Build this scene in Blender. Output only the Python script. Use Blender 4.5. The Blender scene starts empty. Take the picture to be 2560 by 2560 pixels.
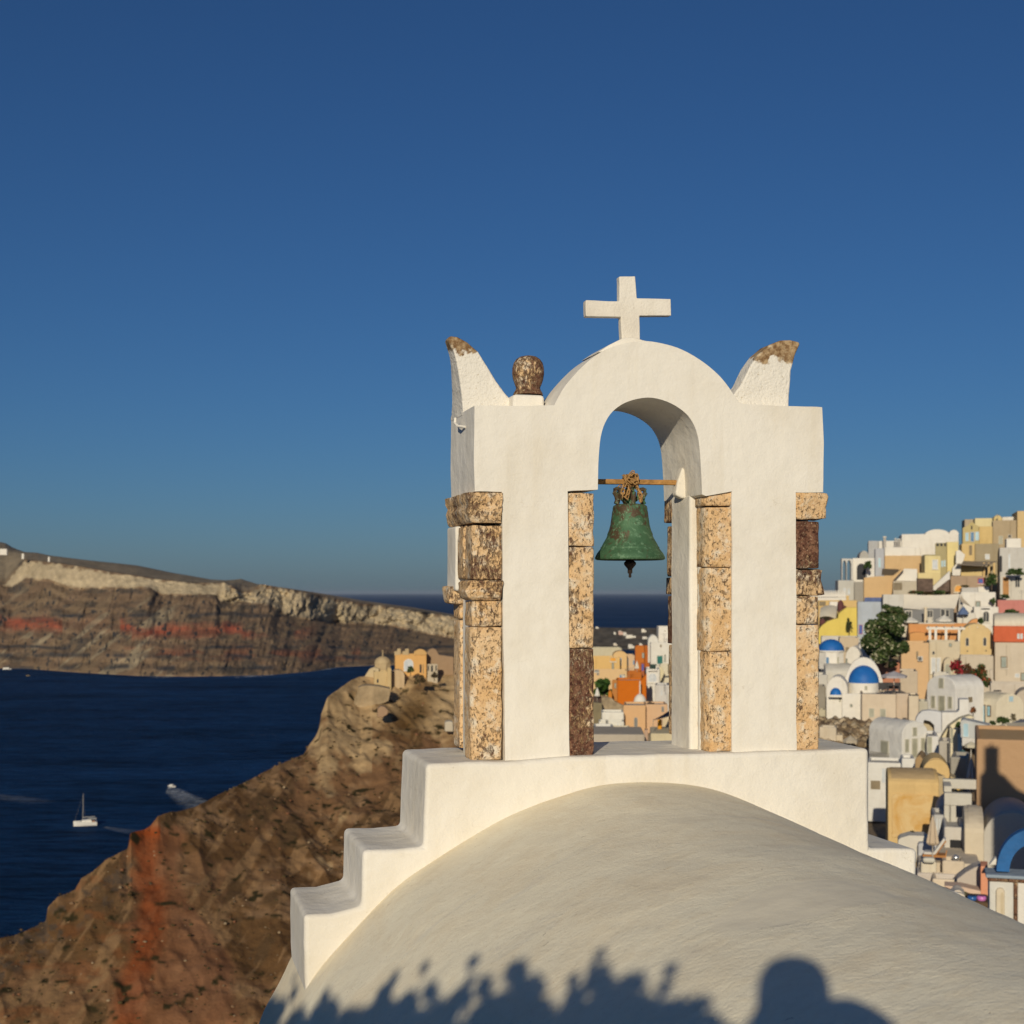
import bpy, bmesh, math, random
import numpy as np
from mathutils import Vector, Matrix

random.seed(7)
R = math.radians
SC = bpy.context.scene
COL = SC.collection
F = 3584.0            # focal length in photograph pixels
HY = 1482.0           # horizon row
SEA = -130.0

# ------------------------------------------------------------ camera
cam = bpy.data.cameras.new('camera')
camo = bpy.data.objects.new('camera', cam)
COL.objects.link(camo)
cam.sensor_width = 36.0
cam.lens = 36.0 * F / 2560.0
cam.shift_y = (HY - 1280.0) / 2560.0
cam.clip_start = 0.05
cam.clip_end = 400000.0
camo.location = (0, 0, 0)
camo.rotation_euler = (R(90), 0, 0)
cam.dof.use_dof = True
cam.dof.focus_distance = 8.3
cam.dof.aperture_fstop = 4.2
SC.camera = camo

# ------------------------------------------------------------ sky and sun
SUN = Vector((-0.195, -1.0, 0.33)).normalized()     # towards the sun
EL = math.asin(SUN.z)
AZ = math.atan2(SUN.x, SUN.y)
w = bpy.data.worlds.new('World')
SC.world = w
w.use_nodes = True
nt = w.node_tree
for n in list(nt.nodes):
    nt.nodes.remove(n)
sky = nt.nodes.new('ShaderNodeTexSky')
sky.sky_type = 'NISHITA'
sky.sun_disc = False
sky.sun_elevation = EL
sky.sun_rotation = AZ
sky.altitude = 0
sky.air_density = 0.97
sky.dust_density = 0.45
sky.ozone_density = 9.2
bg = nt.nodes.new('ShaderNodeBackground')
bg.inputs['Strength'].default_value = 0.047
out = nt.nodes.new('ShaderNodeOutputWorld')
nt.links.new(sky.outputs[0], bg.inputs[0])
nt.links.new(bg.outputs[0], out.inputs[0])
sl = bpy.data.lights.new('sun', 'SUN')
sl.energy = 3.35
sl.angle = R(0.53)
sl.color = (1.0, 0.885, 0.68)
so = bpy.data.objects.new('sun', sl)
COL.objects.link(so)
so.rotation_euler = SUN.to_track_quat('Z', 'Y').to_euler()
vs = SC.view_settings
vs.view_transform = 'Standard'
vs.look = 'None'
vs.exposure = 0.0
vs.gamma = 1.0
vs.use_curve_mapping = False

# ------------------------------------------------------------ helpers
def P(px, py, Y):
    return Vector(((px - 1280) / F * Y, Y, -(py - HY) / F * Y))

class MB:
    def __init__(s):
        s.v = []; s.f = []
    def add(s, v, f):
        b = len(s.v)
        s.v += [tuple(p) for p in v]
        s.f += [tuple(i + b for i in q) for q in f]
        return s
    def box(s, a, b):
        x0, y0, z0 = a; x1, y1, z1 = b
        return s.add([(x0,y0,z0),(x1,y0,z0),(x1,y1,z0),(x0,y1,z0),(x0,y0,z1),(x1,y0,z1),(x1,y1,z1),(x0,y1,z1)],
                     [(0,3,2,1),(4,5,6,7),(0,1,5,4),(1,2,6,5),(2,3,7,6),(3,0,4,7)])
    def prism(s, poly, y0, y1):
        """poly = [(x, z)] extruded along y"""
        a = sum(poly[i][0]*poly[(i+1)%len(poly)][1]-poly[(i+1)%len(poly)][0]*poly[i][1] for i in range(len(poly)))
        if a < 0: poly = poly[::-1]
        n = len(poly)
        v = [(x, y0, z) for x, z in poly] + [(x, y1, z) for x, z in poly]
        f = [tuple(range(n)), tuple(range(2*n-1, n-1, -1))]
        f += [(i, i+n, (i+1) % n + n, (i+1) % n) for i in range(n)]
        return s.add(v, f)
    def prism_x(s, poly, x0, x1):
        """poly = [(y, z)] extruded along x"""
        a = sum(poly[i][0]*poly[(i+1)%len(poly)][1]-poly[(i+1)%len(poly)][0]*poly[i][1] for i in range(len(poly)))
        if a < 0: poly = poly[::-1]
        n = len(poly)
        v = [(x0, y, z) for y, z in poly] + [(x1, y, z) for y, z in poly]
        f = [tuple(range(n-1, -1, -1)), tuple(range(n, 2*n))]
        f += [(i, (i+1) % n, (i+1) % n + n, i+n) for i in range(n)]
        return s.add(v, f)
    def slab(s, pts, t):
        """horizontal polygon [(x,y,z)] thickened downward by t"""
        n = len(pts)
        v = [tuple(p) for p in pts] + [(p[0], p[1], p[2]-t) for p in pts]
        f = [tuple(range(n)), tuple(range(2*n-1, n-1, -1))]
        f += [(i, i+n, (i+1) % n+n, (i+1) % n) for i in range(n)]
        return s.add(v, f)
    def tube(s, pts, r, n=8, cap=True):
        pts = [Vector(p) for p in pts]
        rr = r if isinstance(r, (list, tuple)) else [r]*len(pts)
        v = []; f = []
        up = Vector((0.13, 0.21, 1)).normalized()
        for i, p in enumerate(pts):
            t = (pts[min(i+1, len(pts)-1)] - pts[max(i-1, 0)]).normalized()
            a = t.cross(up)
            if a.length < 1e-3: a = t.cross(Vector((1, 0, 0)))
            a.normalize(); b = t.cross(a).normalized()
            for k in range(n):
                w_ = 2*math.pi*k/n
                v.append(p + (a*math.cos(w_) + b*math.sin(w_))*rr[i])
        for i in range(len(pts)-1):
            for k in range(n):
                f.append((i*n+k, i*n+(k+1) % n, (i+1)*n+(k+1) % n, (i+1)*n+k))
        if cap:
            f.append(tuple(range(n-1, -1, -1))); f.append(tuple(range((len(pts)-1)*n, len(pts)*n)))
        return s.add(v, f)
    def lathe(s, prof, c=(0, 0, 0), n=24, a0=0, a1=2*math.pi):
        """prof = [(r, z)] from bottom to top"""
        full = abs(a1-a0-2*math.pi) < 1e-6
        m = n if full else n+1
        v = []; f = []
        for r, z in prof:
            for k in range(m):
                w_ = a0+(a1-a0)*k/n
                v.append((c[0]+r*math.cos(w_), c[1]+r*math.sin(w_), c[2]+z))
        for i in range(len(prof)-1):
            for k in range(n):
                k2 = (k+1) % m
                f.append((i*m+k, i*m+k2, (i+1)*m+k2, (i+1)*m+k))
        return s.add(v, f)
    def ball(s, c, r, n=10, sq=(1, 1, 1)):
        prof = []
        m = n//2
        v = []; f = []
        for i in range(m+1):
            t = math.pi*i/m
            for k in range(n):
                w_ = 2*math.pi*k/n
                v.append((c[0]+r*sq[0]*math.sin(t)*math.cos(w_), c[1]+r*sq[1]*math.sin(t)*math.sin(w_), c[2]-r*sq[2]*math.cos(t)))
        for i in range(m):
            for k in range(n):
                f.append((i*n+k, i*n+(k+1) % n, (i+1)*n+(k+1) % n, (i+1)*n+k))
        return s.add(v, f)
    def build(s, name, mat, parent=None, smooth=False, bevel=0, seg=2, wn=False):
        me = bpy.data.meshes.new(name)
        me.from_pydata(s.v, [], s.f)
        me.update()
        if mat: me.materials.append(mat)
        o = bpy.data.objects.new(name, me)
        COL.objects.link(o)
        if parent: o.parent = parent
        if smooth:
            me.polygons.foreach_set('use_smooth', [True]*len(me.polygons))
            if smooth != 'all': me.set_sharp_from_angle(angle=R(40))
        if bevel:
            b = o.modifiers.new('bevel', 'BEVEL'); b.width = bevel; b.segments = seg
            b.limit_method = 'ANGLE'; b.angle_limit = R(35)
        if wn:
            me.polygons.foreach_set('use_smooth', [True]*len(me.polygons))
            q = o.modifiers.new('wn', 'WEIGHTED_NORMAL'); q.weight = 100
        return o

def npmesh(name, V, Fq, mat, parent=None, smooth=True, colors=None):
    me = bpy.data.meshes.new(name)
    V = np.asarray(V, dtype=np.float64); Fq = np.asarray(Fq, dtype=np.int32)
    k = Fq.shape[1]
    me.vertices.add(len(V)); me.vertices.foreach_set('co', V.ravel())
    me.loops.add(Fq.size); me.loops.foreach_set('vertex_index', Fq.ravel())
    me.polygons.add(len(Fq)); me.polygons.foreach_set('loop_start', np.arange(0, Fq.size, k, dtype=np.int32))
    me.update(calc_edges=True)
    if smooth: me.polygons.foreach_set('use_smooth', np.ones(len(Fq), dtype=bool))
    if colors is not None:
        a = me.color_attributes.new('tint', 'FLOAT_COLOR', 'POINT')
        c = np.ones((len(V), 4)); c[:, :3] = colors
        a.data.foreach_set('color', c.ravel())
    if mat: me.materials.append(mat)
    me.validate()
    o = bpy.data.objects.new(name, me); COL.objects.link(o)
    if parent: o.parent = parent
    return o

def tag(o, label=None, cat=None, group=None, kind=None):
    if label: o['label'] = label
    if cat: o['category'] = cat
    if group: o['group'] = group
    if kind: o['kind'] = kind
    return o
def empty(name, loc, rz, label, cat, group=None):
    o = bpy.data.objects.new(name, None); COL.objects.link(o)
    o.location = loc; o.rotation_euler = (0, 0, rz)
    o.empty_display_size = 0.3
    return tag(o, label, cat, group)

def _h(i, j, k, s):
    n = (i*374761393 + j*668265263 + k*2147483647 + s*1274126177) & 0xffffffff
    n = ((n ^ (n >> 13)) * 1274126177) & 0xffffffff
    n = (n ^ (n >> 16)) & 0xffffffff
    return n/4294967295.0
def vnoise(x, y, z=0.0, s=0):
    x = np.asarray(x, float); y = np.asarray(y, float)+0*x; z = np.asarray(z, float)+0*x
    xi = np.floor(x).astype(np.int64); yi = np.floor(y).astype(np.int64); zi = np.floor(z).astype(np.int64)
    a = x-xi; b = y-yi; c = z-zi
    a = a*a*a*(a*(a*6-15)+10); b = b*b*b*(b*(b*6-15)+10); c = c*c*c*(c*(c*6-15)+10)
    r = 0
    for dx in (0, 1):
        for dy in (0, 1):
            for dz in (0, 1):
                r = r + _h(xi+dx, yi+dy, zi+dz, s)*(a if dx else 1-a)*(b if dy else 1-b)*(c if dz else 1-c)
    return r*2-1
def fbm(x, y, z=0.0, o=4, s=0, g=0.5):
    r = 0; A = 1; f = 1; t = 0
    for i in range(o):
        r = r + A*vnoise(np.asarray(x)*f, np.asarray(y)*f, np.asarray(z)*f, s+i*17); t += A; A *= g; f *= 2.03
    return r/t

# ------------------------------------------------------------ materials
def newmat(name, rough=0.85, spec=0.25):
    m = bpy.data.materials.new(name); m.use_nodes = True
    n = m.node_tree; b = n.nodes['Principled BSDF']
    b.inputs['Roughness'].default_value = rough
    b.inputs['Specular IOR Level'].default_value = spec
    return m, n, b
def nd(n, t, **k):
    q = n.nodes.new(t)
    for a, v in k.items():
        if a in q.inputs: q.inputs[a].default_value = v
        else: setattr(q, a, v)
    return q
def coords(n, obj=True, scale=None, rnd=False):
    t = nd(n, 'ShaderNodeTexCoord')
    s = t.outputs['Object']
    if rnd:
        oi = nd(n, 'ShaderNodeObjectInfo')
        mu = nd(n, 'ShaderNodeMath', operation='MULTIPLY'); mu.inputs[1].default_value = 57.0
        n.links.new(oi.outputs['Random'], mu.inputs[0])
        va = nd(n, 'ShaderNodeVectorMath', operation='ADD')
        n.links.new(s, va.inputs[0]); n.links.new(mu.outputs[0], va.inputs[1]); s = va.outputs[0]
    if scale:
        mp = nd(n, 'ShaderNodeMapping'); mp.inputs['Scale'].default_value = scale
        n.links.new(s, mp.inputs[0]); s = mp.outputs[0]
    return s
def noise(n, vec, scale, detail=4, rough=0.55, dist=0.0):
    q = nd(n, 'ShaderNodeTexNoise'); q.inputs['Scale'].default_value = scale
    q.inputs['Detail'].default_value = detail; q.inputs['Roughness'].default_value = rough
    q.inputs['Distortion'].default_value = dist
    n.links.new(vec, q.inputs['Vector']); return q.outputs['Fac']
def ramp(n, fac, a, b, ca=(0, 0, 0, 1), cb=(1, 1, 1, 1)):
    q = nd(n, 'ShaderNodeValToRGB'); e = q.color_ramp.elements
    e[0].position = a; e[1].position = b; e[0].color = ca; e[1].color = cb
    n.links.new(fac, q.inputs[0]); return q.outputs[0]
def mix(n, fac, a, b, blend='MIX'):
    q = nd(n, 'ShaderNodeMix', data_type='RGBA', blend_type=blend)
    for k, v in ((0, fac), (6, a), (7, b)):
        if hasattr(v, 'links') or hasattr(v, 'is_linked'): n.links.new(v, q.inputs[k])
        elif k == 0: q.inputs[0].default_value = v
        else: q.inputs[k].default_value = (*v, 1) if len(v) == 3 else v
    return q.outputs[2]
def math_(n, op, a, b=None, c=None):
    q = nd(n, 'ShaderNodeMath', operation=op)
    for k, v in enumerate((a, b, c)):
        if v is None: continue
        if hasattr(v, 'is_linked'): n.links.new(v, q.inputs[k])
        else: q.inputs[k].default_value = v
    return q.outputs[0]
def bump(n, b, h, strength, dist):
    q = nd(n, 'ShaderNodeBump'); q.inputs['Strength'].default_value = strength
    q.inputs['Distance'].default_value = dist
    n.links.new(h, q.inputs['Height']); n.links.new(q.outputs[0], b.inputs['Normal'])

def plaster(name, col=(0.80, 0.76, 0.68), dirt=(0.60, 0.52, 0.38), amt=0.5, fine=1.0, coarse=1.0):
    m, n, b = newmat(name, 0.9, 0.15)
    c = coords(n)
    big = noise(n, c, 1.6, 5, 0.6)
    spk = noise(n, c, 45, 3, 0.6)
    f1 = ramp(n, big, 0.45, 0.8)
    k = math_(n, 'MULTIPLY', f1, amt)
    base = mix(n, k, col, dirt)
    sp = ramp(n, spk, 0.66, 0.76)
    big2 = ramp(n, noise(n, c, 3.1, 4, 0.7), 0.5, 0.7)
    sp = math_(n, 'MULTIPLY', math_(n, 'MULTIPLY', sp, big2), amt*1.6)
    base = mix(n, sp, base, (0.42, 0.34, 0.22))
    vr = nd(n, 'ShaderNodeTexVoronoi', feature='DISTANCE_TO_EDGE'); vr.inputs['Scale'].default_value = 1.9
    wp = nd(n, 'ShaderNodeVectorMath', operation='ADD'); wn_ = nd(n, 'ShaderNodeTexNoise'); wn_.inputs['Scale'].default_value = 3.0; wn_.inputs['Detail'].default_value = 5
    n.links.new(c, wn_.inputs['Vector']); n.links.new(c, wp.inputs[0]); n.links.new(wn_.outputs['Color'], wp.inputs[1]); n.links.new(wp.outputs[0], vr.inputs['Vector'])
    crk = math_(n, 'MULTIPLY', ramp(n, vr.outputs['Distance'], 0.0, 0.006, (1, 1, 1, 1), (0, 0, 0, 1)), ramp(n, noise(n, c, 1.3, 3, 0.6), 0.52, 0.60))
    base = mix(n, math_(n, 'MULTIPLY', crk, 0.38), base, (0.45, 0.38, 0.28))
    drip = math_(n, 'MULTIPLY', ramp(n, noise(n, coords(n, scale=(9, 9, 0.8)), 1.0, 5, 0.6), 0.54, 0.78), 0.32)
    base = mix(n, drip, base, (0.66, 0.58, 0.44))
    n.links.new(base, b.inputs['Base Color'])
    h1 = noise(n, c, 7, 4, 0.5); h2 = noise(n, c, 70, 3, 0.6)
    h = math_(n, 'ADD', math_(n, 'MULTIPLY', h1, 1.0*coarse), math_(n, 'MULTIPLY', h2, 0.16*fine))
    bump(n, b, h, 0.45, 0.028)
    return m

M_PL = plaster('white_plaster')
M_PLB = plaster('white_plaster_base', fine=1.3, coarse=1.2)

def vault_mat():
    m, n, b = newmat('vault_plaster', 0.92, 0.12)
    c = coords(n)
    cs = coords(n, scale=(13, 17, 13))
    big = noise(n, c, 1.1, 5, 0.6)
    st = noise(n, cs, 0.8, 6, 0.7, 0.3)
    fl = noise(n, cs, 3.2, 4, 0.75, 0.2)
    # trowelled patch, an ellipse on the roof
    sep = nd(n, 'ShaderNodeSeparateXYZ'); n.links.new(c, sep.inputs[0])
    du = math_(n, 'DIVIDE', math_(n, 'SUBTRACT', sep.outputs[0], 0.65), 0.42)
    dv = math_(n, 'DIVIDE', math_(n, 'SUBTRACT', math_(n, 'SUBTRACT', sep.outputs[1], -2.83), math_(n, 'MULTIPLY', du, 0.07)), 0.23)
    rr = math_(n, 'ADD', math_(n, 'MULTIPLY', du, du), math_(n, 'MULTIPLY', dv, dv))
    rr = math_(n, 'ADD', rr, math_(n, 'MULTIPLY', math_(n, 'SUBTRACT', noise(n, c, 4, 3), 0.5), 1.1))
    patch = ramp(n, rr, 0.80, 1.12, (1, 1, 1, 1), (0, 0, 0, 1))
    inv = math_(n, 'SUBTRACT', 1.0, patch)
    base = mix(n, ramp(n, big, 0.35, 0.75), (0.93, 0.86, 0.67), (0.87, 0.79, 0.61))
    base = mix(n, math_(n, 'MULTIPLY', ramp(n, st, 0.5, 0.72), 0.4), base, (0.76, 0.65, 0.46))
    och = math_(n, 'MULTIPLY', math_(n, 'MULTIPLY', ramp(n, fl, 0.63, 0.70), ramp(n, big, 0.38, 0.62)), inv)
    base = mix(n, math_(n, 'MULTIPLY', och, 0.75), base, (0.56, 0.38, 0.17))
    drk = math_(n, 'MULTIPLY', ramp(n, noise(n, cs, 1.7, 3, 0.6, 1.0), 0.72, 0.76), 0.8)
    base = mix(n, drk, base, (0.24, 0.17, 0.11))
    mot = ramp(n, noise(n, c, 2.3, 6, 0.7, 0.8), 0.46, 0.66)
    base = mix(n, math_(n, 'MULTIPLY', math_(n, 'MULTIPLY', mot, 0.35), inv), base, (0.80, 0.66, 0.45))
    gs = ramp(n, noise(n, coords(n, scale=(1.2, 3.5, 1.2)), 1.6, 6, 0.7, 0.5), 0.56, 0.72)
    base = mix(n, math_(n, 'MULTIPLY', gs, 0.35), base, (0.60, 0.57, 0.52))
    pk = ramp(n, noise(n, c, 60, 4, 0.75), 0.64, 0.70)
    base = mix(n, math_(n, 'MULTIPLY', math_(n, 'MULTIPLY', pk, inv), 0.55), base, (0.44, 0.33, 0.20))
    vr = nd(n, 'ShaderNodeTexVoronoi', feature='DISTANCE_TO_EDGE'); vr.inputs['Scale'].default_value = 1.0
    vw = nd(n, 'ShaderNodeTexNoise'); vw.inputs['Scale'].default_value = 1.6; vw.inputs['Detail'].default_value = 6; vw.inputs['Roughness'].default_value = 0.65
    va = nd(n, 'ShaderNodeVectorMath', operation='MULTIPLY_ADD'); va.inputs[1].default_value = (2.4, 2.4, 2.4)
    cv_ = coords(n, scale=(1.3, 3.2, 1.3)); n.links.new(cv_, vw.inputs['Vector']); n.links.new(vw.outputs['Color'], va.inputs[0]); n.links.new(cv_, va.inputs[2]); n.links.new(va.outputs[0], vr.inputs['Vector'])
    rdg = math_(n, 'MULTIPLY', ramp(n, vr.outputs['Distance'], 0.0, 0.03, (1, 1, 1, 1), (0, 0, 0, 1)), ramp(n, noise(n, c, 1.7, 4, 0.6), 0.50, 0.62))
    base = mix(n, math_(n, 'MULTIPLY', rdg, 0.45), base, (0.95, 0.88, 0.72))
    wallg = ramp(n, math_(n, 'ADD', math_(n, 'MULTIPLY', sep.outputs[1], -1.0), math_(n, 'MULTIPLY', math_(n, 'SUBTRACT', noise(n, c, 5, 4), .5), .25)), 0.04, 0.30, (1, 1, 1, 1), (0, 0, 0, 1))
    base = mix(n, math_(n, 'MULTIPLY', wallg, 0.30), base, (0.62, 0.50, 0.33))
    base = mix(n, math_(n, 'MULTIPLY', patch, 0.45), base, (0.78, 0.71, 0.57))
    n.links.new(base, b.inputs['Base Color'])
    h = math_(n, 'ADD', math_(n, 'MULTIPLY', noise(n, c, 4, 4), 0.6),
              math_(n, 'MULTIPLY', math_(n, 'ADD', math_(n, 'MULTIPLY', st, 0.36), math_(n, 'ADD', math_(n, 'MULTIPLY', fl, 0.26), math_(n, 'MULTIPLY', noise(n, c, 90, 3), 0.15))),
                    math_(n, 'ADD', math_(n, 'MULTIPLY', inv, 0.75), 0.25)))
    h = math_(n, 'ADD', h, math_(n, 'ADD', math_(n, 'MULTIPLY', rdg, 0.12), math_(n, 'MULTIPLY', patch, 0.22)))
    bump(n, b, h, 0.6, 0.02)
    return m
M_VAULT = vault_mat()

def stone_mat():
    m, n, b = newmat('painted_stone', 0.88, 0.2)
    c = coords(n, rnd=True)
    cs = coords(n, rnd=True, scale=(1, 1, 0.55))
    at = nd(n, 'ShaderNodeAttribute', attribute_type='OBJECT', attribute_name='wear')
    a = noise(n, cs, 52, 6, 0.74, 0.3)
    a2 = noise(n, c, 5.0, 3, 0.5)
    k = math_(n, 'ADD', math_(n, 'MULTIPLY', a, 0.66), math_(n, 'MULTIPLY', a2, 0.34))
    thr = math_(n, 'SUBTRACT', 0.625, math_(n, 'MULTIPLY', at.outputs['Fac'], 0.25))
    d = math_(n, 'MULTIPLY', math_(n, 'SUBTRACT', k, thr), 12)
    mask = nd(n, 'ShaderNodeClamp'); n.links.new(d, mask.inputs[0]); mask = mask.outputs[0]
    cream = mix(n, ramp(n, noise(n, c, 6, 4, 0.6), 0.35, 0.65), (0.74, 0.53, 0.31), (0.69, 0.44, 0.21))
    cream = mix(n, ramp(n, noise(n, c, 14, 3, 0.6), 0.5, 0.68), cream, (0.76, 0.66, 0.51))
    cream = mix(n, math_(n, 'MULTIPLY', ramp(n, noise(n, c, 75, 4, 0.75), 0.54, 0.68), 0.6), cream, (0.39, 0.18, 0.095))
    cream = mix(n, math_(n, 'MULTIPLY', ramp(n, noise(n, c, 48, 3, 0.7), 0.60, 0.68), 0.5), cream, (0.72, 0.62, 0.46))
    mar = mix(n, ramp(n, noise(n, c, 34, 4, 0.7), 0.38, 0.62), (0.085, 0.033, 0.022), (0.24, 0.125, 0.075))
    mar = mix(n, math_(n, 'MULTIPLY', ramp(n, noise(n, c, 95, 3, 0.7), 0.60, 0.68), 0.8), mar, (0.52, 0.40, 0.26))
    n.links.new(mix(n, mask, cream, mar), b.inputs['Base Color'])
    h = math_(n, 'ADD', math_(n, 'MULTIPLY', mask, -0.45), math_(n, 'ADD', math_(n, 'MULTIPLY', noise(n, c, 25, 4), 0.8), math_(n, 'MULTIPLY', noise(n, c, 90, 3), 0.3)))
    h = math_(n, 'ADD', h, math_(n, 'MULTIPLY', ramp(n, noise(n, c, 42, 3, 0.6), 0.30, 0.42), 0.9))
    bump(n, b, h, 1.0, 0.014)
    return m
M_STONE = stone_mat()

def horn_mat(z0, z1):
    m, n, b = newmat('lichen_plaster', 0.92, 0.1)
    c = coords(n)
    sep = nd(n, 'ShaderNodeSeparateXYZ'); n.links.new(c, sep.inputs[0])
    t = math_(n, 'DIVIDE', math_(n, 'SUBTRACT', sep.outputs[2], z0), z1-z0)
    t = math_(n, 'ADD', t, math_(n, 'MULTIPLY', math_(n, 'SUBTRACT', noise(n, c, 9, 5, 0.6), 0.5), 1.6))
    mask = ramp(n, t, 0.42, 0.52)
    spk = ramp(n, noise(n, c, 40, 3, 0.6), 0.62, 0.7)
    br = mix(n, ramp(n, noise(n, c, 22, 4, 0.65), 0.42, 0.6), (0.20, 0.115, 0.055), (0.46, 0.33, 0.19))
    br = mix(n, ramp(n, noise(n, c, 13, 4, 0.65), 0.55, 0.66), br, (0.60, 0.50, 0.35))
    wh = mix(n, math_(n, 'MULTIPLY', spk, 0.5), (0.78, 0.74, 0.66), (0.45, 0.36, 0.22))
    n.links.new(mix(n, mask, wh, br), b.inputs['Base Color'])
    bump(n, b, math_(n, 'ADD', noise(n, c, 8, 4), math_(n, 'MULTIPLY', noise(n, c, 60, 3), 0.35)), 0.8, 0.025)
    return m

def simple(name, col, rough=0.7, metal=0.0, var=0.25, scale=3.0, spec=0.3, bmp=0.0, em=0):
    m, n, b = newmat(name, rough, spec)
    b.inputs['Metallic'].default_value = metal
    c = coords(n, rnd=True)
    f = ramp(n, noise(n, c, scale, 5, 0.6), 0.3, 0.7)
    n.links.new(mix(n, f, tuple(x*(1-var) for x in col), tuple(min(1, x*(1+var*0.5)) for x in col)), b.inputs['Base Color'])
    if bmp: bump(n, b, noise(n, c, scale*5, 4), 0.6, bmp)
    return m
_wm = {}
def wall(col, stain=0.25):
    k = (col, stain)
    if k in _wm: return _wm[k]
    m, n, b = newmat('house_plaster', 0.9, 0.15)
    c = coords(n, rnd=True)
    big = ramp(n, noise(n, c, 0.45, 6, 0.68), 0.40, 0.70)
    st = ramp(n, noise(n, coords(n, rnd=True, scale=(1.5, 1.5, 0.25)), 1.2, 5, 0.6), 0.5, 0.8)
    base = mix(n, math_(n, 'MULTIPLY', big, stain), col, tuple(x*0.72 for x in col))
    base = mix(n, math_(n, 'MULTIPLY', st, stain), base, (col[0]*0.62, col[1]*0.55, col[2]*0.45))
    n.links.new(base, b.inputs['Base Color'])
    bump(n, b, noise(n, c, 1.3, 5, 0.6), 0.7, 0.16)
    _wm[k] = m
    return m
# ============================================================ the chapel roof and its bell tower
TH = R(14.4)
CT, ST = math.cos(TH), math.sin(TH)
OB = Vector((-94/F*8.0, 8.0, 0))
def UV(px, py, v=0.0, O=OB, c=CT, s=ST):
    """photograph point -> local (u, z) on the plane at depth v behind the front plane"""
    xp = (px-1280)/F
    ox = O.x - v*s; oy = O.y + v*c
    u = (xp*oy - ox)/(c - xp*s)
    Y = oy + u*s
    return u, -(py-HY)/F*Y
def outl(pts, v, zk=None):
    r = []
    for p in pts:
        q = zk(*p) if zk else p
        r.append(UV(q[0], q[1], v))
    return r
def resample(pts, step, jit=0.0, closed=True):
    o = []
    n = len(pts)
    for i in range(n if closed else n-1):
        a = Vector(pts[i]); b = Vector(pts[(i+1) % n])
        k = max(1, int(round((b-a).length/step)))
        nrm = Vector((-(b-a).y, (b-a).x)); nrm = nrm.normalized() if nrm.length > 0 else nrm
        for j in range(k):
            q = a.lerp(b, j/k)
            w_ = fbm([q.x*4], [q.y*4], 3.3, 3)[0]*jit
            o.append(tuple(q + nrm*w_))
    if not closed: o.append(tuple(pts[-1]))
    return o
def smoothpoly(pts, a, b, it=3):
    """Chaikin-like smoothing of pts[a:b] (curved run)"""
    run = [Vector(p) for p in pts[a:b]]
    for _ in range(it):
        q = [run[0]]
        for i in range(len(run)-1):
            q += [run[i].lerp(run[i+1], .25), run[i].lerp(run[i+1], .75)]
        q.append(run[-1]); run = q
    return list(pts[:a]) + [tuple(p) for p in run] + list(pts[b:])
Z2 = lambda x, y: (1060+x/1.84, 660+y/1.84)
Z5 = lambda x, y: (600+x/2.415, 1820+y/2.415)

tower = empty('bell_tower', (OB.x, OB.y, 0), TH, 'white plastered bell tower with an arch, a cross and two horns on the chapel roof', 'bell tower')
D = 0.63
# body front outline (photograph pixels)
ext = [(1386,1013),(1397,991),(1415,962),(1440,932),(1467,905),(1495,883),(1522,869),(1549,860),(1603,851),(1647,855),(1701,869),(1756,902),(1799,940),(1826,975),(1843,1002),(1853,1009)]
intr = [(1755,1236),(1753,1170),(1750,1135),(1745,1092),(1734,1060),(1714,1032),(1674,1005),(1625,991),(1582,998),(1549,1013),(1522,1040),(1503,1084),(1496,1149),(1495,1203),(1495,1224)]
def smooth_px(p, it=2):
    return smoothpoly(p, 0, len(p), it)
body = [(1186,1229),(1186,1100),(1186,1013),(1290,1014)] + smooth_px(ext) + [(1950,1014),(2055,1018),(2059,1110),(2058,1231),(1989,1231),(1992,1882),(1831,1882),(1830,1228),(1765,1240)] + smooth_px(intr) + [(1420,1228),(1424,1902),(1262,1902),(1255,1230)]
bp = resample(outl(body, 0), 0.035, 0.006)
ab = MB().prism(bp, 0.0, D)
ztop = UV(1290, 1014)[1]; cu_, cz_ = UV(1622, 1150)
rin = UV(1755, 1150)[0]-cu_
def slim(p):
    x, y, z = p
    if y > .5 and z > ztop+.01 and (x-cu_)**2+(z-cz_)**2 > (rin*1.45)**2: y = .63-.30*min(1, (z-ztop-.01)/.05)
    return (x, y, z)
ab.v = [slim(p) for p in ab.v]
ab.build('arch_body', M_PL, tower, bevel=0.016, seg=3, wn=True)

# plaster piers (front strips and cores) under the arch body
zt = UV(1300, 1227)[1] + 0.01
def pier(x0a, x0b, x1a, x1b, yb, v0, v1, name='pier'):
    poly = outl([(x0a, 1226), (x0b, yb), (x1b, yb), (x1a, 1226)], v0)
    poly = [(poly[0][0], zt), (poly[1][0], poly[1][1]-.02), (poly[2][0], poly[2][1]-.02), (poly[3][0], zt)]
    return MB().prism(resample(poly, 0.05, 0.004), v0, v1).build(name, M_PL, tower, bevel=0.012, seg=2, wn=True)
# side cores set back between the corner stones
def core(px0, px1, v0, v1, yb=1890):
    u0 = UV(px0, 1500, 0)[0]; u1 = UV(px1, 1500, 0)[0]
    return MB().prism(resample([(u0, zt+.003), (u0, -1.0), (u1, -1.0), (u1, zt+.003)], 0.06, 0.006), v0, v1).build('pier', M_PL, tower, bevel=0.02, seg=2, wn=True)
core(1199, 1300, 0.19, 0.45)
core(1390, 1468, 0.16, 0.47)
core(1770, 1860, 0.12, 0.18)
core(1753, 1860, 0.18, 0.50)
core(1960, 2036, 0.16, 0.47)

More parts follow.
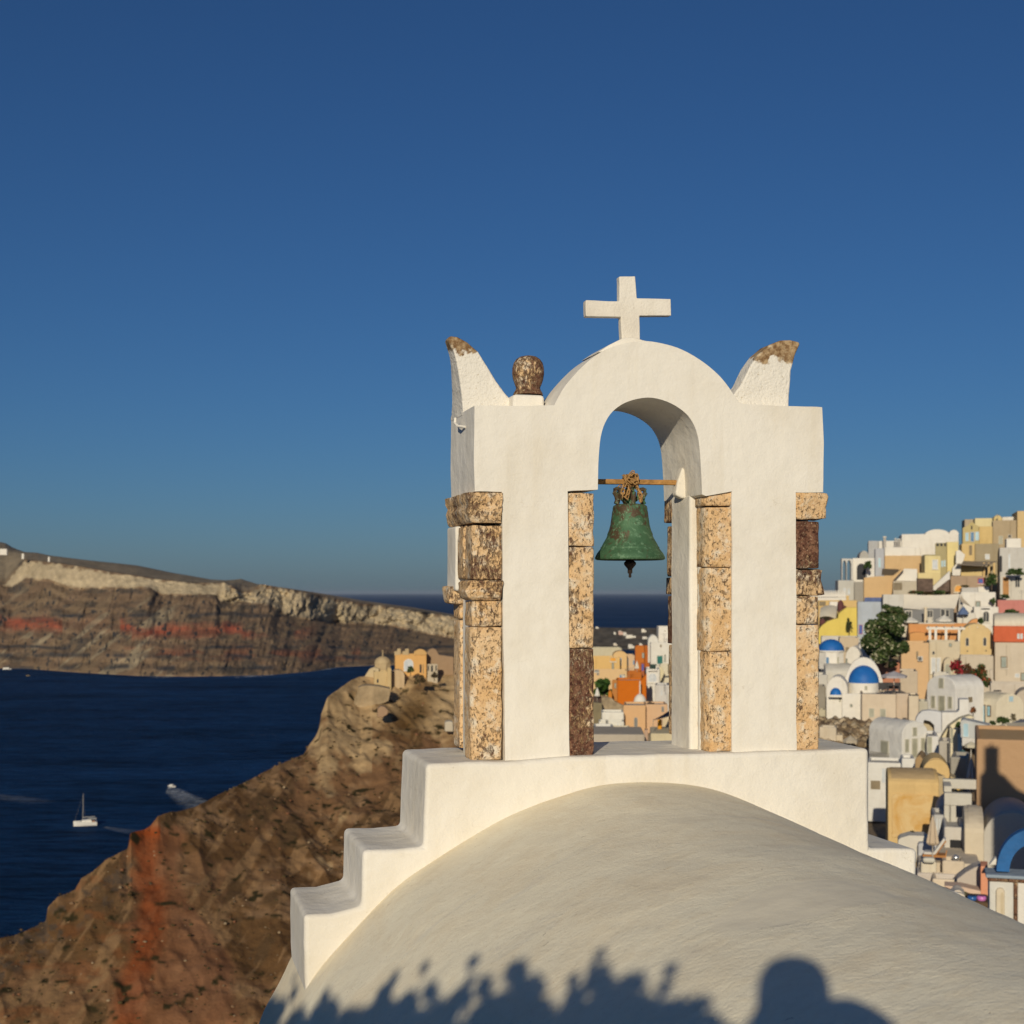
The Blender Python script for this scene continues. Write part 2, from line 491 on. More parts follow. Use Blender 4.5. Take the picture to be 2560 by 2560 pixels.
def stone(u0, u1, v0, v1, z0, z1, wear, name='stone', amp=0.0035, bev=0.007, seed=0, cham=None, res=0.012):
    """rough block; cham = (du, dv) chamfer of the front left corner"""
    nx = max(2, int((u1-u0)/res)); ny = max(2, int((v1-v0)/res)); nz = max(2, int((z1-z0)/(res*1.4)))
    nz = min(nz, 46)
    pts = {}; V = []; Q = []
    def vid(i, j, k):
        key = (i, j, k)
        if key not in pts:
            pts[key] = len(V); V.append((i/nx, j/ny, k/nz))
        return pts[key]
    for i in range(nx):
        for j in range(ny):
            Q.append((vid(i,j,0), vid(i,j+1,0), vid(i+1,j+1,0), vid(i+1,j,0)))
            Q.append((vid(i,j,nz), vid(i+1,j,nz), vid(i+1,j+1,nz), vid(i,j+1,nz)))
    for i in range(nx):
        for k in range(nz):
            Q.append((vid(i,0,k), vid(i+1,0,k), vid(i+1,0,k+1), vid(i,0,k+1)))
            Q.append((vid(i,ny,k), vid(i,ny,k+1), vid(i+1,ny,k+1), vid(i+1,ny,k)))
    for j in range(ny):
        for k in range(nz):
            Q.append((vid(0,j,k), vid(0,j,k+1), vid(0,j+1,k+1), vid(0,j+1,k)))
            Q.append((vid(nx,j,k), vid(nx,j+1,k), vid(nx,j+1,k+1), vid(nx,j,k+1)))
    V = np.array(V)
    c = np.array([(u0+u1)/2, (v0+v1)/2, (z0+z1)/2]); hsz = np.array([(u1-u0)/2, (v1-v0)/2, (z1-z0)/2])
    L = (V*2-1)*hsz
    inner = np.maximum(hsz-bev, 0.001)
    core_ = np.clip(L, -inner, inner)
    d = L-core_
    ln = np.linalg.norm(d, axis=1, keepdims=True)
    L = core_+np.where(ln > 1e-9, d/np.maximum(ln, 1e-9)*np.minimum(ln, bev), 0)
    if cham:
        du, dv = cham
        x = L[:, 0]+hsz[0]; y = L[:, 1]+hsz[1]
        t = 1-(x/du+y/dv)
        m_ = t > 0
        L[m_, 0] += (t[m_]*du*0.5); L[m_, 1] += (t[m_]*dv*0.5)
    W = L+c
    n1 = fbm(W[:,0]*14, W[:,1]*14, W[:,2]*14, 4, seed); n2 = fbm(W[:,0]*14, W[:,1]*14, W[:,2]*14, 4, seed+50); n3 = fbm(W[:,0]*14, W[:,1]*14, W[:,2]*14, 3, seed+90)
    W += np.stack([n1, n2, n3*0.6], 1)*amp*1.8
    o = npmesh(name, W, Q, M_STONE, tower)
    o['wear'] = float(wear)
    return o
def stack(xl, xr, spans, wears, v0, v1, cham=None, vref=None, seed=0, amps=None):
    for i, ((ya, yb), wr) in enumerate(zip(spans, wears)):
        ex = xl[i] if isinstance(xl, list) else xl
        er = xr[i] if isinstance(xr, list) else xr
        ua, za = UV(ex, ya, vref or v0); ub, zb = UV(er, yb, vref or v0)
        stone(ua, ub, v0[i] if isinstance(v0, list) else v0, v1, zb+0.0005, za-0.0005, wr, cham=cham, seed=seed+i, amp=(amps[i] if amps else 0.0035))
uL = UV(1181, 1231, 0.0)[0]
# left pier, front left stones
stack([1181,1181,1179], 1255, [(1313,1449),(1503,1566),(1568,1899)], [0.46,0.42,0.28], 0.012, 0.20, (0.03,0.03), seed=1)
# left pier, front right stones
stack(1422, 1485, [(1232,1366),(1367,1620),(1622,1890)], [0.35,0.40,0.84], 0.012, 0.17, seed=11)
# right pier, front left stones (chamfered arris)
stack([1762,1766,1767,1769], 1829, [(1229,1265),(1267,1418),(1419,1628),(1629,1878)], [0.40,0.32,0.28,0.26], 0.016, 0.175, (0.02,0.05), seed=21)
# right pier, front right stones
stack(1987, [2068,2048,2058,2046,2048], [(1230,1299),(1303,1421),(1423,1488),(1490,1560),(1562,1874)], [0.35,0.92,0.50,0.55,0.25], 0.012, 0.17, seed=31, amps=[.010,.004,.010,.006,.005])
# back stones
def backstack(xl, xr, spans, wears, v0, v1, seed):
    for i, ((ya, yb), wr) in enumerate(zip(spans, wears)):
        ua = UV(xl[i] if isinstance(xl, list) else xl, ya, v1)[0]; ub = UV(xr, ya, v0)[0]
        za = UV(xl[i] if isinstance(xl, list) else xl, ya, v0)[1]; zb = UV(xl[i] if isinstance(xl, list) else xl, yb, v0)[1]
        stone(ua, ub, v0, v1, zb+.002, za-.002, wr, seed=seed+i)
backstack([1133,1134], 1205, [(1503,1548),(1550,1872)], [0.35,0.35], 0.44, 0.615, 41)
backstack([1144], 1205, [(1316,1448)], [0.5], 0.205, 0.36, 47)
uq = UV(1131, 1380, .45)[0]
MB().prism(resample([(uq, UV(1131, 1478, .45)[1]), (uL+.1, UV(1131, 1478, .45)[1]), (uL+.1, UV(1181, 1306, 0)[1]-.004), (uq, UV(1181, 1306, 0)[1]-.004)], .04, .005), .37, .612).build('pier', M_PL, tower, bevel=.015, seg=2, wn=True)
backstack([1660,1667,1664,1669,1671], 1735, [(1247,1305),(1313,1441),(1443,1486),(1489,1611),(1613,1842)], [0.5,0.55,0.55,0.92,0.5], 0.47, 0.615, 51)
backstack(1395, 1452, [(1247,1441),(1443,1862)], [0.5,0.4], 0.45, 0.615, 61)
backstack(1960, 2022, [(1247,1500),(1502,1850)], [0.5,0.4], 0.45, 0.615, 71)
# capital of the left pier: moulded courses that wrap the side
def capital(prof, u0, u1, v0, v1, wear, seed, name='capital'):
    """prof = [(overhang, z)] bottom to top; swept round front-left corner block"""
    V = []; Q = []
    nu = 16; nv = 34
    ring = []
    for k in range(nv+1): ring.append((-1, k/nv))     # left side from back to front
    for k in range(1, nu+1): ring.append((k/nu, 2))   # front from left to right
    rows = resample([(p[0], p[1]) for p in prof], 0.012, 0, closed=False)
    for (o_, z) in rows:
        for a, b in ring:
            if a == -1: V.append((u0-o_, v1+(v0-o_-v1)*b, z))
            else: V.append((u0-o_+(u1-(u0-o_))*a, v0-o_, z))
    m_ = len(ring)
    for i in range(len(rows)-1):
        for j in range(m_-1):
            Q.append((i*m_+j, i*m_+j+1, (i+1)*m_+j+1, (i+1)*m_+j))
    V = np.array(V)
    n1 = fbm(V[:,0]*12, V[:,1]*12, V[:,2]*12, 4, seed); n2 = fbm(V[:,0]*12, V[:,1]*12, V[:,2]*12, 4, seed+9)
    V[:, 0] += n1*0.014; V[:, 1] += n2*0.014
    V = list(map(tuple, V)) + [(u1, v1, rows[0][1]), (u1, v1, rows[-1][1])]
    o = npmesh(name, V, Q, M_STONE, tower)
    o['wear'] = wear
    # top and bottom caps
    top = [V[(len(rows)-1)*m_+j] for j in range(m_)]+[(u1, v1, rows[-1][1])]
    bot = [V[j] for j in range(m_)]+[(u1, v1, rows[0][1])]
    cm = MB(); cm.add(top, [tuple(range(len(top)))]); cm.add(bot, [tuple(range(len(bot)-1, -1, -1))])
    me2 = cm.build('capital_bed', M_STONE, o); me2['wear'] = wear
    return o
uL, zc1 = UV(1181, 1231, 0.0); uR = UV(1255, 1231, 0)[0]
zc0 = UV(1181, 1306, 0)[1]
hh = zc1-zc0
capital([(0.0,zc0),(0.012,zc0+hh*.1),(0.018,zc0+hh*.2),(0.03,zc0+hh*.42),(0.018,zc0+hh*.62),(0.022,zc0+hh*.66),(0.03,zc0+hh*.78),(0.028,zc1)], uL, uR, 0.014, 0.60, 0.46, 5)
zb1 = UV(1181, 1451, 0)[1]; zb0 = UV(1181, 1501, 0)[1]; hh = zb1-zb0
capital([(0.0,zb0),(0.03,zb0+hh*.15),(0.042,zb0+hh*.45),(0.034,zb0+hh*.6),(0.034,zb1-.012),(0.02,zb1)], uL, uR, 0.016, 0.20, 0.55, 8)
stone(uL-0.045, uL+0.12, 0.43, 0.60, zb0-.02, zb1-.03, 0.4, amp=0.011, seed=88)
stone(uL+0.01, uL+0.10, 0.20, 0.40, zb1+0.01, zc0+0.0, 0.5, amp=0.010, seed=93)

# horns
hz = UV(1150, 880, .33)[1]
M_HORN = horn_mat(UV(1150, 905, .33)[1], UV(1150, 850, .33)[1])
hl = [(176,672),(172,600),(158,505),(142,415),(124,375),(112,348),(113,334),(128,331),(155,335),(200,359),(250,402),(290,468),(330,538),(370,592),(405,628),(410,700),(176,700)]
hlp = outl(hl, 0.30, Z2)
hlp = smoothpoly(hlp, 0, 5, 2)
hm_ = MB().prism(resample(hlp, 0.02, 0.006), 0.30, 0.628)
zA, zB = UV(*Z2(0, 672), .3)[1], UV(*Z2(0, 331), .3)[1]
hm_.v = [(x, .30+.328*(1-.72*min(1, max(0, (z-zA)/(zB-zA)))) if y > .5 else y, z) for x, y, z in hm_.v]
hm_.build('horn', M_HORN, tower, bevel=0.014, seg=2, wn=True)
hr = [(1415,612),(1420,690),(1680,690),(1681,600),(1685,555),(1690,490),(1709,420),(1731,372),(1732,358),(1690,348),(1640,350),(1590,370),(1540,412),(1500,472),(1460,552)]
hrp = outl(hr, 0.12, Z2)
MB().prism(resample(hrp, 0.02, 0.006), 0.12, 0.27).build('horn', M_HORN, tower, bevel=0.014, seg=2, wn=True)
# ball finial
uc, _ = UV(*Z2(487, 500), 0.30)
def zz(y, v=.30): return UV(*Z2(487, y), v)[1]
pxm = F/(OB.y+.3*CT+uc*ST)
fp = [(70,600),(67,590),(58,576),(55,566),(62,549),(70,526),(74,500),(73,475),(67,452),(56,435),(40,424),(20,419),(0,418)]
MB().lathe([(r/1.84/pxm, zz(y)) for r, y in fp], (uc, 0.34, 0), 32).build('finial', None, tower, smooth='all')
fin = bpy.data.objects['finial']; fin.data.materials.append(M_STONE); fin['wear'] = 0.80
bmf = bmesh.new(); bmf.from_mesh(fin.data); bmesh.ops.subdivide_edges(bmf, edges=bmf.edges[:], cuts=1, use_grid_fill=True)
for v_ in bmf.verts:
    q = v_.co; v_.co = q + Vector((1, 1, .5))*float(fbm([q.x*14],[q.y*14],[q.z*14],3,5)[0])*0.003
bmf.to_mesh(fin.data); bmf.free()
u0, z0 = UV(*Z2(410, 655), .2); u1, z1 = UV(*Z2(556, 602), .2)
MB().prism(resample([(u0, z0-.03), (u1, z0-.03), (u1, z1), (u0, z1)], .03, .004), 0.2, 0.5).build('finial_base', M_PL, tower, bevel=0.02, seg=2, wn=True)
# cross
cr = [(745,167),(900,171),(898,56),(973,55),(980,157),(1137,160),(1139,239),(992,238),(995,352),(911,352),(907,243),(746,241)]
MB().prism(resample(outl(cr, 0.27, Z2), 0.02, 0.006), 0.27, 0.325).build('cross', plaster('cross_plaster', (0.80,0.75,0.66), (0.5,0.42,0.3), 0.55, 2.0, 1.2), tower, bevel=0.006, seg=2, wn=True)
mo = [(800,405),(850,372),(905,345),(930,338),(970,338),(1010,350),(1060,360),(1060,400)]
MB().prism(resample(outl(mo, 0.16, Z2), 0.03, 0.003), 0.16, 0.5).build('cross_footing', M_PL, tower, bevel=0.02, seg=2, wn=True)
# hook on the left face
v0 = .25
hx = [UV(1186,1066,0)[0]*0+0.0, 0]
xa = (uL*0)
hk = [(0.0, .22, UV(*Z2(172,750), .22)[1]), (-0.035, .27, UV(*Z2(150,745), .27)[1]), (-0.04, .33, UV(*Z2(137,730), .3)[1]), (-0.035, .34, UV(*Z2(140,705), .3)[1])]
MB().tube(hk, 0.008, 8).build('hook', M_PL, tower, smooth=True)

# bar carrying the bell, with its plaster lump
M_RUST = simple('rusty_iron', (0.46, 0.24, 0.075), 0.8, 0.0, 0.5, 30, bmp=0.004)
M_DRUST = simple('dark_rust', (0.16, 0.08, 0.045), 0.8, 0.2, 0.5, 40, bmp=0.003)
VB = 0.30
ua, za = UV(1470, 1204, VB); ub, zb_ = UV(1705, 1207, VB)
MB().tube([(ua, VB, za), ((ua+ub)/2, VB, (za+zb_)/2+.001), (ub, VB, zb_)], 0.0165, 6).build('bell_bar', M_RUST, tower, smooth=True)
lump = [(1684,1238),(1689,1206),(1696,1184),(1702,1168),(1709,1178),(1716,1215),(1718,1245),(1700,1248)]
lv = MB().prism(resample(outl(lump, 0.30), 0.02, 0.008), 0.265, 0.335)
lv.build('plaster_lump', M_PL, tower, bevel=0.012, seg=2, wn=True)

# bell
Zp = lambda x, y: (1080+x/2.477, 1180+y/2.477)
bc, _ = UV(1575, 1300, VB)
bs = (OB.y+VB*CT+bc*ST)/F/2.477     # metres per zoom pixel
def bz(y): return UV(*Zp(1227, y), VB)[1]
bell = empty('church_bell', (0, 0, 0), 0, 'green weathered bronze bell hanging from the iron bar inside the arch', 'bell')
bell.matrix_world = tower.matrix_basis @ Matrix.Translation((bc, VB, 0))
def bell_mat():
    m, n, b = newmat('verdigris_bronze', 0.62, 0.4)
    b.inputs['Metallic'].default_value = 0.25
    c = coords(n)
    g = mix(n, ramp(n, noise(n, c, 9, 5, 0.6), 0.3, 0.7), (0.045, 0.115, 0.055), (0.075, 0.17, 0.085))
    sep = nd(n, 'ShaderNodeSeparateXYZ'); n.links.new(c, sep.inputs[0])
    br = noise(n, coords(n, scale=(1, 1, .6)), 13, 6, 0.65, 1.2)
    up = math_(n, 'MULTIPLY', math_(n, 'ADD', sep.outputs[2], -bz(330)), 0.55)
    g = mix(n, ramp(n, math_(n, 'ADD', br, up), 0.52, 0.58), g, (0.085, 0.055, 0.03))
    g = mix(n, ramp(n, noise(n, c, 33, 4, 0.7), 0.54, 0.66), g, (0.15, 0.27, 0.16))
    g = mix(n, ramp(n, noise(n, c, 21, 5, 0.7), 0.60, 0.68), g, (0.06, 0.06, 0.035))
    n.links.new(g, b.inputs['Base Color'])
    bump(n, b, math_(n, 'ADD', noise(n, c, 18, 4), math_(n, 'MULTIPLY', br, 0.8)), 0.7, 0.008)
    return m
M_BELL = bell_mat()
prof = [(205,545),(216,540),(216,528),(205,505),(186,480),(181,474),(183,468),(176,462),(165,440),(147,410),(140,392),(141,386),(130,360),(122,330),(116,290),(111,250),(107,235),(108,228),(104,212),(92,203),(55,198),(0,196)]
MB().lathe([(r*bs, bz(y)) for r, y in prof], (0, 0, 0), 64).build('bell_body', M_BELL, bell, smooth='all')
MB().lathe([(r*bs*.93, bz(y)) for r, y in [(205,546),(185,500),(140,430),(110,330),(95,230),(0,215)]], (0, 0, 0), 40).build('bell_lining', simple('dark_bronze', (0.03, 0.035, 0.03), .7), bell, smooth='all')
# crown loops
for ang in (0, math.pi/2, math.pi, -math.pi/2):
    ca, sa = math.cos(ang), math.sin(ang)
    pr = [(88,200),(80,175),(86,150),(100,128),(98,112),(84,105),(66,108),(60,128),(50,160),(20,185)] if ang in (0, math.pi) else [(60,205),(56,170),(66,130),(58,108),(38,104),(14,118),(10,150)]
    MB().tube([(r*bs*ca, r*bs*sa, bz(y)) for r, y in pr], [0.017, 0.0165, 0.0155, 0.015, 0.014, 0.013, 0.013, 0.013, 0.012, 0.012][:len(pr)], 8).build('crown_loop', M_BELL, bell, smooth=True)
MB().tube([(0, 0, bz(200)), (0, 0, bz(140)), (0, 0, bz(108))], [0.02, 0.014, 0.012], 10).build('crown_loop', M_BELL, bell, smooth=True)
M_CLAP = simple('clapper_iron', (0.05, 0.035, 0.028), .7, .3, .4, 30)
cp = [(3,420),(3,540),(24,548),(38,562),(36,575),(22,592),(15,600),(15,625),(8,630),(9,650),(0,656)]
MB().lathe([(r*bs, bz(y)) for r, y in cp][::-1], (0, 0, 0), 20).build('clapper', M_CLAP, bell, smooth='all')
# chain
chain = empty('chain', (0, 0, 0), 0, 'rusty chain knotted round the iron bar above the green bell', 'chain')
chain.matrix_world = bell.matrix_world.copy()
def link_mesh():
    m = MB(); N = 12; L = 0.016; r = 0.0095; t = 0.0042
    pts = []
    for k in range(N):
        a = 2*math.pi*k/N
        pts.append(Vector((r*math.cos(a), 0, r*math.sin(a)+(L*.55 if math.sin(a) > 0 else -L*.55))))
    V = []; Fq = []
    for i, p in enumerate(pts):
        tn = (pts[(i+1) % N]-pts[i-1]).normalized(); a_ = tn.cross(Vector((0, 1, 0))).normalized()
        for k in range(5):
            w_ = 2*math.pi*k/5; V.append(p+(a_*math.cos(w_)+Vector((0, 1, 0))*math.sin(w_))*t)
    for i in range(N):
        for k in range(5):
            Fq.append((i*5+k, i*5+(k+1) % 5, ((i+1) % N)*5+(k+1) % 5, ((i+1) % N)*5+k))
    m.add(V, Fq); o = m.build('chain_link', simple('chain_rust', (0.42, 0.24, 0.09), .85, .0, .5, 40), chain, smooth=True)
    return o
lk = link_mesh()
rg = random.Random(4)
paths = []
for s in range(5):      # turns round the bar
    cx = -30+s*14
    paths.append([(cx*bs+rg.uniform(-.008, .008)+.01*math.cos(a*1.3), 0.034*math.cos(a), bz(60)+0.034*math.sin(a)) for a in [k*0.62+s for k in range(11)]])
paths.append([(-40*bs, -.03, bz(70)), (-62*bs, -.045, bz(110)), (-66*bs, -.05, bz(150)), (-40*bs, -.05, bz(170)), (-30*bs, -.055, bz(130)), (-20*bs, -.04, bz(95))])
paths.append([(20*bs, -.03, bz(70)), (34*bs, -.05, bz(110)), (48*bs, -.055, bz(150)), (52*bs, -.05, bz(185)), (60*bs, -.03, bz(150)), (40*bs, -.03, bz(100))])
paths.append([(-30*bs, -.05, bz(40)), (-5*bs, -.055, bz(10)), (25*bs, -.05, bz(25)), (35*bs, -.05, bz(60)), (0, -.06, bz(75)), (-30*bs, -.06, bz(50))])
paths.append([(-70*bs, -.01, bz(90)), (-60*bs, 0.03, bz(130)), (-30*bs, 0.04, bz(180)), (-10*bs, 0.03, bz(120))])
first = True
for p in paths:
    p = [Vector(q) for q in p]
    tot = sum((p[i+1]-p[i]).length for i in range(len(p)-1)); nlk = max(4, int(tot/0.022))
    for k in range(nlk):
        s_ = (k+.5)/nlk*tot; i = 0
        while i < len(p)-2 and s_ > (p[i+1]-p[i]).length: s_ -= (p[i+1]-p[i]).length; i += 1
        d_ = (p[i+1]-p[i]).normalized(); pos = p[i]+d_*s_
        o = lk if first else lk.copy()
        if not first: COL.objects.link(o); o.parent = chain
        first = False
        o.location = pos
        o.rotation_mode = 'QUATERNION'
        o.rotation_quaternion = d_.to_track_quat('Z', 'Y') @ Vector((0, 0, 1)).rotation_difference(Vector((0, 0, 1))) @ Matrix.Rotation((k % 2)*math.pi/2+rg.uniform(-.4, .4), 4, 'Z').to_quaternion()

# ---------------- chapel: stepped gable wall, vaulted roof
chapel = empty('chapel', (OB.x, OB.y, 0), TH, 'chapel under the bell tower, broad white barrel vault with a stepped gable wall', 'chapel')
VF = -0.06
rim = [(735,2540),(766,2470),(799,2420),(865,2346),(931,2275),(997,2209),(1097,2143),(1180,2091),(1262,2044),(1345,2009),(1400,1991),(1460,1972),(1520,1960),(1598,1955),(1680,1957),(1754,1966),(1820,1984),(1910,2022),(2000,2065),(2090,2108),(2175,2150),(2295,2204),(2400,2265)]
gab = [(763,2474),(760,2380),(759,2286),(830,2285),(905,2266),(906,2195),(907,2126),(985,2124),(1059,2118),(1062,2010),(1066,1910),(1150,1907),(1262,1904),(1430,1893),(1650,1884),(1850,1883),(2000,1878),(2173,1871),(2174,1990),(2176,2121),(2230,2122),(2294,2123),(2294,2215),(2340,2222),(2402,2232),(2420,2260),(2440,2420),(2440,2600),(763,2600)]
gp = outl(gab, VF)
MB().prism(resample(gp, 0.045, 0.008), VF, 0.71).build('gable_wall', M_PLB, chapel, bevel=0.028, seg=3, wn=True)
rp = outl(rim, VF)
# extend the profile to both sides
lft = []
u0, z0 = rp[0]
for i in range(1, 16):
    t = i/15
    lft.append((u0-0.06-0.36*t-0.30*t*t, z0-0.10-0.5*t-2.3*t*t))
rgt = []
u1, z1 = rp[-1]
sl_ = math.radians(28)
a_ = sl_
uu, zz_ = u1, z1
for i in range(14):
    a_ = min(a_+math.radians(4.6), math.radians(88)); uu += 0.19*math.cos(a_); zz_ -= 0.19*math.sin(a_)
    rgt.append((uu, zz_))
prof = lft[::-1]+rp+rgt
prof = smoothpoly(prof, 0, len(prof), 2)
prof = resample(prof, 0.03, 0, closed=False)
# vault grid with hand-made waviness
pv = np.array(prof); nu = len(pv)
VV = np.concatenate([np.array([0.69, 0.4, 0.1, -0.03]), np.linspace(-0.06, -7.6, 190)])
U, Vg = np.meshgrid(pv[:, 0], VV); Zg = np.tile(pv[:, 1], (len(VV), 1))
tg = np.gradient(pv, axis=0); nn = np.stack([-tg[:, 1], tg[:, 0]], 1); nn /= np.linalg.norm(nn, axis=1, keepdims=True)
wv = fbm(U*0.9, Vg*0.9, Zg*0.9, 3, 7)*0.018 + fbm(U*4, Vg*2.2, Zg*4, 4, 3)*0.0045 + fbm(U*11, Vg*6, Zg*11, 3, 31)*0.0028
wv *= np.clip((-Vg-0.06)/0.8, 0.12, 1)
Zg = Zg + 0.05*(Vg+0.06)*np.clip((U-0.0)/2.0, 0, 1)*(Vg < -0.06)
U = U+wv*nn[None, :, 0]; Zg = Zg+wv*nn[None, :, 1]
G = np.stack([U, Vg, Zg], -1).reshape(-1, 3)
idx = np.arange(len(VV)*nu).reshape(len(VV), nu)
Q = np.stack([idx[:-1, :-1], idx[:-1, 1:], idx[1:, 1:], idx[1:, :-1]], -1).reshape(-1, 4)[:, ::-1]
vt = npmesh('vaulted_roof', G, Q, M_VAULT, chapel)
MB().prism([(prof[0][0]+.05, prof[0][1]+.1), (prof[-1][0]-.05, prof[0][1]+.1), (prof[-1][0]-.05, -14), (prof[0][0]+.05, -14)], -7.5, 0.6).build('wall', M_PL, chapel)
MB().prism([tuple(p) for p in prof[::4]]+[tuple(prof[-1])], -7.62, -7.55).build('end_wall', M_PL, chapel)
# ============================================================ sea, far island, headland and village ground
def sea_mat():
    m = bpy.data.materials.new('sea_water'); m.use_nodes = True; n = m.node_tree
    for q in list(n.nodes): n.nodes.remove(q)
    o = nd(n, 'ShaderNodeOutputMaterial'); df = nd(n, 'ShaderNodeBsdfDiffuse'); gl = nd(n, 'ShaderNodeBsdfGlossy'); mx = nd(n, 'ShaderNodeMixShader')
    c = coords(n)
    big = noise(n, c, 0.0035, 4, 0.6)
    n.links.new(mix(n, ramp(n, big, 0.3, 0.7), (0.007, 0.034, 0.098), (0.010, 0.044, 0.128)), df.inputs['Color'])
    gl.inputs['Color'].default_value = (.75, .85, 1, 1)
    rp_ = noise(n, coords(n, scale=(0.035, 0.11, 1)), 1.0, 6, 0.72)
    rp2 = noise(n, coords(n, scale=(0.004, 0.013, 1)), 1.0, 5, 0.65)
    kk = math_(n, 'ADD', math_(n, 'MULTIPLY', math_(n, 'SUBTRACT', rp_, .5), 3.2), math_(n, 'ADD', math_(n, 'MULTIPLY', math_(n, 'SUBTRACT', rp2, .5), 2.0), 1.0))
    sc_ = nd(n, 'ShaderNodeVectorMath', operation='SCALE'); n.links.new(df.inputs['Color'].links[0].from_socket, sc_.inputs[0]); n.links.new(kk, sc_.inputs['Scale']); n.links.new(sc_.outputs[0], df.inputs['Color'])
    cs = coords(n, scale=(0.10, 0.24, 0.12))
    h = math_(n, 'ADD', noise(n, cs, 1.0, 7, 0.7), math_(n, 'MULTIPLY', noise(n, c, 0.018, 3), 2.0))
    q = nd(n, 'ShaderNodeBump'); q.inputs['Strength'].default_value = 1.0; q.inputs['Distance'].default_value = 5.0
    n.links.new(h, q.inputs['Height'])
    rr = ramp(n, noise(n, coords(n, scale=(0.0012, 0.006, 1)), 1.0, 4, 0.6), 0.4, 0.7, (0.20, 0.20, 0.20, 1), (0.36, 0.36, 0.36, 1))
    n.links.new(rr, gl.inputs['Roughness']); n.links.new(q.outputs[0], gl.inputs['Normal']); n.links.new(q.outputs[0], df.inputs['Normal'])
    fr_ = nd(n, 'ShaderNodeFresnel'); fr_.inputs['IOR'].default_value = 1.33; n.links.new(q.outputs[0], fr_.inputs['Normal'])
    n.links.new(math_(n, 'MULTIPLY', fr_.outputs[0], math_(n, 'ADD', math_(n, 'MULTIPLY', noise(n, cs, 2.5, 4, .6), .16), .02)), mx.inputs[0])
    n.links.new(df.outputs[0], mx.inputs[1]); n.links.new(gl.outputs[0], mx.inputs[2]); n.links.new(mx.outputs[0], o.inputs[0])
    return m
sea = MB().add([(-2e5, -2e5, SEA), (2e5, -2e5, SEA), (2e5, 2e5, SEA), (-2e5, 2e5, SEA)], [(0, 1, 2, 3)]).build('sea', sea_mat())
sea['kind'] = 'structure'

def rock_mat(name, scale, bmp, var=0.3):
    m, n, b = newmat(name, 0.95, 0.08)
    at = nd(n, 'ShaderNodeAttribute', attribute_type='GEOMETRY', attribute_name='tint')
    c = coords(n)
    f = noise(n, c, scale, 7, 0.68)
    f2 = noise(n, c, scale*6, 4, 0.65)
    k = math_(n, 'ADD', math_(n, 'MULTIPLY', math_(n, 'SUBTRACT', f, 0.5), 2.2*var), math_(n, 'MULTIPLY', math_(n, 'SUBTRACT', f2, 0.5), 1.3*var))
    k = math_(n, 'ADD', k, 1.0)
    vm = nd(n, 'ShaderNodeVectorMath', operation='SCALE')
    n.links.new(at.outputs['Color'], vm.inputs[0]); n.links.new(k, vm.inputs['Scale'])
    n.links.new(vm.outputs[0], b.inputs['Base Color'])
    bump(n, b, math_(n, 'ADD', f, math_(n, 'MULTIPLY', f2, 0.3)), 0.9, bmp)
    return m
def lerpc(a, b, t):
    t = np.clip(t, 0, 1)[..., None]
    return a*(1-t)+np.asarray(b)*t

# ---- far island
def poly(pts):
    a = np.array(pts, float); return lambda x: np.interp(x, a[:, 0], a[:, 1])
ridge = poly([(-400,1362),(0,1373),(31,1380),(93,1384),(124,1390),(248,1406),(342,1417),(435,1435),(528,1449),(600,1452),(622,1457),(715,1470),(808,1484),(902,1501),(1026,1518),(1131,1536),(1250,1562),(1350,1600),(1430,1652)])
wtop = poly([(-400,1440),(0,1456),(14,1460),(40,1425),(62,1400),(130,1406),(205,1417),(280,1431),(373,1445),(466,1456),(540,1458),(560,1456),(590,1470),(604,1482),(625,1478),(653,1460),(762,1480),(871,1503),(995,1520),(1131,1541),(1250,1567),(1430,1660)])
wbot = poly([(-400,1442),(0,1458),(14,1466),(30,1468),(68,1446),(130,1452),(174,1471),(233,1471),(373,1468),(404,1488),(466,1487),(540,1488),(550,1503),(578,1508),(600,1505),(638,1510),(672,1512),(700,1532),(759,1549),(855,1558),(933,1561),(979,1564),(1057,1583),(1131,1595),(1250,1610),(1430,1664)])
shore = poly([(-400,1668),(0,1671),(78,1673),(186,1681),(342,1690),(466,1692),(600,1690),(684,1687),(777,1679),(840,1668),(933,1664),(1131,1660),(1300,1662),(1430,1666)])
cx = np.linspace(-400, 1430, 760)
rows = []
T1, T2, T3 = 90, 22, 16
S = np.concatenate([np.linspace(0, 1, T1, endpoint=False), np.linspace(1, 2, T2, endpoint=False), np.linspace(2, 3, T3), [3.25, 3.6, 4.0]])
Sg, X = np.meshgrid(S, cx, indexing='ij')
ys, yb, yt, yr = shore(X), wbot(X), wtop(X), ridge(X)
py = np.where(Sg <= 1, ys+(yb-ys)*Sg, np.where(Sg <= 2, yb+(yt-yb)*(Sg-1), yt+(yr-yt)*(Sg-2)))
Ys = -SEA*F/(ys-HY)
band = np.clip(Sg, 0, 1)
Yd = Ys + np.where(Sg <= 1, 430*Sg**1.15, np.where(Sg <= 2, 430+45*(Sg-1), 475+260*(Sg-2)))
Yd = np.where(Sg > 3, Ys+735+700*(Sg-3), Yd)
wx = (X-1280)/F*Yd
g1 = 1-np.abs(fbm((X+0.35*(py-1500))/62, Sg*0.6, 0, 4, 5)); g2 = 1-np.abs(fbm((X+0.3*(py-1500))/21, Sg*1.3, 0, 4, 9))
gl = (g1-.7)*190+(g2-.7)*80 + fbm(X/9, Sg*9, 0, 4, 21)*30
fade = np.minimum(np.clip(Sg/0.12, 0, 1), np.clip((3.05-Sg)/0.6, 0, 1))
amp = np.where(X > 560, np.where(Sg > 1, 1.0, .62), np.where(Sg > 1, 0.25, .55))
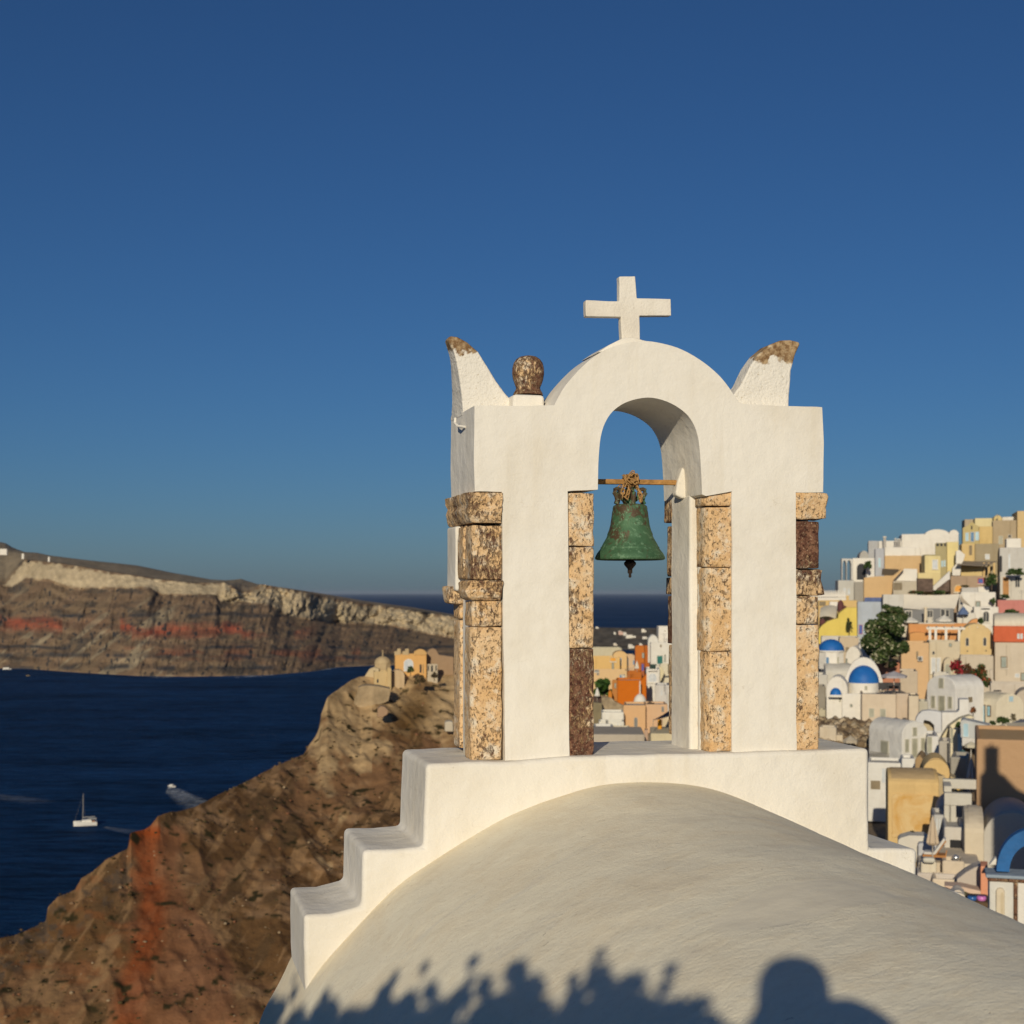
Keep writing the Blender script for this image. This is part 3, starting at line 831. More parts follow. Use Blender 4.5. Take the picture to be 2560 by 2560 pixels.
# lava benches: stepped depth
st = np.abs(((Sg*7+0.6*fbm(X/130, Sg*2, 0, 3, 3)) % 1)-.5)*2
Yd2 = Yd + gl*fade*amp*0.30 + np.where(Sg < 1, (st-.5)*12, 0)*fade
z = -(py-HY)/F*Yd2
z = np.where(Sg > 3, np.interp(Sg, [3, 3.25, 3.6, 4], [1, .99, .8, 0])*(z-SEA+6)+SEA-6, z)
z = np.where(Sg <= 0, SEA-3, z)
Wp = np.stack([(X-1280)/F*Yd2, Yd2, z], -1)
nz_ = fbm(X/45, py/14, 0, 5, 41); nf = fbm(X/10, py/7, 0, 4, 47)
col = np.zeros(X.shape+(3,))+np.array([0.185, 0.125, 0.078])
col = lerpc(col, [0.10, 0.078, 0.058], (fbm(X/48, py/18, 0, 4, 67)-.1)*4)
col = lerpc(col, [0.20, 0.14, 0.085], (fbm((X+1.2*py)/30, (py-1.1*X)/120, 0, 4, 61)-.02)*4)
col = lerpc(col, [0.27, 0.215, 0.14], ((fbm((X+py*1.3)/26, (py-.9*X)/170, 0, 4, 63)-.25)*6)*np.clip((520-X)/100, 0, 1)*np.clip((.95-Sg)*4, 0, 1))
# red band
rc = np.where(X < 330, 1560, 1576)+(X-600)*0.035*(X > 560)+10*fbm(X/60, 0*X, 0, 3, 71)
rm = np.clip(1.25-np.abs(py-rc+6*nf)/19, 0, 1)*np.clip((fbm(X/70, py/40, 0, 4, 73)+.28)*4, 0, 1)*np.clip((800-X)/90, 0, 1)
rm *= np.where((X > 155) & (X < 300), 0.15, 1)
col = lerpc(col, [0.30, 0.075, 0.042], np.clip(rm*(.7+.4*nz_), 0, 1))
r2 = np.clip(1.1-np.abs(py-1635)/24, 0, 1)*np.clip((fbm(X/60, py/16, 0, 4, 75)-.05)*5, 0, 1)*(X > 280)*(X < 900)
col = lerpc(col, [0.20, 0.075, 0.045], r2*.7)
# dark lava benches
for yc, th, sd in ((1536, 6, 81), (1652-12, 7, 83), (1618, 5, 85), (1668, 7, 87)):
    dm = np.clip(1.2-np.abs(py-yc-6*fbm(X/80, 0*X, 0, 3, sd))/th, 0, 1)*np.clip((fbm(X/60, 0*X, 0, 3, sd+1)+.1)*5, 0, 1)
    col = lerpc(col, [0.052, 0.052, 0.055], dm*(.8+.4*nf))
col = lerpc(col, [0.05, 0.046, 0.045], np.clip((fbm(X/7, py/11, 0, 3, 91)-.38)*8, 0, 1)*(Sg < 1))
# pale pumice band
wn = fbm(X/16, py/30, 0, 4, 95); streak = fbm((X-.35*py)/5, py/50, 0, 3, 97)
wmk = np.clip((Sg-1+.10*nf)*9, 0, 1)*np.clip((2-Sg+.25*nf)*6, 0, 1)*np.where((yb-yt) > 6, 1, (yb-yt)/6)
wcol = np.array([0.41, 0.33, 0.215])*(1+.14*wn+.16*streak)[..., None]
wcol = lerpc(wcol, [0.20, 0.165, 0.12], np.clip((fbm((X-.8*py)/22, py/60, 0, 3, 99)-.12)*3, 0, .85)*(X > 560))
col = col*(1-wmk[..., None])+wcol*wmk[..., None]
top = np.clip((Sg-2)*5, 0, 1)
col = lerpc(col, np.array([0.25, 0.20, 0.135]), top*(1-np.clip((X-560)/200, 0, .5)*(Sg < 2.7)))
col = np.clip(col*1.1*(1+.16*nz_+.15*nf)[..., None], .01, 1)
ny, nx = X.shape
ix = np.arange(ny*nx).reshape(ny, nx)
Q = np.stack([ix[:-1, :-1], ix[:-1, 1:], ix[1:, 1:], ix[1:, :-1]], -1).reshape(-1, 4)
isl = npmesh('island', Wp.reshape(-1, 3), Q, rock_mat('island_rock', 0.012, 9, .35), colors=col.reshape(-1, 3))
isl['kind'] = 'structure'

# ---- low far coast seen through the arch
cx2 = np.linspace(1280, 2700, 260)
S2 = np.linspace(0, 1, 40)
Sg, X = np.meshgrid(np.concatenate([S2, [1.3, 2.0]]), cx2, indexing='ij')
tpy = poly([(1280,1590),(1460,1572),(1490,1568),(1560,1570),(1620,1570),(1660,1571),(2000,1572),(2700,1580)])(X)
bpy_ = poly([(1280,1640),(1480,1630),(1560,1628),(1640,1632),(2700,1634)])(X)
py = bpy_+(tpy-bpy_)*np.clip(Sg, 0, 1)
Y0 = -SEA*F/(bpy_-HY)
Yd = Y0+Sg*900+fbm(X/30, Sg*3, 0, 4, 3)*60*(Sg > 0)
z = -(py-HY)/F*Yd; z = np.where(Sg > 1, np.where(Sg > 1.5, SEA-8, z), z); z = np.where(Sg <= 0, SEA-2, z)
col = np.zeros(X.shape+(3,))+np.array([0.15, 0.125, 0.09])
col = np.clip(col*(1+.6*fbm(X/12, py/4, 0, 4, 8)+.3*fbm(X/4, py/2, 0, 3, 18))[..., None], .01, 1)
col = lerpc(col, [.2, .15, .1], (fbm(X/25, py/6, 0, 3, 28)-.25)*4)
ny, nx = X.shape; ix = np.arange(ny*nx).reshape(ny, nx)
Q = np.stack([ix[:-1, :-1], ix[:-1, 1:], ix[1:, 1:], ix[1:, :-1]], -1).reshape(-1, 4)
fc = npmesh('far_coast', np.stack([(X-1280)/F*Yd, Yd, z], -1).reshape(-1, 3), Q, rock_mat('coast_rock', 0.01, 8, .3), colors=col.reshape(-1, 3))
fc['kind'] = 'structure'
M_WHT = wall((0.78, 0.74, 0.66))
for i, (dx, dy, w_, h_, cc, lab) in enumerate([
    (140,175,45,22,(.7,.66,.58),'tiny white house at the left end of the far coast skyline'),
    (405,255,34,20,(.7,.68,.6),'small white house left of the pink one on the far coast'),
    (497,245,70,32,(.62,.42,.34),'pinkish far house on the dark coast seen through the arch'),
    (560,258,50,20,(.72,.68,.6),'low white house just right of the pink far house'),
    (845,222,70,44,(.75,.7,.6),'pale far house with a dome, highest right on the coast'),
    (650,305,150,30,(.74,.7,.6),'long row-like white house in the middle of the far coast'),
    (870,335,90,40,(.72,.68,.6),'broad white far house beside the chapel dome'),
    (415,430,60,30,(.68,.6,.48),'cream far house alone low on the dark coast'),
    (655,455,90,45,(.7,.66,.58),'blocky white far house next to the orange tower'),
    (800,430,50,26,(.75,.7,.62),'white far house just above the orange tower roof')]):
    px = 1470+dx/6.04; py_ = 1540+(dy)/6.04
    t = np.clip((1632-py_)/(1632-1570), 0, 1); Yh = 130*F/150+float(t)*900-30
    p = P(px, py_+h_/6.04/2, Yh); ww = w_/6.04/F*Yh; hh_ = h_/6.04/F*Yh
    h = empty('distant_house', p, 0.1, lab, 'house', 'white houses scattered on the far coast')
    MB().box((-ww/2, 0, -5), (ww*.15, ww*.5, hh_)).box((ww*.153, 1, -5), (ww/2, ww*.5, hh_*.62)).build('wall', wall(cc), h)
    MB().box((-ww*.5-.3, -.3, hh_+.01), (ww*.15+.3, ww*.5+.3, hh_+.8)).build('roof', M_WHT, h)
for i, (px, py_, w_, hh_, lab) in enumerate([(8,1378,17,7,'white house on the far island ridge at the left edge'),(57,1388,5,5,'tiny white hut on the ridge right of the edge house'),(122,1395,4,4,'tiny pale hut on the far island above the pale cliff'),(12,1673,9,5,'white boathouse at the foot of the far island cliffs')]):
    Yh = 2950 if py_ < 1500 else 2440
    p = P(px, py_+2, Yh-60 if py_ < 1500 else Yh)
    ww = w_/F*Yh; h3 = hh_/F*Yh
    h = empty('distant_house', p, 0.1, lab, 'house')
    MB().box((-ww/2, 0, -6), (ww/2, ww*.4+3, h3)).build('wall', M_WHT, h)
    MB().box((-ww/2-.3, -.3, h3+.01), (ww/2+.3, ww*.4+3.3, h3+.6)).build('roof', M_WHT, h)

# ---- headland + village ground: one heightfield in polar layout
sil = [(-600,2560),(-200,2440),(0,2344),(36,2338),(114,2302),(120,2266),(145,2241),(188,2226),(203,2197),(232,2179),(264,2146),(319,2117),(326,2079),(362,2072),(377,2063),(395,2039),(428,2029),(442,2029),(489,2018),(543,1991),(616,1954),(674,1925),(700,1911),(760,1884),(772,1861),(788,1840),(797,1820),(800,1800),(803,1782),(812,1757),(818,1741),(843,1724),(876,1701),(905,1692),(940,1684),(1000,1676),(1060,1668),(1131,1655),(1180,1652)]
silf = poly(sil)
Drf = poly([(-600,150),(0,168),(300,186),(500,206),(700,236),(800,258),(900,280),(1180,300),(2800,300)])
vy = np.array([12, 40, 60, 85, 100, 130, 150, 175, 200, 230, 260, 300, 330, 400, 520.])
vt_ = {1300: [-9,-12,-15,-18,-19,-21,-22,-23,-23,-24,-24,-24,-26,-60,-136],
       1500: [-9,-11,-12,-14,-15,-18,-19,-20,-20,-20,-19,-19,-22,-60,-136],
       1700: [-9,-11,-12,-14,-15,-17,-18,-18,-17,-17,-16,-16,-20,-60,-136],
       2000: [-9,-13,-15,-17,-18,-19,-18,-17,-15,-13,-12,-12,-14,-50,-136],
       2150: [-10,-14,-17,-18.5,-19,-19,-17,-14,-9,-3,-1,-1,-3,-40,-136],
       2560: [-10,-15,-18,-19,-19,-18,-15,-11,-4,2,8,9,6,-30,-136],
       3200: [-6,-9,-12,-13,-13,-12,-10,-6,0,6,12,12,8,-30,-136]}
vk = sorted(vt_); vtab = np.array([vt_[k] for k in vk], float)
a = np.concatenate([np.linspace(-600, -20, 30, endpoint=False), np.linspace(-20, 1190, 520), np.linspace(1194, 3200, 170)])
Yv = np.concatenate([np.linspace(14, 140, 46, endpoint=False), np.linspace(140, 310, 330, endpoint=False), np.linspace(310, 540, 40)])
Yg, X = np.meshgrid(Yv, a, indexing='ij')
sp = silf(X); dr = Drf(X)
av_ = np.arange(-700, 3300, 4.0); sk_ = silf(av_); kr_ = np.exp(-(np.arange(-75, 76)*4.0)**2/(2*90.0**2)); kr_ /= kr_.sum()
spb = np.interp(a, av_, np.convolve(np.pad(sk_, 75, mode='edge'), kr_, mode='valid'))[None, :]
tq = np.clip((Yg-150)/(dr-150), 0, 1)**5
zs = -((spb+22)*(1-tq)+sp*tq-HY)/F*dr
zn = -45.0+0*X
t = np.clip((Yg-150)/(dr-150), 0, 1)
p_ = np.interp(a, [0, 700, 820, 1180], [1.0, 1.0, 1.25, 1.35])[None, :]
zh = np.where(Yg < 150, np.interp(Yg, [10, 40, 75, 115, 150], [-12, -45, -62, -60, -45]), zn+(zs-zn)*t**p_)
bey = Yg-dr
drop = np.interp(bey, [0, 5, 15, 60, 130, 220], [0, 2, 12, 62, 125, 200])
zh = np.where(bey > 0, np.maximum(-(sp-HY)/F*dr-drop, SEA-6), zh)
# village table
zv = np.zeros_like(X)
zcol = np.stack([np.interp(Yv, vy, vtab[i]) for i in range(len(vk))], 1)
for j in range(len(a)):
    q = np.clip(np.interp(a[j], vk, range(len(vk))), 0, len(vk)-1-1e-6); i = int(q)
    zv[:, j] = zcol[:, i]*(1-(q-i))+zcol[:, i+1]*(q-i)
bl = np.clip((X-1180)/(1320-1180), 0, 1); bl = bl*bl*(3-2*bl)
Zt = zh*(1-bl)+zv*bl
wx = (X-1280)/F*Yg
cov = np.clip((1190-X)/60, 0, 1)
rim_f = np.clip(np.abs(bey)/6, .25, 1)
pyv = HY - Zt/Yg*F
gul = (1-np.abs(fbm((wx+.45*Yg)/17, (Yg-.3*wx)/70, 0, 5, 11)))-.72
gul2 = (1-np.abs(fbm((wx+.2*Yg)/6, Yg/16, 0, 4, 15)))-.72
Zt = Zt + cov*rim_f*(gul*2.6+gul2*.55+fbm(wx/3.2, Yg/3.2, 0, 4, 19)*.22+fbm(wx/1.2, Yg/1.2, 0, 3, 23)*.12 + np.clip((X-740)/120, 0, 1)*(gul2*.45+gul*.6))*np.clip((Yg-60)/60, 0, 1) + (1-cov)*fbm(wx/9, Yg/9, 0, 3, 20)*.8
Zt = np.maximum(Zt, SEA-6)
# colours
n1 = fbm(wx/14, Yg/14, Zt/14, 5, 31); n2 = fbm(wx/4, Yg/4, Zt/4, 4, 37); n3 = fbm(wx/1.5, Yg/1.5, Zt/1.5, 3, 39)
col = np.zeros(X.shape+(3,))+np.array([0.25, 0.16, 0.095])
col = lerpc(col, [0.165, 0.105, 0.055], (n1+.08)*3)
col = lerpc(col, [0.33, 0.235, 0.15], (n2-.12)*3)
col = lerpc(col, [0.145, 0.10, 0.058], (fbm((X+.6*pyv)/55, (pyv-.6*X)/110, 0, 4, 43)-.12)*6)
col = lerpc(col, [0.30, 0.21, 0.125], (fbm((X+.8*pyv)/26, (pyv-.8*X)/120, 0, 4, 45)-.16)*6)
# red wall of scoria
rl = np.interp(pyv, [2060, 2250, 2330, 2420, 2560], [325, 345, 330, 310, 285]); rr_ = np.interp(pyv, [2060, 2250, 2330, 2420, 2560, 2700], [455, 470, 520, 590, 610, 620])
rmk = np.clip((X-rl+22+10*n2*4)/30, 0, 1)*np.clip((rr_-X+30*n1)/22, 0, 1)*np.clip((pyv-2062)/12, 0, 1)
col = col*(1-.78*rmk[..., None])+.78*rmk[..., None]*lerpc(lerpc(np.zeros(X.shape+(3,))+np.array([.25, .125, .07]), [.28, .080, .030], np.clip(1.5-np.abs(X-rl-35-15*n1*2)/36, 0, 1)), [.27, .15, .095], np.clip((X-rl-90)/60, 0, 1)+n2*.8)
r3 = np.clip(1-np.abs(pyv-2078-10*n2)/36, 0, 1)*((X > 312) & (X < 400))
col = lerpc(col, [.34, .09, .028], r3)
r4 = np.clip((fbm(X/60, pyv/20, 0, 4, 57)-.2)*6, 0, 1)*(X < 330)*np.clip((pyv-2100)/40, 0, 1)
col = lerpc(col, [.30, .12, .05], r4*.35)
rk = np.clip((fbm(X/22, pyv/16, 0, 4, 59)-.08)*6, 0, 1)*((X < 330))*np.clip(1.6-np.abs(pyv-(2420-.75*X))/50, 0, 1)
col = lerpc(col, [.13, .105, .085], rk)
# yellow tuff crags near the castle
tf = np.clip((n1*.9+fbm(X/48, pyv/40, 0, 3, 63)*1.3+.75+ (X > 770)*(X < 930)*.6-np.clip((pyv-1750)/130, 0, 3)*.7)*1.8, 0, 1)*np.clip((X-740)/50, 0, 1)
tf = np.maximum(tf, np.clip((X-1040)/40, 0, 1)*np.clip(1.4-np.abs(pyv-1770)/70, 0, 1)*np.clip((n1+.25)*5, 0, 1))
col = lerpc(col, [0.56, 0.46, 0.30], tf*(.85+.3*n3+.3*n2))
dk = np.clip(1.3-np.abs(X-(1045-.45*(pyv-1750)))/55, 0, 1)*np.clip(1.3-np.abs(pyv-1790)/70, 0, 1)
col = lerpc(col, [0.14, 0.088, 0.035], dk*.85)
col = lerpc(col, [0.30, 0.235, 0.16], (1-cov)*.6)
col = lerpc(col, [0.045, 0.042, 0.022], (fbm(wx/1.9, Yg/1.9, 0, 3, 71)-.42)*6*cov)
col = np.clip(col*(1+.18*n3+.16*n2)[..., None], .01, 1)
col = col*np.where(cov[..., None] > 0, np.array([.98, .83, .66]), 1)
W3 = np.stack([wx, Yg, Zt], -1)
ny, nx = X.shape; ix = np.arange(ny*nx).reshape(ny, nx)
Q = np.stack([ix[:-1, :-1], ix[:-1, 1:], ix[1:, 1:], ix[1:, :-1]], -1).reshape(-1, 4)
terr = npmesh('hillside', W3.reshape(-1, 3), Q, rock_mat('volcanic_ground', 0.5, 0.28, .2), colors=col.reshape(-1, 3))
terr['kind'] = 'structure'
# boulders and dry scrub on the headland
rg = np.random.RandomState(5)
cand = np.argwhere((X > 5) & (X < 1150) & (Yg > 148) & (bey < 1) & (pyv < 2600) & (pyv > 1690))
ico = np.array([[0,0,1],[.89,0,.45],[.28,.85,.45],[-.72,.53,.45],[-.72,-.53,.45],[.28,-.85,.45],[.72,.53,-.45],[-.28,.85,-.45],[-.89,0,-.45],[-.28,-.85,-.45],[.72,-.53,-.45],[0,0,-1]])
icf = [(0,1,2),(0,2,3),(0,3,4),(0,4,5),(0,5,1),(1,6,2),(2,7,3),(3,8,4),(4,9,5),(5,10,1),(6,7,2),(7,8,3),(8,9,4),(9,10,5),(10,6,1),(11,7,6),(11,8,7),(11,9,8),(11,10,9),(11,6,10)]
def scatter(name, n_, smin, smax, mat, tints, lab, cat, sq=.7, sd=1):
    V = []; Fq = []; C = []
    pick = cand[rg.randint(0, len(cand), n_)]
    dens = fbm(X[pick[:,0], pick[:,1]]/40, pyv[pick[:,0], pick[:,1]]/40, 0, 3, sd)
    pick = pick[dens > -.12]
    for k, (i, j) in enumerate(pick):
        s_ = smin+(smax-smin)*rg.rand()**3
        v = ico*(1+.5*(rg.rand(12, 1)-.5))*s_*np.array([1+.5*rg.rand(), 1, sq+.3*rg.rand()])
        V.append(v+W3[i, j]+np.array([rg.randn()*.3, rg.randn()*.3, s_*.25])); Fq.append(np.array(icf)+12*k)
        C.append(np.tile(np.array(tints[rg.randint(len(tints))])*(0.7+.6*rg.rand()), (12, 1)))
    o = npmesh(name, np.concatenate(V), np.concatenate(Fq), mat, colors=np.concatenate(C), smooth=False)
    return tag(o, lab, cat, kind='stuff')
scatter('loose_rocks', 700, .07, .26, rock_mat('loose_rock', 1.5, .2, .3), [(.20,.125,.07),(.25,.16,.09),(.12,.085,.055),(.22,.10,.055),(.32,.24,.15)], 'loose brown, grey and reddish rocks strewn over the headland slope', 'rocks')
scatter('dry_scrub', 2200, .07, .26, rock_mat('scrub', 3, .1, .5), [(.075,.055,.025),(.09,.06,.028),(.11,.07,.032),(.06,.05,.025)], 'low dark dry scrub dotted over the brown headland slope', 'scrub', .5, 7)
# ============================================================ village builders
ZO = {'A': (2040,1260,3.715), 'B': (2040,1560,3.715), 'C': (2140,1860,4.2), 'D': (1470,1540,6.04), 'E': (760,1600,4.83), 'S': (0,0,1.0)}
def zk(k, x, y):
    a, b, s = ZO[k]; return a+x/s, b+y/s
def yauto(py): return float(np.interp(py, [1400,1470,1550,1600,1700,1800,1900,2000,2150,2300], [232,215,198,185,165,148,125,105,85,62]))
class Frame:
    """a facade plane standing at depth Y, turned by phi"""
    def __init__(s, k, x, yb, Y, phi, raw=False):
        px, py = zk(k, x, yb)
        # phi is measured from the line of sight of the photograph to the house
        phi = (phi if raw else phi*.3)-math.degrees(math.atan((px-1280)/F))
        s.k = k; s.Y = Y; s.c = math.cos(R(phi)); s.s = math.sin(R(phi)); s.phi = phi
        s.O = Vector(((px-1280)/F*Y, Y, 0)); s.zb = -(py-HY)/F*Y
        s.sc = F/Y*ZO[k][2]        # zoom px per metre
    def uv(s, x, y, v=0.0):
        px, py = zk(s.k, x, y)
        u, z = UV(px, py, v, s.O, s.c, s.s)
        return u, z-s.zb
    def root(s, name, label, cat, group=None):
        return empty(name, (s.O.x, s.O.y, s.zb), R(s.phi), label, cat, group)
_mc = {}
def mcol(col, rough=.7, metal=0):
    key = (col, rough, metal)
    if key not in _mc: _mc[key] = simple('paint', col, rough, metal, .2, 1.5)
    return _mc[key]
STY = {  # pane colour, frame colour
 'dark': ((.03,.032,.035), (.62,.58,.5)), 'white': ((.55,.58,.6), (.75,.72,.66)), 'shut': ((.36,.35,.27), (.55,.52,.42)),
 'blue': ((.10,.22,.38), (.6,.6,.58)), 'lblue': ((.40,.58,.66), (.62,.63,.6)), 'teal': ((.01,.14,.12), (.6,.58,.5)), 'wood': ((.42,.19,.04), (.62,.58,.5)),
 'brown': ((.30,.34,.30), (.20,.13,.07)), 'bdoor': ((.30,.52,.60), (.18,.12,.08)), 'orange': ((.75,.33,.04), (.6,.5,.3)), 'redb': ((.05,.10,.35), (.45,.08,.07)),
 'hole': ((.035,.035,.04), None), 'tan': ((.24,.19,.12), None), 'grey': ((.2,.2,.19), (.35,.33,.3)), 'iron': ((.015,.015,.018), None)}
def arch_pts(u0, u1, z0, z1, arch, n=8):
    if not arch: return [(u0, z0), (u1, z0), (u1, z1), (u0, z1)]
    r = (u1-u0)/2; c = (u0+u1)/2; zc = max(z0+.05, z1-r)
    return [(u0, z0), (u1, z0)]+[(c+r*math.cos(math.pi*i/n), zc+(z1-zc)*math.sin(math.pi*i/n)) for i in range(n+1)]
def window(root, fr, x, y, w_, h_, style, v=0.0, side=None, name=None):
    arch = style.endswith('^'); st = style.rstrip('^')
    pc, fc_ = STY[st]
    if side:   # on the left face
        px, _ = zk(fr.k, x, y); xp = (px-1280)/F
        vv = (fr.O.x-xp*fr.Y)/(xp*fr.c+fr.s); Yp = fr.Y+vv*fr.c
        cz = -(zk(fr.k, x, y)[1]-HY)/F*Yp-fr.zb
        hh = h_/fr.sc/2; ww = w_/fr.sc/2/max(.25, abs(fr.s+xp*fr.c)); cu = vv
        mk = lambda m, pts, a, b: m.prism_x(pts, -b, -a)
    else:
        cu, cz = fr.uv(x, y, v); hh = h_/fr.sc/2; ww = abs(fr.uv(x+w_/2, y, v)[0]-fr.uv(x-w_/2, y, v)[0])/2
        mk = lambda m, pts, a, b: m.prism(pts, v-b, v-a)
    u0, u1, z0, z1 = cu-ww, cu+ww, cz-hh, cz+hh
    nm = name or ('door' if (hh > ww*1.9 and hh*2 > 1.7) else 'window')
    m = MB(); mk(m, arch_pts(u0, u1, z0, z1, arch), -.05, .03)
    if fc_ is None:
        return m.build(nm, mcol(pc), root)
    t = min(.12, ww*.28)
    o = None
    mf = MB()
    if not arch:
        for a_, b_ in (((u0-t, z0-t), (u0, z1+t)), ((u1, z0-t), (u1+t, z1+t)), ((u0, z1), (u1, z1+t)), ((u0, z0-t), (u1, z0))):
            mk(mf, [(a_[0], a_[1]), (b_[0], a_[1]), (b_[0], b_[1]), (a_[0], b_[1])], -.03, .07)
    else:
        op = arch_pts(u0-t, u1+t, z0-t, z1+t, True); ip = arch_pts(u0, u1, z0, z1, True)
        for i in range(len(op)):
            j = (i+1) % len(op)
            mk(mf, [op[i], op[j], ip[j], ip[i]], -.03, .07)
    f = mf.build(nm, mcol(fc_), root)
    m.build('pane', mcol(pc, .35), f)
    if st != 'hole' and nm == 'window' and ww > .3 and not side:
        ms = MB(); mk(ms, [(u0-t-.06, z0-t-.10), (u1+t+.06, z0-t-.10), (u1+t+.06, z0-t-.004), (u0-t-.06, z0-t-.004)], -.03, .16); ms.build('sill', wall((.72,.68,.6)), f)
    if st in ('dark', 'white', 'blue', 'lblue') and ww > .25 and hh > .3:
        mm = MB(); mk(mm, [(cu-.025, z0+.01), (cu+.025, z0+.01), (cu+.025, z1-.01 if not arch else z1-.05), (cu-.025, z1-.01 if not arch else z1-.05)], .031, .055)
        mm.build('glazing_bar', mcol(fc_), f)
    return f
WH = (.76,.72,.645); CR = (.70,.60,.44); OC = (.62,.42,.20); BE = (.58,.48,.36); GR = (.50,.48,.45)
def H(k, x0, x1, yt, yb, col, label, Y=None, phi=18, d=6, roof='flat', rise=0, wins=(), name='house', cat='house', ext=3.0, rc=None, stain=.34, group=None, bev=.13):
    if Y is None: Y = yauto(zk(k, x0, yb)[1])
    fr = Frame(k, x0, yb, Y, phi)
    w_ = fr.uv(x1, yb)[0]; h = fr.uv(x0, yt)[1]
    r = fr.root(name, label, cat, group)
    M = wall(col, stain); MR = wall(rc or tuple(min(.8, c*1.02) for c in col), stain)
    rs = rise/fr.sc
    if roof == 'flat':
        t = .22; p = .28
        m = MB()
        b = [(0,0),(w_,0),(w_,d),(0,d)]; ii = [(t,t),(w_-t,t),(w_-t,d-t),(t,d-t)]
        V = [(x,y,-ext) for x,y in b]+[(x,y,h) for x,y in b]+[(x,y,h) for x,y in ii]+[(x,y,h-p) for x,y in ii]
        Q = [(3,2,1,0)]+[(i,(i+1)%4,(i+1)%4+4,i+4) for i in range(4)]+[(i+4,(i+1)%4+4,(i+1)%4+8,i+8) for i in range(4)]+[(i+8,(i+1)%4+8,(i+1)%4+12,i+12) for i in range(4)]+[(12,13,14,15)]
        m.add(V, Q); m.build('wall', M, r, bevel=bev, seg=2)
        MB().box((t+.01,t+.01,h-p-.1), (w_-t-.01,d-t-.01,h-p+.03)).build('roof', wall(tuple(c*.9 for c in (rc or GR)), .3), r)
    elif roof == 'plain':
        MB().box((0,0,-ext), (w_,d,h)).build('wall', M, r, bevel=bev, seg=2)
    elif roof == 'vv':      # barrel running back, arched gable in front
        n = 16; pts = [(0,-ext),(w_,-ext)]+[(w_/2+w_/2*math.cos(math.pi*i/n), h-rs+rs*math.sin(math.pi*i/n)) for i in range(n+1)]
        MB().prism(pts, 0, d).build('wall', M, r, bevel=bev*.6, seg=2)
        q = [(w_/2+(w_/2-.06)*math.cos(math.pi*i/n), h-rs+(rs+.05)*math.sin(math.pi*i/n)) for i in range(n+1)]
        MB().prism(q, .35, d+.05).build('roof', MR, r, smooth=True)
    elif roof == 'vu':      # barrel running along the front
        n = 14; pts = [(0,-ext),(0,h-rs)]+[(d/2-d/2*math.cos(math.pi*i/n), h-rs+rs*math.sin(math.pi*i/n)) for i in range(1, n)]+[(d,h-rs),(d,-ext)]
        MB().prism_x(pts, 0, w_).build('wall', M, r, bevel=bev*.6, seg=2)
        q = [(d/2-(d/2-.04)*math.cos(math.pi*i/n), h-rs+(rs+.05)*math.sin(math.pi*i/n)) for i in range(n+1)]
        MB().prism_x(q, .25, w_-.25).build('roof', MR, r, smooth=True)
    if roof == 'flat' and w_ > 3.5 and Y > 100 and k != 'E':
        g = random.Random(int(x0*7+yt))
        for q in range(g.choice((0, 0, 1))):
            cx_ = g.uniform(.15, .85)*w_; cy_ = d*g.uniform(.45, .8)
            if g.random() < .5:
                a_ = g.uniform(.18, .3); hc = g.uniform(.35, .8)
                MB().box((cx_-a_, cy_-a_, h-.35), (cx_+a_, cy_+a_, h+hc)).box((cx_-a_-.06, cy_-a_-.06, h+hc+.002), (cx_+a_+.06, cy_+a_+.06, h+hc+.12)).build('chimney', M, r)
            else:
                hc = g.uniform(1.0, 1.8)
                MB().tube([(cx_, cy_, h-.35), (cx_, cy_, h+hc)], .025, 5).tube([(cx_-.45, cy_, h+hc-.1), (cx_+.45, cy_, h+hc-.1)], .02, 4).tube([(cx_-.3, cy_, h+hc-.35), (cx_+.3, cy_, h+hc-.35)], .02, 4).build('antenna', mcol((.25,.24,.22)), r)
        if g.random() < .5:
            u_ = g.uniform(.1, .9)*w_
            MB().tube([(u_, -.05, h-.15), (u_, -.05, max(-.5, h-4))], .04, 6).build('drainpipe', mcol(tuple(cc*.8 for cc in col)), r)
    for wd in wins:
        if len(wd) > 5 and wd[5] == 'L': window(r, fr, *wd[:5], side=True)
        else: window(r, fr, *wd[:5])
    r['w'] = w_; r['h'] = h
    return r, fr
def polywall(k, pts, Y, th, col, label, cat='wall', name='wall', phi=18, ref=None, mat=None, group=None, bev=.05):
    fr = Frame(k, pts[0][0], ref or max(p[1] for p in pts), Y, phi)
    r = fr.root(name, label, cat, group)
    m = MB().prism([fr.uv(*p) for p in pts], 0, th)
    m.build('masonry' if name == 'wall' else 'body', mat or wall(col, .25), r, bevel=bev)
    return r, fr
def dome_prof(r, h, n=10): return [(r*math.cos(math.pi/2*i/n), h*math.sin(math.pi/2*i/n)) for i in range(n)]+[(0.001, h)]
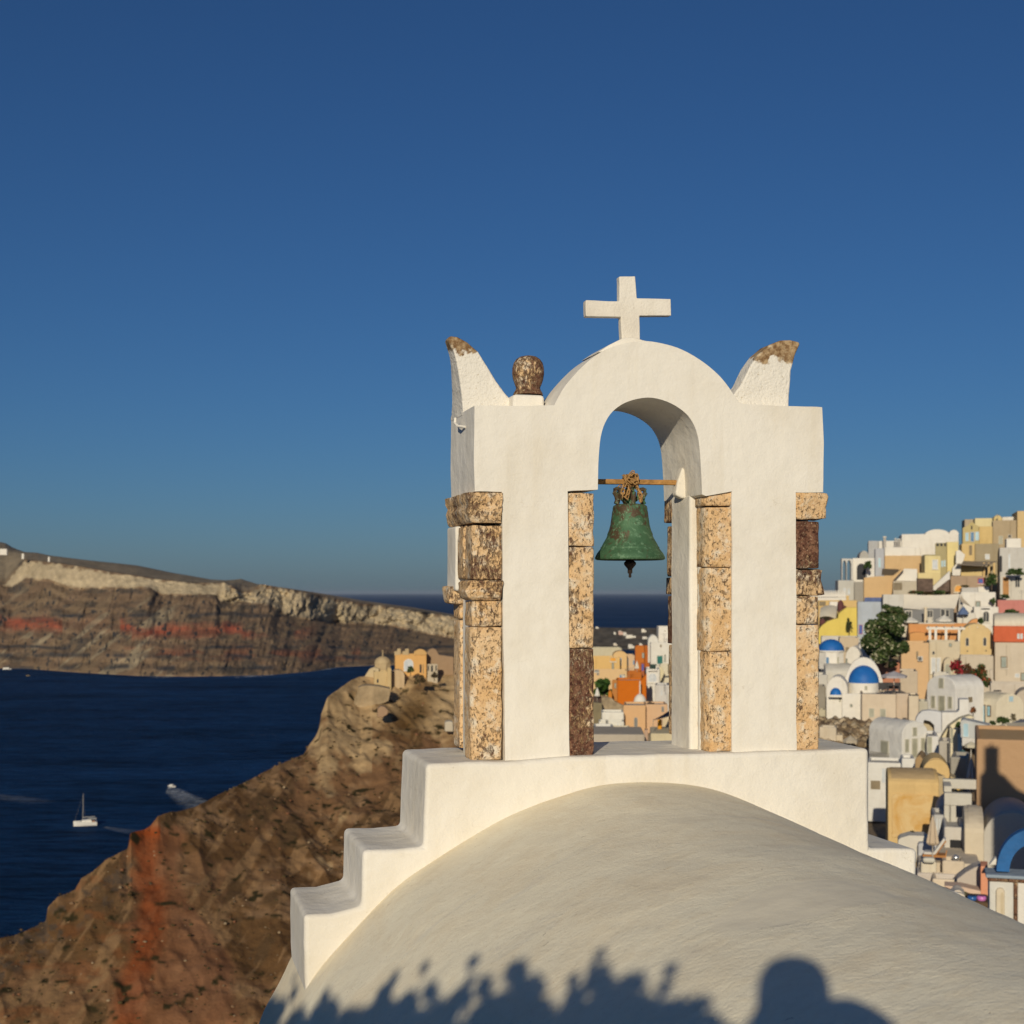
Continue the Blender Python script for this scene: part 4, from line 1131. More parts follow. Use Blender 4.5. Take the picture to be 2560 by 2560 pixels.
def leafcloud(name, blobs, n, size, mat, parent, seed, cols, flat=False):
    g = np.random.RandomState(seed)
    V = []; C = []
    w_ = np.array([b[3]*b[4]*b[5] for b in blobs])**.67; w_ /= w_.sum()
    bi = g.choice(len(blobs), n, p=w_)
    B = np.array(blobs)[bi]
    d = g.randn(n, 3); d /= np.linalg.norm(d, axis=1, keepdims=True)
    rad = (g.rand(n)**.42)[:, None]
    c = B[:, :3]+d*rad*B[:, 3:6]
    a = g.randn(n, 3); a /= np.linalg.norm(a, axis=1, keepdims=True)
    b = np.cross(a, g.randn(n, 3)); b /= np.linalg.norm(b, axis=1, keepdims=True)
    s_ = size*(.6+.8*g.rand(n))[:, None]
    V = np.stack([c-a*s_, c-b*s_*.5, c+a*s_, c+b*s_*.5], 1).reshape(-1, 3)
    Q = np.arange(4*n).reshape(-1, 4)
    cc = np.array(cols)[g.randint(0, len(cols), n)]*(.7+.6*g.rand(n, 1))
    return npmesh(name, V, Q, mat, parent, smooth=False, colors=np.repeat(cc, 4, 0))
def leafmat():
    m, n, b = newmat('leaves', .6, .3)
    at = nd(n, 'ShaderNodeAttribute', attribute_type='GEOMETRY', attribute_name='tint')
    n.links.new(at.outputs['Color'], b.inputs['Base Color'])
    return m
M_LEAF = leafmat()
M_BARK = simple('bark', (.10,.07,.045), .9, 0, .3, 6, bmp=.02)
GREEN = [(.03,.065,.015),(.05,.09,.022),(.04,.06,.02),(.07,.10,.03)]
def plant(k, x, y, w_, h_, Y, label, cat='bush', name='bush', n=700, size=.13, cols=GREEN, trunk=True, seed=1, fl=None, group=None, dp=None):
    """x,y = base centre in the zoom; w_,h_ = size in zoom px"""
    fr = Frame(k, x, y, Y, 0); r = fr.root(name, label, cat, group)
    W = w_/fr.sc; Hh = h_/fr.sc; g = random.Random(seed); dp = dp or W*.5
    bl = []
    for i in range(18):
        q = g.uniform(.14, .93); rr = (.30-.14*abs(q-.4))*g.uniform(.55, 1)
        bl.append((g.uniform(-.36, .36)*W*(1.15-.6*q), g.uniform(-.3, .3)*dp*1.4, q*Hh*.86, rr*W*.8, rr*dp*1.4, rr*Hh*.62))
    leafcloud('foliage', bl, n, size, M_LEAF, r, seed, cols)
    if fl: leafcloud('blossom', [(b[0], b[1]-.1, b[2], b[3]*1.05, b[4]*1.05, b[5]*1.05) for b in bl], int(n*fl[1]), size*.9, M_LEAF, r, seed+3, fl[0])
    if trunk: MB().tube([(0, 0, -.6), (g.uniform(-.05, .05)*W, 0, Hh*.3), (g.uniform(-.1, .1)*W, 0, Hh*.7)], [W*.04+.03, W*.03+.02, .02], 7).tube([(0, 0, Hh*.25), (W*.2, .05, Hh*.6)], [.03+W*.015, .015], 6).build('trunk', M_BARK, r, smooth=True)
    return r
def parasol(k, x, yt, yb, w_, Y, col, label, group=None, slump=0):
    """closed parasol on its pole; yt top, yb ground"""
    fr = Frame(k, x, yb, Y, 0); r = fr.root('closed_parasol', label, 'parasol', group)
    Hh = fr.uv(x, yt)[1]; W = w_/fr.sc/2
    MB().tube([(0,0,-.2),(0,0,Hh+.08)], .03, 8).build('pole', mcol((.5,.45,.38)), r, smooth=True)
    m = MB(); n = 16; pr = [(W*.55, Hh*.30), (W, Hh*.36), (W*.8, Hh*.55), (W*.5, Hh*.8), (W*.12, Hh)]
    V = []; Q = []
    for i, (rr, z) in enumerate(pr):
        for j in range(n):
            q = rr*(1+.22*(1 if j % 2 else -1)*(1-i/5)); V.append((q*math.cos(2*math.pi*j/n), q*math.sin(2*math.pi*j/n), z))
    for i in range(len(pr)-1):
        for j in range(n): Q.append((i*n+j, i*n+(j+1) % n, (i+1)*n+(j+1) % n, (i+1)*n+j))
    Q.append(tuple(range((len(pr)-1)*n, len(pr)*n)))
    m.add(V, Q).build('canopy', wall(col, .15), r)
    return r
def parasol_open(k, x, yt, yr, yb, w_, Y, col, label, group=None, rows=8):
    fr = Frame(k, x, yb, Y, 0); r = fr.root('parasol', label, 'parasol', group)
    Ht = fr.uv(x, yt)[1]; Hr = fr.uv(x, yr)[1]; W = w_/fr.sc/2
    MB().tube([(0,0,-.2),(0,0,Ht)], .035, 8).build('pole', mcol((.6,.57,.5)), r, smooth=True)
    V = [(0,0,Ht)]+[(W*math.cos(2*math.pi*j/rows+.2), W*math.sin(2*math.pi*j/rows+.2), Hr) for j in range(rows)]+[(W*.99*math.cos(2*math.pi*j/rows+.2), W*.99*math.sin(2*math.pi*j/rows+.2), Hr-.22) for j in range(rows)]
    Q = [(0, j+1, (j+1) % rows+1) for j in range(rows)]+[(j+1, j+1+rows, (j+1) % rows+1+rows, (j+1) % rows+1) for j in range(rows)]
    MB().add(V, Q).build('canopy', wall(col, .15), r)
    MB().add([(v[0]*.985, v[1]*.985, v[2]-.03) for v in V[:rows+1]], [(0, (j+1) % rows+1, j+1) for j in range(rows)]).build('canopy_lining', wall(tuple(c*.9 for c in col), .1), r)
    return r
def cloth(k, pts3, col, label, cat='awning', name='awning', poles=(), th=.04, sub=8, sag=.3, group=None):
    """four corners [(x,y,Y)] in order; a sagging sheet with thickness"""
    c = [P(*zk(k, x, y), Y) for x, y, Y in pts3]
    o = c[0].copy(); r = empty(name, o, 0, label, cat, group)
    c = [q-o for q in c]; V = []; Q = []; n = sub
    for s_ in (0, 1):
        for i in range(n+1):
            for j in range(n+1):
                a, b = i/n, j/n
                q = (c[0]*(1-a)+c[1]*a)*(1-b)+(c[3]*(1-a)+c[2]*a)*b
                V.append((q.x, q.y, q.z-sag*4*a*(1-a)*.5-sag*4*b*(1-b)*.5-s_*th))
    N = (n+1)*(n+1)
    for i in range(n):
        for j in range(n):
            q = (i*(n+1)+j, (i+1)*(n+1)+j, (i+1)*(n+1)+j+1, i*(n+1)+j+1); Q.append(q); Q.append(tuple(x+N for x in q[::-1]))
    for i in range(n):
        for a, b in ((i*(n+1), (i+1)*(n+1)), ((i+1)*(n+1)+n, i*(n+1)+n), (i+1, i), (n*(n+1)+i, n*(n+1)+i+1)): Q.append((a, a+N, b+N, b))
    MB().add(V, Q).build('sheet', wall(col, .12), r, smooth=True)
    for (i, L) in poles:
        q = c[i]; MB().tube([(q.x, q.y, q.z+.1), (q.x, q.y, q.z-L)], .04, 6).build('pole', mcol((.3,.27,.22)), r, smooth=True)
    return r
# ============================================================ village on the right
OCH = (.62,.44,.21); YEL = (.68,.55,.24); PAL = (.70,.58,.33); TAN = (.42,.33,.22); PEA = (.63,.42,.24)
# --- skyline row
H('A',1868,2080,65,330,(.62,.46,.24),'tall ochre block with plain walls, highest at the right edge of the skyline',Y=236,d=9)
H('A',1640,1862,152,400,(.43,.34,.22),'flat-roofed block in painted brownish tan shade below the highest ochre block',Y=226,d=5,phi=6,wins=[(1715,335,32,70,'shut'),(1800,300,26,26,'dark')])  # shaded side of the ochre block, shade mixed into the wall colour
H('A',1475,1640,132,260,(.70,.60,.34),'pale yellow parapet block behind the gabled yellow house',Y=238,d=6)
H('A',1650,1728,105,260,(.66,.52,.24),'small yellow arched belvedere rising behind the tan block',Y=240,d=4,roof='vv',rise=36,wins=[(1680,146,16,20,'hole^')])
H('A',1730,1842,120,230,WH,'white strip of parapet wall left of the highest ochre block',Y=241,d=4)
H('A',1380,1478,142,260,(.46,.38,.27),'grey tan block peeping out left of the pale yellow parapet',Y=241,d=5)
r,fr = H('A',1515,1640,208,372,(.64,.47,.21),'golden yellow house with an arched gable and three light blue windows',Y=222,d=5,phi=24,ext=4)
gx = 1362
m = polywall('A',[(1362,380),(1362,222),(1385,212),(1410,200),(1428,180),(1445,165),(1462,172),(1480,192),(1512,206),(1514,380)],221.5,.5,(.52,.42,.20),'ochre arched gable front with a small niche, left end of the yellow house','gable',phi=-4,name='gable_wall')
for x,y,w_,h_,s_ in ((1403,305,26,74,'lblue'),(1452,305,30,84,'blue'),(1497,298,28,74,'lblue'),(1446,218,14,34,'hole^')): window(m[0], m[1], x, y, w_, h_, s_)
# big white house on the skyline
r,fr = H('A',795,1325,280,480,WH,'large bright white flat-topped house with two round humps on the skyline',Y=220,d=8,phi=10,bev=.12)
for a,b,t in ((1015,1235,236),(1236,1326,240)):
    u0,u1 = fr.uv(a,280)[0],fr.uv(b,280)[0]; zt_ = fr.uv(a,t)[1]; z0_ = fr.uv(a,282)[1]
    MB().prism([(u0+.02,z0_),(u1,z0_)]+[((u0+u1)/2+(u1-u0)/2*math.cos(math.pi*i/14), z0_+(zt_-z0_)*math.sin(math.pi*i/14)) for i in range(15)], 0.02, 7.9).build('roof_hump', wall(WH,.22), r, bevel=.05)
H('A',637,972,402,478,WH,'white upper wall stepping down left of the large humped house',Y=214.5,d=5,phi=10,ext=.5)
H('A',637,978,480,604,(.62,.43,.23),'ochre orange lower storey under the white skyline wall',Y=214.3,d=6,phi=10)
H('A',548,634,412,672,(.46,.47,.50),'narrow white house end in painted blue-grey shade left of the ochre storey',Y=213,d=5,phi=4,wins=[(590,545,20,84,'lblue')])  # left face of the white house, its shade put into the blue-grey
H('A',582,795,342,402,WH,'low white terrace block behind the chimneys on the skyline',Y=221,d=4,phi=8,ext=3)
H('A',485,580,342,520,(.45,.45,.45),'grey block at the upper left corner of the skyline houses',Y=222,d=5,phi=4)
for i,(x,yt_,yb_,w_) in enumerate(((637,300,386,26),(738,318,392,16),(760,322,392,14),(778,322,392,14))):
    fr = Frame('A',x,yb_,219,10); rr = fr.root('chimney',['stout grey chimney alone on the skyline terrace','left one of three small chimney pots beside the large white house','middle one of three small chimney pots beside the large white house','right one of three small chimney pots beside the large white house'][i],'chimney')
    W = w_/fr.sc/2; h_ = fr.uv(x,yt_)[1]
    MB().box((-W,-W,-.5),(W,W,h_*.85)).build('stack', wall((.4,.37,.33),.2), rr, bevel=.03)
    MB().box((-W*1.2,-W*1.2,h_*.86),(W*1.2,W*1.2,h_)).build('cap', wall((.6,.57,.5),.2), rr, bevel=.03)
# arcade house
r,fr = H('A',340,545,502,705,WH,'white house with a wide dark arch at the left end of the skyline',Y=208,d=5,phi=14,wins=[(421,628,84,150,'hole^')],ext=2)
polywall('A',[(240,705),(240,506),(340,508),(340,705),(327,705),(327,560),(318,530),(306,520),(294,532),(288,560),(288,705),(283,705),(282,570),(276,535),(264,522),(254,532),(248,560),(247,705)],207,1.2,(.60,.58,.54),'white screen wall with two tall thin arches against the sky','arcade',phi=30,name='arcade')
fr = Frame('A',448,560,212,14); rr = fr.root('vault','grey half-round vault behind the wide dark arch','roof')
MB().prism([fr.uv(448+44*math.cos(math.pi*i/12),505-72*math.sin(math.pi*i/12)) for i in range(13)],0,6).build('shell',wall((.42,.40,.36),.2),rr,smooth=True)
# lower left greys and balustrade
H('A',205,356,708,890,(.52,.50,.45),'pale grey house with two narrow arched openings above the balustrade',Y=205,d=5,phi=16,wins=[(265,808,20,56,'white^'),(306,812,18,52,'white^')])
H('A',356,442,722,892,(.36,.33,.28),'plain wall block in painted dark grey shade right of the two narrow arches',Y=203.5,d=5,phi=2)  # face turned away from the sun, darkened by colour
fr = Frame('A',0,888,201,8); rr = fr.root('balustrade','long white balustrade in front of the pale grey house','balustrade')
u1 = fr.uv(300,888)[0]; hb = fr.uv(0,845)[1]
MB().box((-4,0,hb-.25),(u1,.3,hb)).build('rail',wall(WH),rr); MB().box((-4,0,-.3),(u1,.3,.25)).build('plinth',wall(WH),rr)
bm_ = None
for i in range(26):
    if bm_ is None: bm_ = MB().lathe([(.09,.25),(.15,.8),(.07,1.3),(.1,hb-.25)],(0,0,0),6).build('baluster',wall(WH),rr,smooth=True); o=bm_
    else: o = bm_.copy(); COL.objects.link(o)
    o.location = (-3.6+i*(u1+3.4)/26,.15,0)
# yellow cubes
H('A',1010,1158,470,700,(.72,.61,.32),'pale yellow house with an arched roof and one white shuttered window',Y=207,d=3.6,phi=28,roof='vu',rise=18,wins=[(1105,560,42,76,'white')])
H('A',1215,1325,352,640,(.74,.62,.30),'pale yellow tower-like house right of the crenellated olive-shaded wall',Y=210,d=3,phi=20)
r,fr = H('A',1106,1214,362,650,(.42,.36,.20),'wall in painted olive shade with three square roof openings beside the pale yellow tower',Y=209.5,d=3,phi=-12,wins=[(1130,378,22,26,'hole'),(1165,378,22,26,'hole'),(1200,378,18,26,'hole'),(1172,555,16,56,'lblue'),(1196,552,14,56,'lblue')])  # left face of the yellow tower, shade painted as olive
H('A',945,1160,640,700,(.70,.58,.30),'low yellow parapet under the pale yellow arched house',Y=203.5,d=3,phi=16,ext=1)
polywall('A',[(1265,665),(1265,600),(1290,570),(1300,560),(1300,440),(1330,425),(1385,470),(1372,520),(1350,560),(1340,665)],207,1.5,WH,'white curved chimney wall right of the pale yellow tower','wall',phi=12)
polywall('A',[(1088,800),(1088,765),(1245,618),(1245,700),(1110,805)],200,1.2,(.70,.67,.62),'white sloping stair wall rising to the right above the dark stone wall','stair wall',phi=14,name='stair_wall')
polywall('A',[(710,714),(800,600),(940,604),(940,716)],204,1.5,WH,'white sloping roof wall with a slanted left edge, mid village','wall',phi=10)
polywall('A',[(445,895),(445,685),(560,672),(715,668),(800,600),(820,600),(715,712),(705,835),(700,900)],203,3,(.64,.43,.22),'long ochre orange wall with a rising right end above the blue railing','wall',phi=8)
H('A',715,945,716,850,(.52,.46,.36),'beige shaded terrace room under the white sloping roof wall',Y=201,d=4,phi=8,wins=[(760,765,80,70,'tan')])
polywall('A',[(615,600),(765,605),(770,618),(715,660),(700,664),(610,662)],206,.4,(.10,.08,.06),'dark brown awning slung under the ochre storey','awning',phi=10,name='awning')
def stonewall(): 
    return simple('rubble_stone',(.16,.11,.085),.95,0,.5,1.6,bmp=.15)
M_RUB = stonewall()
polywall('A',[(942,815),(942,690),(1088,692),(1088,815)],199,2,None,'dark brown rubble stone wall below the low yellow parapet','wall',phi=12,mat=M_RUB)
polywall('A',[(1120,815),(1125,790),(1240,700),(1240,815)],198.5,2,None,'triangular dark stone wall under the sloping stair wall','wall',phi=12,mat=M_RUB)
# ochre complex right
H('A',1352,1475,368,560,(.64,.47,.22),'ochre wall with a tall narrow recess below the gabled yellow house',Y=212,d=5,phi=14,wins=[(1436,430,28,90,'tan')])
H('A',1475,1700,370,545,(.36,.30,.20),'olive brown block with a small square window above the dark canopy',Y=213,d=5,phi=4,wins=[(1592,490,34,42,'white')])
H('A',1345,1545,575,665,(.66,.50,.24),'ochre terrace wall under the dark canopy',Y=208,d=2,phi=8)
for x in (1560,1605,1655):
    fr = Frame('A',x,665,208,8); rr = fr.root('canopy_post',{1560:'left canopy post',1605:'middle canopy post',1655:'right canopy post'}[x]+' of the three ochre ones under the olive brown block','post')
    w_=10/fr.sc; MB().box((-w_,-w_,-.3),(w_,w_,fr.uv(x,545)[1])).build('shaft',wall(OCH),rr,bevel=.03)
cloth('A',[(1300,558,205),(1560,574,205),(1690,530,210),(1370,528,211)],(.33,.27,.20),'dark taupe canopy on the terrace below the olive brown block',sag=.1)
H('A',1250,1560,668,812,(.40,.29,.20),'brown plastered house with an orange arched doorway',Y=201,d=5,phi=10,wins=[(1322,785,64,56,'orange^'),(1530,715,42,40,'redb')])
H('A',1768,1906,320,420,WH,'small bright white box house below the brownish tan block',Y=214,d=4,phi=10)
H('A',1705,2040,405,670,(.55,.53,.49),'white house in painted pale grey shade with a tall dark arched door right of the canopy',Y=210,d=5,phi=12,wins=[(1716,555,24,150,'hole^'),(1795,540,16,150,'white')])  # weak light on this left-turned face is set in the grey
H('A',1708,2040,664,900,(.62,.58,.50),'grey-white house with an orange wooden door and a dark window',Y=200,d=5,phi=10,wins=[(1763,770,56,180,'wood'),(1871,725,40,92,'dark')])
H('A',1345,1670,818,1010,WH,'white house front with one small square window above the white sail',Y=196,d=5,phi=12,wins=[(1505,932,36,50,'brown')])
H('A',1352,1505,775,840,(.52,.50,.47),'low grey parapet block on top of the white house with the small window',Y=199,d=3,phi=12,ext=1)
H('A',1508,1606,770,840,WH,'short white parapet block next to the low grey parapet',Y=199.2,d=3,phi=12,ext=1)
# white sail terrace
H('A',622,815,840,965,(.62,.60,.55),'pale plain wall at the left end of the white sail',Y=193.5,d=4,phi=8)
cloth('A',[(812,965,192.5),(1290,972,192.5),(1335,835,194.5),(815,838,194.5)],(.74,.68,.57),'long white draped sail shading the colonnade terrace',sag=.3,sub=12)
r,fr = H('A',500,1280,968,1105,(.22,.22,.22),'shaded terrace room with doors behind the row of columns',Y=194,d=2,phi=6,wins=[(700,1040,36,80,'dark'),(860,1035,50,80,'dark'),(1058,1035,44,90,'dark'),(1178,1010,34,60,'dark'),(1220,1015,28,60,'dark')],stain=.1)  # dark wall colour stands in for the shade of the recess
for x,lab in ((512,'leftmost stout white column of the sail terrace'),(664,'second stout white column of the sail terrace, behind the tree top'),(1018,'right stout white column of the sail terrace')):
    fr = Frame('A',x,1100,189.5,6); rr = fr.root('column',lab,'column'); w_=14/fr.sc; h_=fr.uv(x,968)[1]
    MB().lathe([(w_*1.1,-.5),(w_*1.05,h_*.5),(w_*.9,h_)],(0,0,0),16).build('shaft',wall(CR),rr,smooth=True)
    MB().box((-w_*1.2,-w_*1.2,h_),(w_*1.2,w_*1.2,h_+.15)).build('cap',wall(CR),rr)
H('A',500,1310,1100,1130,(.62,.57,.48),'low white terrace edge under the columns and sail',Y=188.5,d=1,phi=6,ext=1.5)
parasol_open('A',740,1010,1040,1100,100,187.5,(.7,.67,.6),'small white parasol on the column terrace, left of the tree top')
parasol_open('A',880,1050,1085,1110,150,187,(.7,.67,.6),'wide white parasol in the middle of the column terrace')
parasol_open('A',1190,1030,1075,1105,150,187,(.72,.68,.6),'white tilted parasol at the right end of the column terrace')
cloth('A',[(1320,1015,189),(1365,1010,188),(1365,840,191),(1335,835,191)],(.70,.65,.56),'narrow white hanging sail right of the long draped one',sag=.1)
cloth('A',[(1345,905,189),(1440,950,187),(1436,946,188),(1340,842,191)],(.62,.52,.38),'beige triangular sail end catching the light',sag=.1)
parasol_open('A',1368,948,1010,1105,100,187,(.12,.17,.30),'blue parasol beside the narrow white sail')
H('A',1310,1480,1010,1108,(.68,.64,.56),'white terrace corner with pots beneath the blue parasol',Y=188,d=2,phi=8,wins=[(1380,1035,26,40,'shut')])
H('A',1465,1695,955,1112,WH,'white house with an arched doorway and a dark lintel',Y=190.5,d=4,phi=8,wins=[(1580,1045,50,92,'dark^'),(1575,975,80,12,'hole')])
H('A',1685,2040,892,1040,(.55,.22,.19),'faded pinkish red wall at the right edge',Y=193,d=3,phi=6,stain=.5)
# left ochre/yellow group
H('A',20,385,895,1100,(.66,.46,.20),'ochre wall under the balustrade with a white panel',Y=196,d=4,phi=6,wins=[(60,925,60,40,'tan')])
r,fr = H('A',125,205,906,948,WH,'small white box on the ochre wall below the balustrade',Y=194,d=2,phi=6,ext=.3)
cloth('A',[(32,1050,190),(185,1065,190),(205,950,194),(45,962,194)],(.66,.60,.48),'white rounded sunshade in front of the ochre wall',sag=-.5)
for x,yt_,yb_,w_,Y_,lab in ((228,893,1040,64,190.5,'tall plum-coloured closed parasol beside the white sunshade'),(268,945,1040,50,190.2,'short plum-coloured closed parasol leaning against the tall one'),(60,1065,1150,60,189,'plum-coloured bundled parasol at the foot of the white sunshade'),(140,1062,1110,50,189.5,'second plum bundle right of the bundled parasol')):
    fr = Frame('A',x,yb_,Y_,0); rr = fr.root('folded_parasol',lab,'parasol'); h_ = fr.uv(x,yt_)[1]; w2=w_/fr.sc/2
    MB().lathe([(w2*.3,0),(w2*.7,h_*.25),(w2,h_*.6),(w2*.8,h_*.85),(w2*.2,h_)],(0,0,0),10).build('canopy',mcol((.13,.05,.05),.9),rr,smooth=True)
    MB().tube([(0,0,-.6),(0,0,h_+.1)],.03,6).build('pole',mcol((.3,.25,.2)),rr)
polywall('A',[(20,1300),(22,1172),(60,1125),(110,1090),(160,1072),(205,1062),(208,1022),(245,990),(285,962),(380,962),(382,1215),(380,1300)],187.5,3.5,(.72,.56,.14),'bright yellow curved garden wall left of the blue-grey house','wall',phi=6)
H('A',385,605,908,1280,(.44,.48,.53),'light blue-grey house with a narrow red and blue door',Y=186,d=5,phi=3,wins=[(415,1165,26,80,'redb'),(452,1165,18,60,'lblue'),(455,1108,16,14,'white')])
polywall('A',[(450,908),(450,868),(618,868),(618,908)],199,.2,None,'blue patterned railing above the blue-grey house','railing',phi=6,name='railing',mat=mcol((.10,.14,.30)))
H('A',50,410,1232,1330,(.62,.58,.52),'grey-white flat terrace behind the left blue dome',Y=178,d=4,phi=4)
# orange restaurant
H('A',860,1455,1112,1300,(.62,.30,.12),'orange terracotta house behind the white pergola',Y=183,d=5,phi=5,stain=.3)
polywall('A',[(1410,1112),(1450,1075),(1500,1062),(1500,1112)],183.5,3,(.66,.33,.14),'orange wedge of roof wall above the pergola house','wall',phi=5)
H('A',870,1030,1195,1290,(.66,.34,.13),'orange rounded bay below the terracotta house',Y=180,d=3,phi=8,roof='vv',rise=14)
fr = Frame('A',1045,1290,177,4); rr = fr.root('pergola','white timber pergola in front of the orange house','pergola')
hp = fr.uv(1045,1165)[1]
for x in (1058,1112,1208,1330):
    u = fr.uv(x,1280)[0]; MB().box((u-.15,0,-.4),(u+.15,.3,hp)).build('post',wall(WH),rr)
MB().box((-.2,-.1,hp),(fr.uv(1385,1165)[0],.1,hp+.25)).build('beam',wall(WH),rr); MB().box((-.2,2.9,hp),(fr.uv(1385,1165)[0],3.1,hp+.25)).build('beam',wall(WH),rr)
for i in range(18): MB().box((i*.95,-.3,hp+.26),(i*.95+.12,3.3,hp+.36)).build('rafter',wall(WH),rr)
# ochre gable house and red-band house
H('B',1335,1645,0,292,(.66,.50,.26),'golden plaster house with a rounded gable and two small arched windows',Y=176,d=6,phi=8,roof='vv',rise=130,wins=[(1405,165,26,72,'dark^'),(1568,163,26,72,'dark^'),(1407,252,12,12,'hole'),(1578,248,12,12,'hole')],stain=.35)
r,fr = H('B',1650,2060,24,168,(.60,.14,.065),'bright red painted upper storey with a pair of small white windows',Y=172,d=4.2,phi=5,ext=0,wins=[(1880,112,18,46,'white^'),(1910,112,18,46,'white^')])
H('B',1660,2060,170,600,(.60,.52,.41),'cream lower storey under the red band with a brown-framed window',Y=172.1,d=6,phi=5,wins=[(1746,355,50,96,'brown'),(1926,490,40,64,'brown'),(1870,478,36,30,'white')])
H('A',1655,2060,1018,1142,(.68,.61,.49),'cream barrel vault roof above the red painted storey',Y=176,d=6,phi=5,roof='vu',rise=90,ext=1)
# peach house cluster
H('B',790,1050,172,590,(.64,.43,.24),'peach coloured tall house with an air conditioner on its wall',Y=170,d=7,phi=8,wins=[(940,290,18,70,'tan')],bev=.25,stain=.15)
fr = Frame('B',945,345,169.2,8); rr = fr.root('air_conditioner','white air conditioner box on the peach coloured wall','air conditioner')
h_=fr.uv(945,300)[1]; w_=46/fr.sc; MB().box((0,0,0),(w_,.5,h_)).build('casing',wall((.6,.58,.54)),rr,bevel=.03); MB().prism([(w_*.45+.35*w_*math.cos(a*.5236),h_*.5+.38*h_*math.sin(a*.5236)) for a in range(12)],-.03,.02).build('fan_grille',mcol((.12,.12,.12)),rr)
H('B',1050,1340,160,470,(.60,.52,.38),'cream house with two tiny square windows and shutters',Y=171,d=6,phi=10,wins=[(1091,268,20,26,'dark'),(1248,195,22,28,'brown'),(1112,385,74,130,'white')],bev=.25)
H('B',1185,1275,318,470,(.58,.50,.36),'small cream arched porch below the tiny windows',Y=167.5,d=2,phi=10,roof='vv',rise=44,wins=[(1225,420,46,90,'shut^')])
H('B',1340,1650,292,560,(.58,.50,.39),'cream garden wall beneath the golden gable house',Y=166,d=3,phi=6)
H('B',745,945,435,660,(.56,.47,.36),'beige plain house behind the grey parasol terrace',Y=160,d=5,phi=6)
H('B',1090,1240,455,480,(.64,.60,.52),'low white shelf roof above the chapel-like house',Y=159,d=3,phi=6,ext=.6)
# chapel-like white house (gable facing left, long vault to the right)
def lvault(k, gx0, gx1, gtop, gspr, gbot, xs, Y, col, label, prel, wins=(), swins=(), ext=3, stain=.2):
    """barrel vaulted house: gable gx0..gx1 turned by prel; its long side reaches zoom column xs (left if prel > 0, right if < 0)"""
    fr = Frame(k, gx0, gbot, Y, prel, raw=True)
    w_ = fr.uv(gx1, gbot)[0]; h = fr.uv((gx0+gx1)/2, gtop)[1]; hs = fr.uv(gx0, gspr)[1]
    u_ = 0.0 if prel > 0 else w_
    cx0 = fr.O.x+u_*fr.c; cy0 = fr.O.y+u_*fr.s
    def vsolve(x):
        xp = (zk(k, x, 0)[0]-1280)/F
        return (cx0-xp*cy0)/(xp*fr.c+fr.s)
    L = abs(vsolve(xs))
    r = fr.root('house', label, 'house')
    n = 16
    pts = [(0,-ext),(w_,-ext)]+[(w_/2+w_/2*math.cos(math.pi*i/n), hs+(h-hs)*math.sin(math.pi*i/n)) for i in range(n+1)]
    MB().prism(pts, 0, L).build('wall', wall(col,stain), r, bevel=.04)
    q = [(w_/2+(w_/2-.03)*math.cos(math.pi*i/n), hs+(h-hs+.04)*math.sin(math.pi*i/n)) for i in range(n+1)]
    MB().prism(q, .3, L+.04).build('roof', wall(tuple(c*.93 for c in col),.35), r, smooth=True)
    for wd in wins: window(r, fr, *wd)
    for (x, y, w2, h2, st) in swins:
        pc, fc_ = STY[st]
        va, vb = vsolve(x-w2/2), vsolve(x+w2/2); va, vb = min(va, vb), max(va, vb)
        Yp = cy0+(va+vb)/2*fr.c; zc_ = -(zk(k, x, y)[1]-HY)/F*Yp-fr.zb; hh = h2/fr.sc/2*Yp/Y
        a, b = (-.05, .02) if prel > 0 else (w_-.02, w_+.05)
        nm = 'door' if 2*hh > 1.8 else 'window'
        f = MB().prism_x([(va-.1,zc_-hh-.1),(vb+.1,zc_-hh-.1),(vb+.1,zc_+hh+.1),(va-.1,zc_+hh+.1)], a, b).build(nm, mcol(fc_ or pc), r)
        a, b = (-.07, -.045) if prel > 0 else (w_+.045, w_+.07)
        MB().prism_x([(va,zc_-hh),(vb,zc_-hh),(vb,zc_+hh),(va,zc_+hh)], a, b).build('pane', mcol(pc,.35), f)
    return r, fr
lvault('B',1030,1298,480,585,825,1560,143,(.74,.72,.68),'white chapel-like house with four narrow shuttered openings in its arched front',-44,wins=[(1165,550,36,80,'shut'),(1090,722,30,100,'shut'),(1170,745,48,140,'shut'),(1247,730,30,98,'shut')],swins=[(1432,702,22,28,'tan')])
lvault('B',1676,1932,648,775,905,1482,140,(.72,.65,.50),'cream round-topped vaulted house with a light blue door in its grey side',40,wins=[(1810,695,34,44,'lblue')],swins=[(1550,832,36,150,'bdoor'),(1608,808,22,86,'bdoor')])
H('B',1860,2060,612,800,(.52,.45,.36),'tan vaulted house partly seen at the right edge',Y=145,d=5,phi=4,roof='vv',rise=60)
H('B',1620,2060,545,660,(.60,.53,.44),'beige terrace wall behind the cream round-topped house',Y=152,d=3,phi=4,wins=[(1685,620,70,14,'hole')])
polywall('B',[(1615,610),(1612,430),(1640,425),(1648,520),(1680,545),(1960,548),(1960,610)],157,.8,(.62,.54,.44),'beige stepped parapet with a tall left post','wall',phi=4)
H('B',1180,1480,580,860,(.70,.67,.60),'white flank wall joining the chapel-like house to the vaulted one',Y=146,d=3,phi=12,wins=[(1432,702,18,24,'tan')])
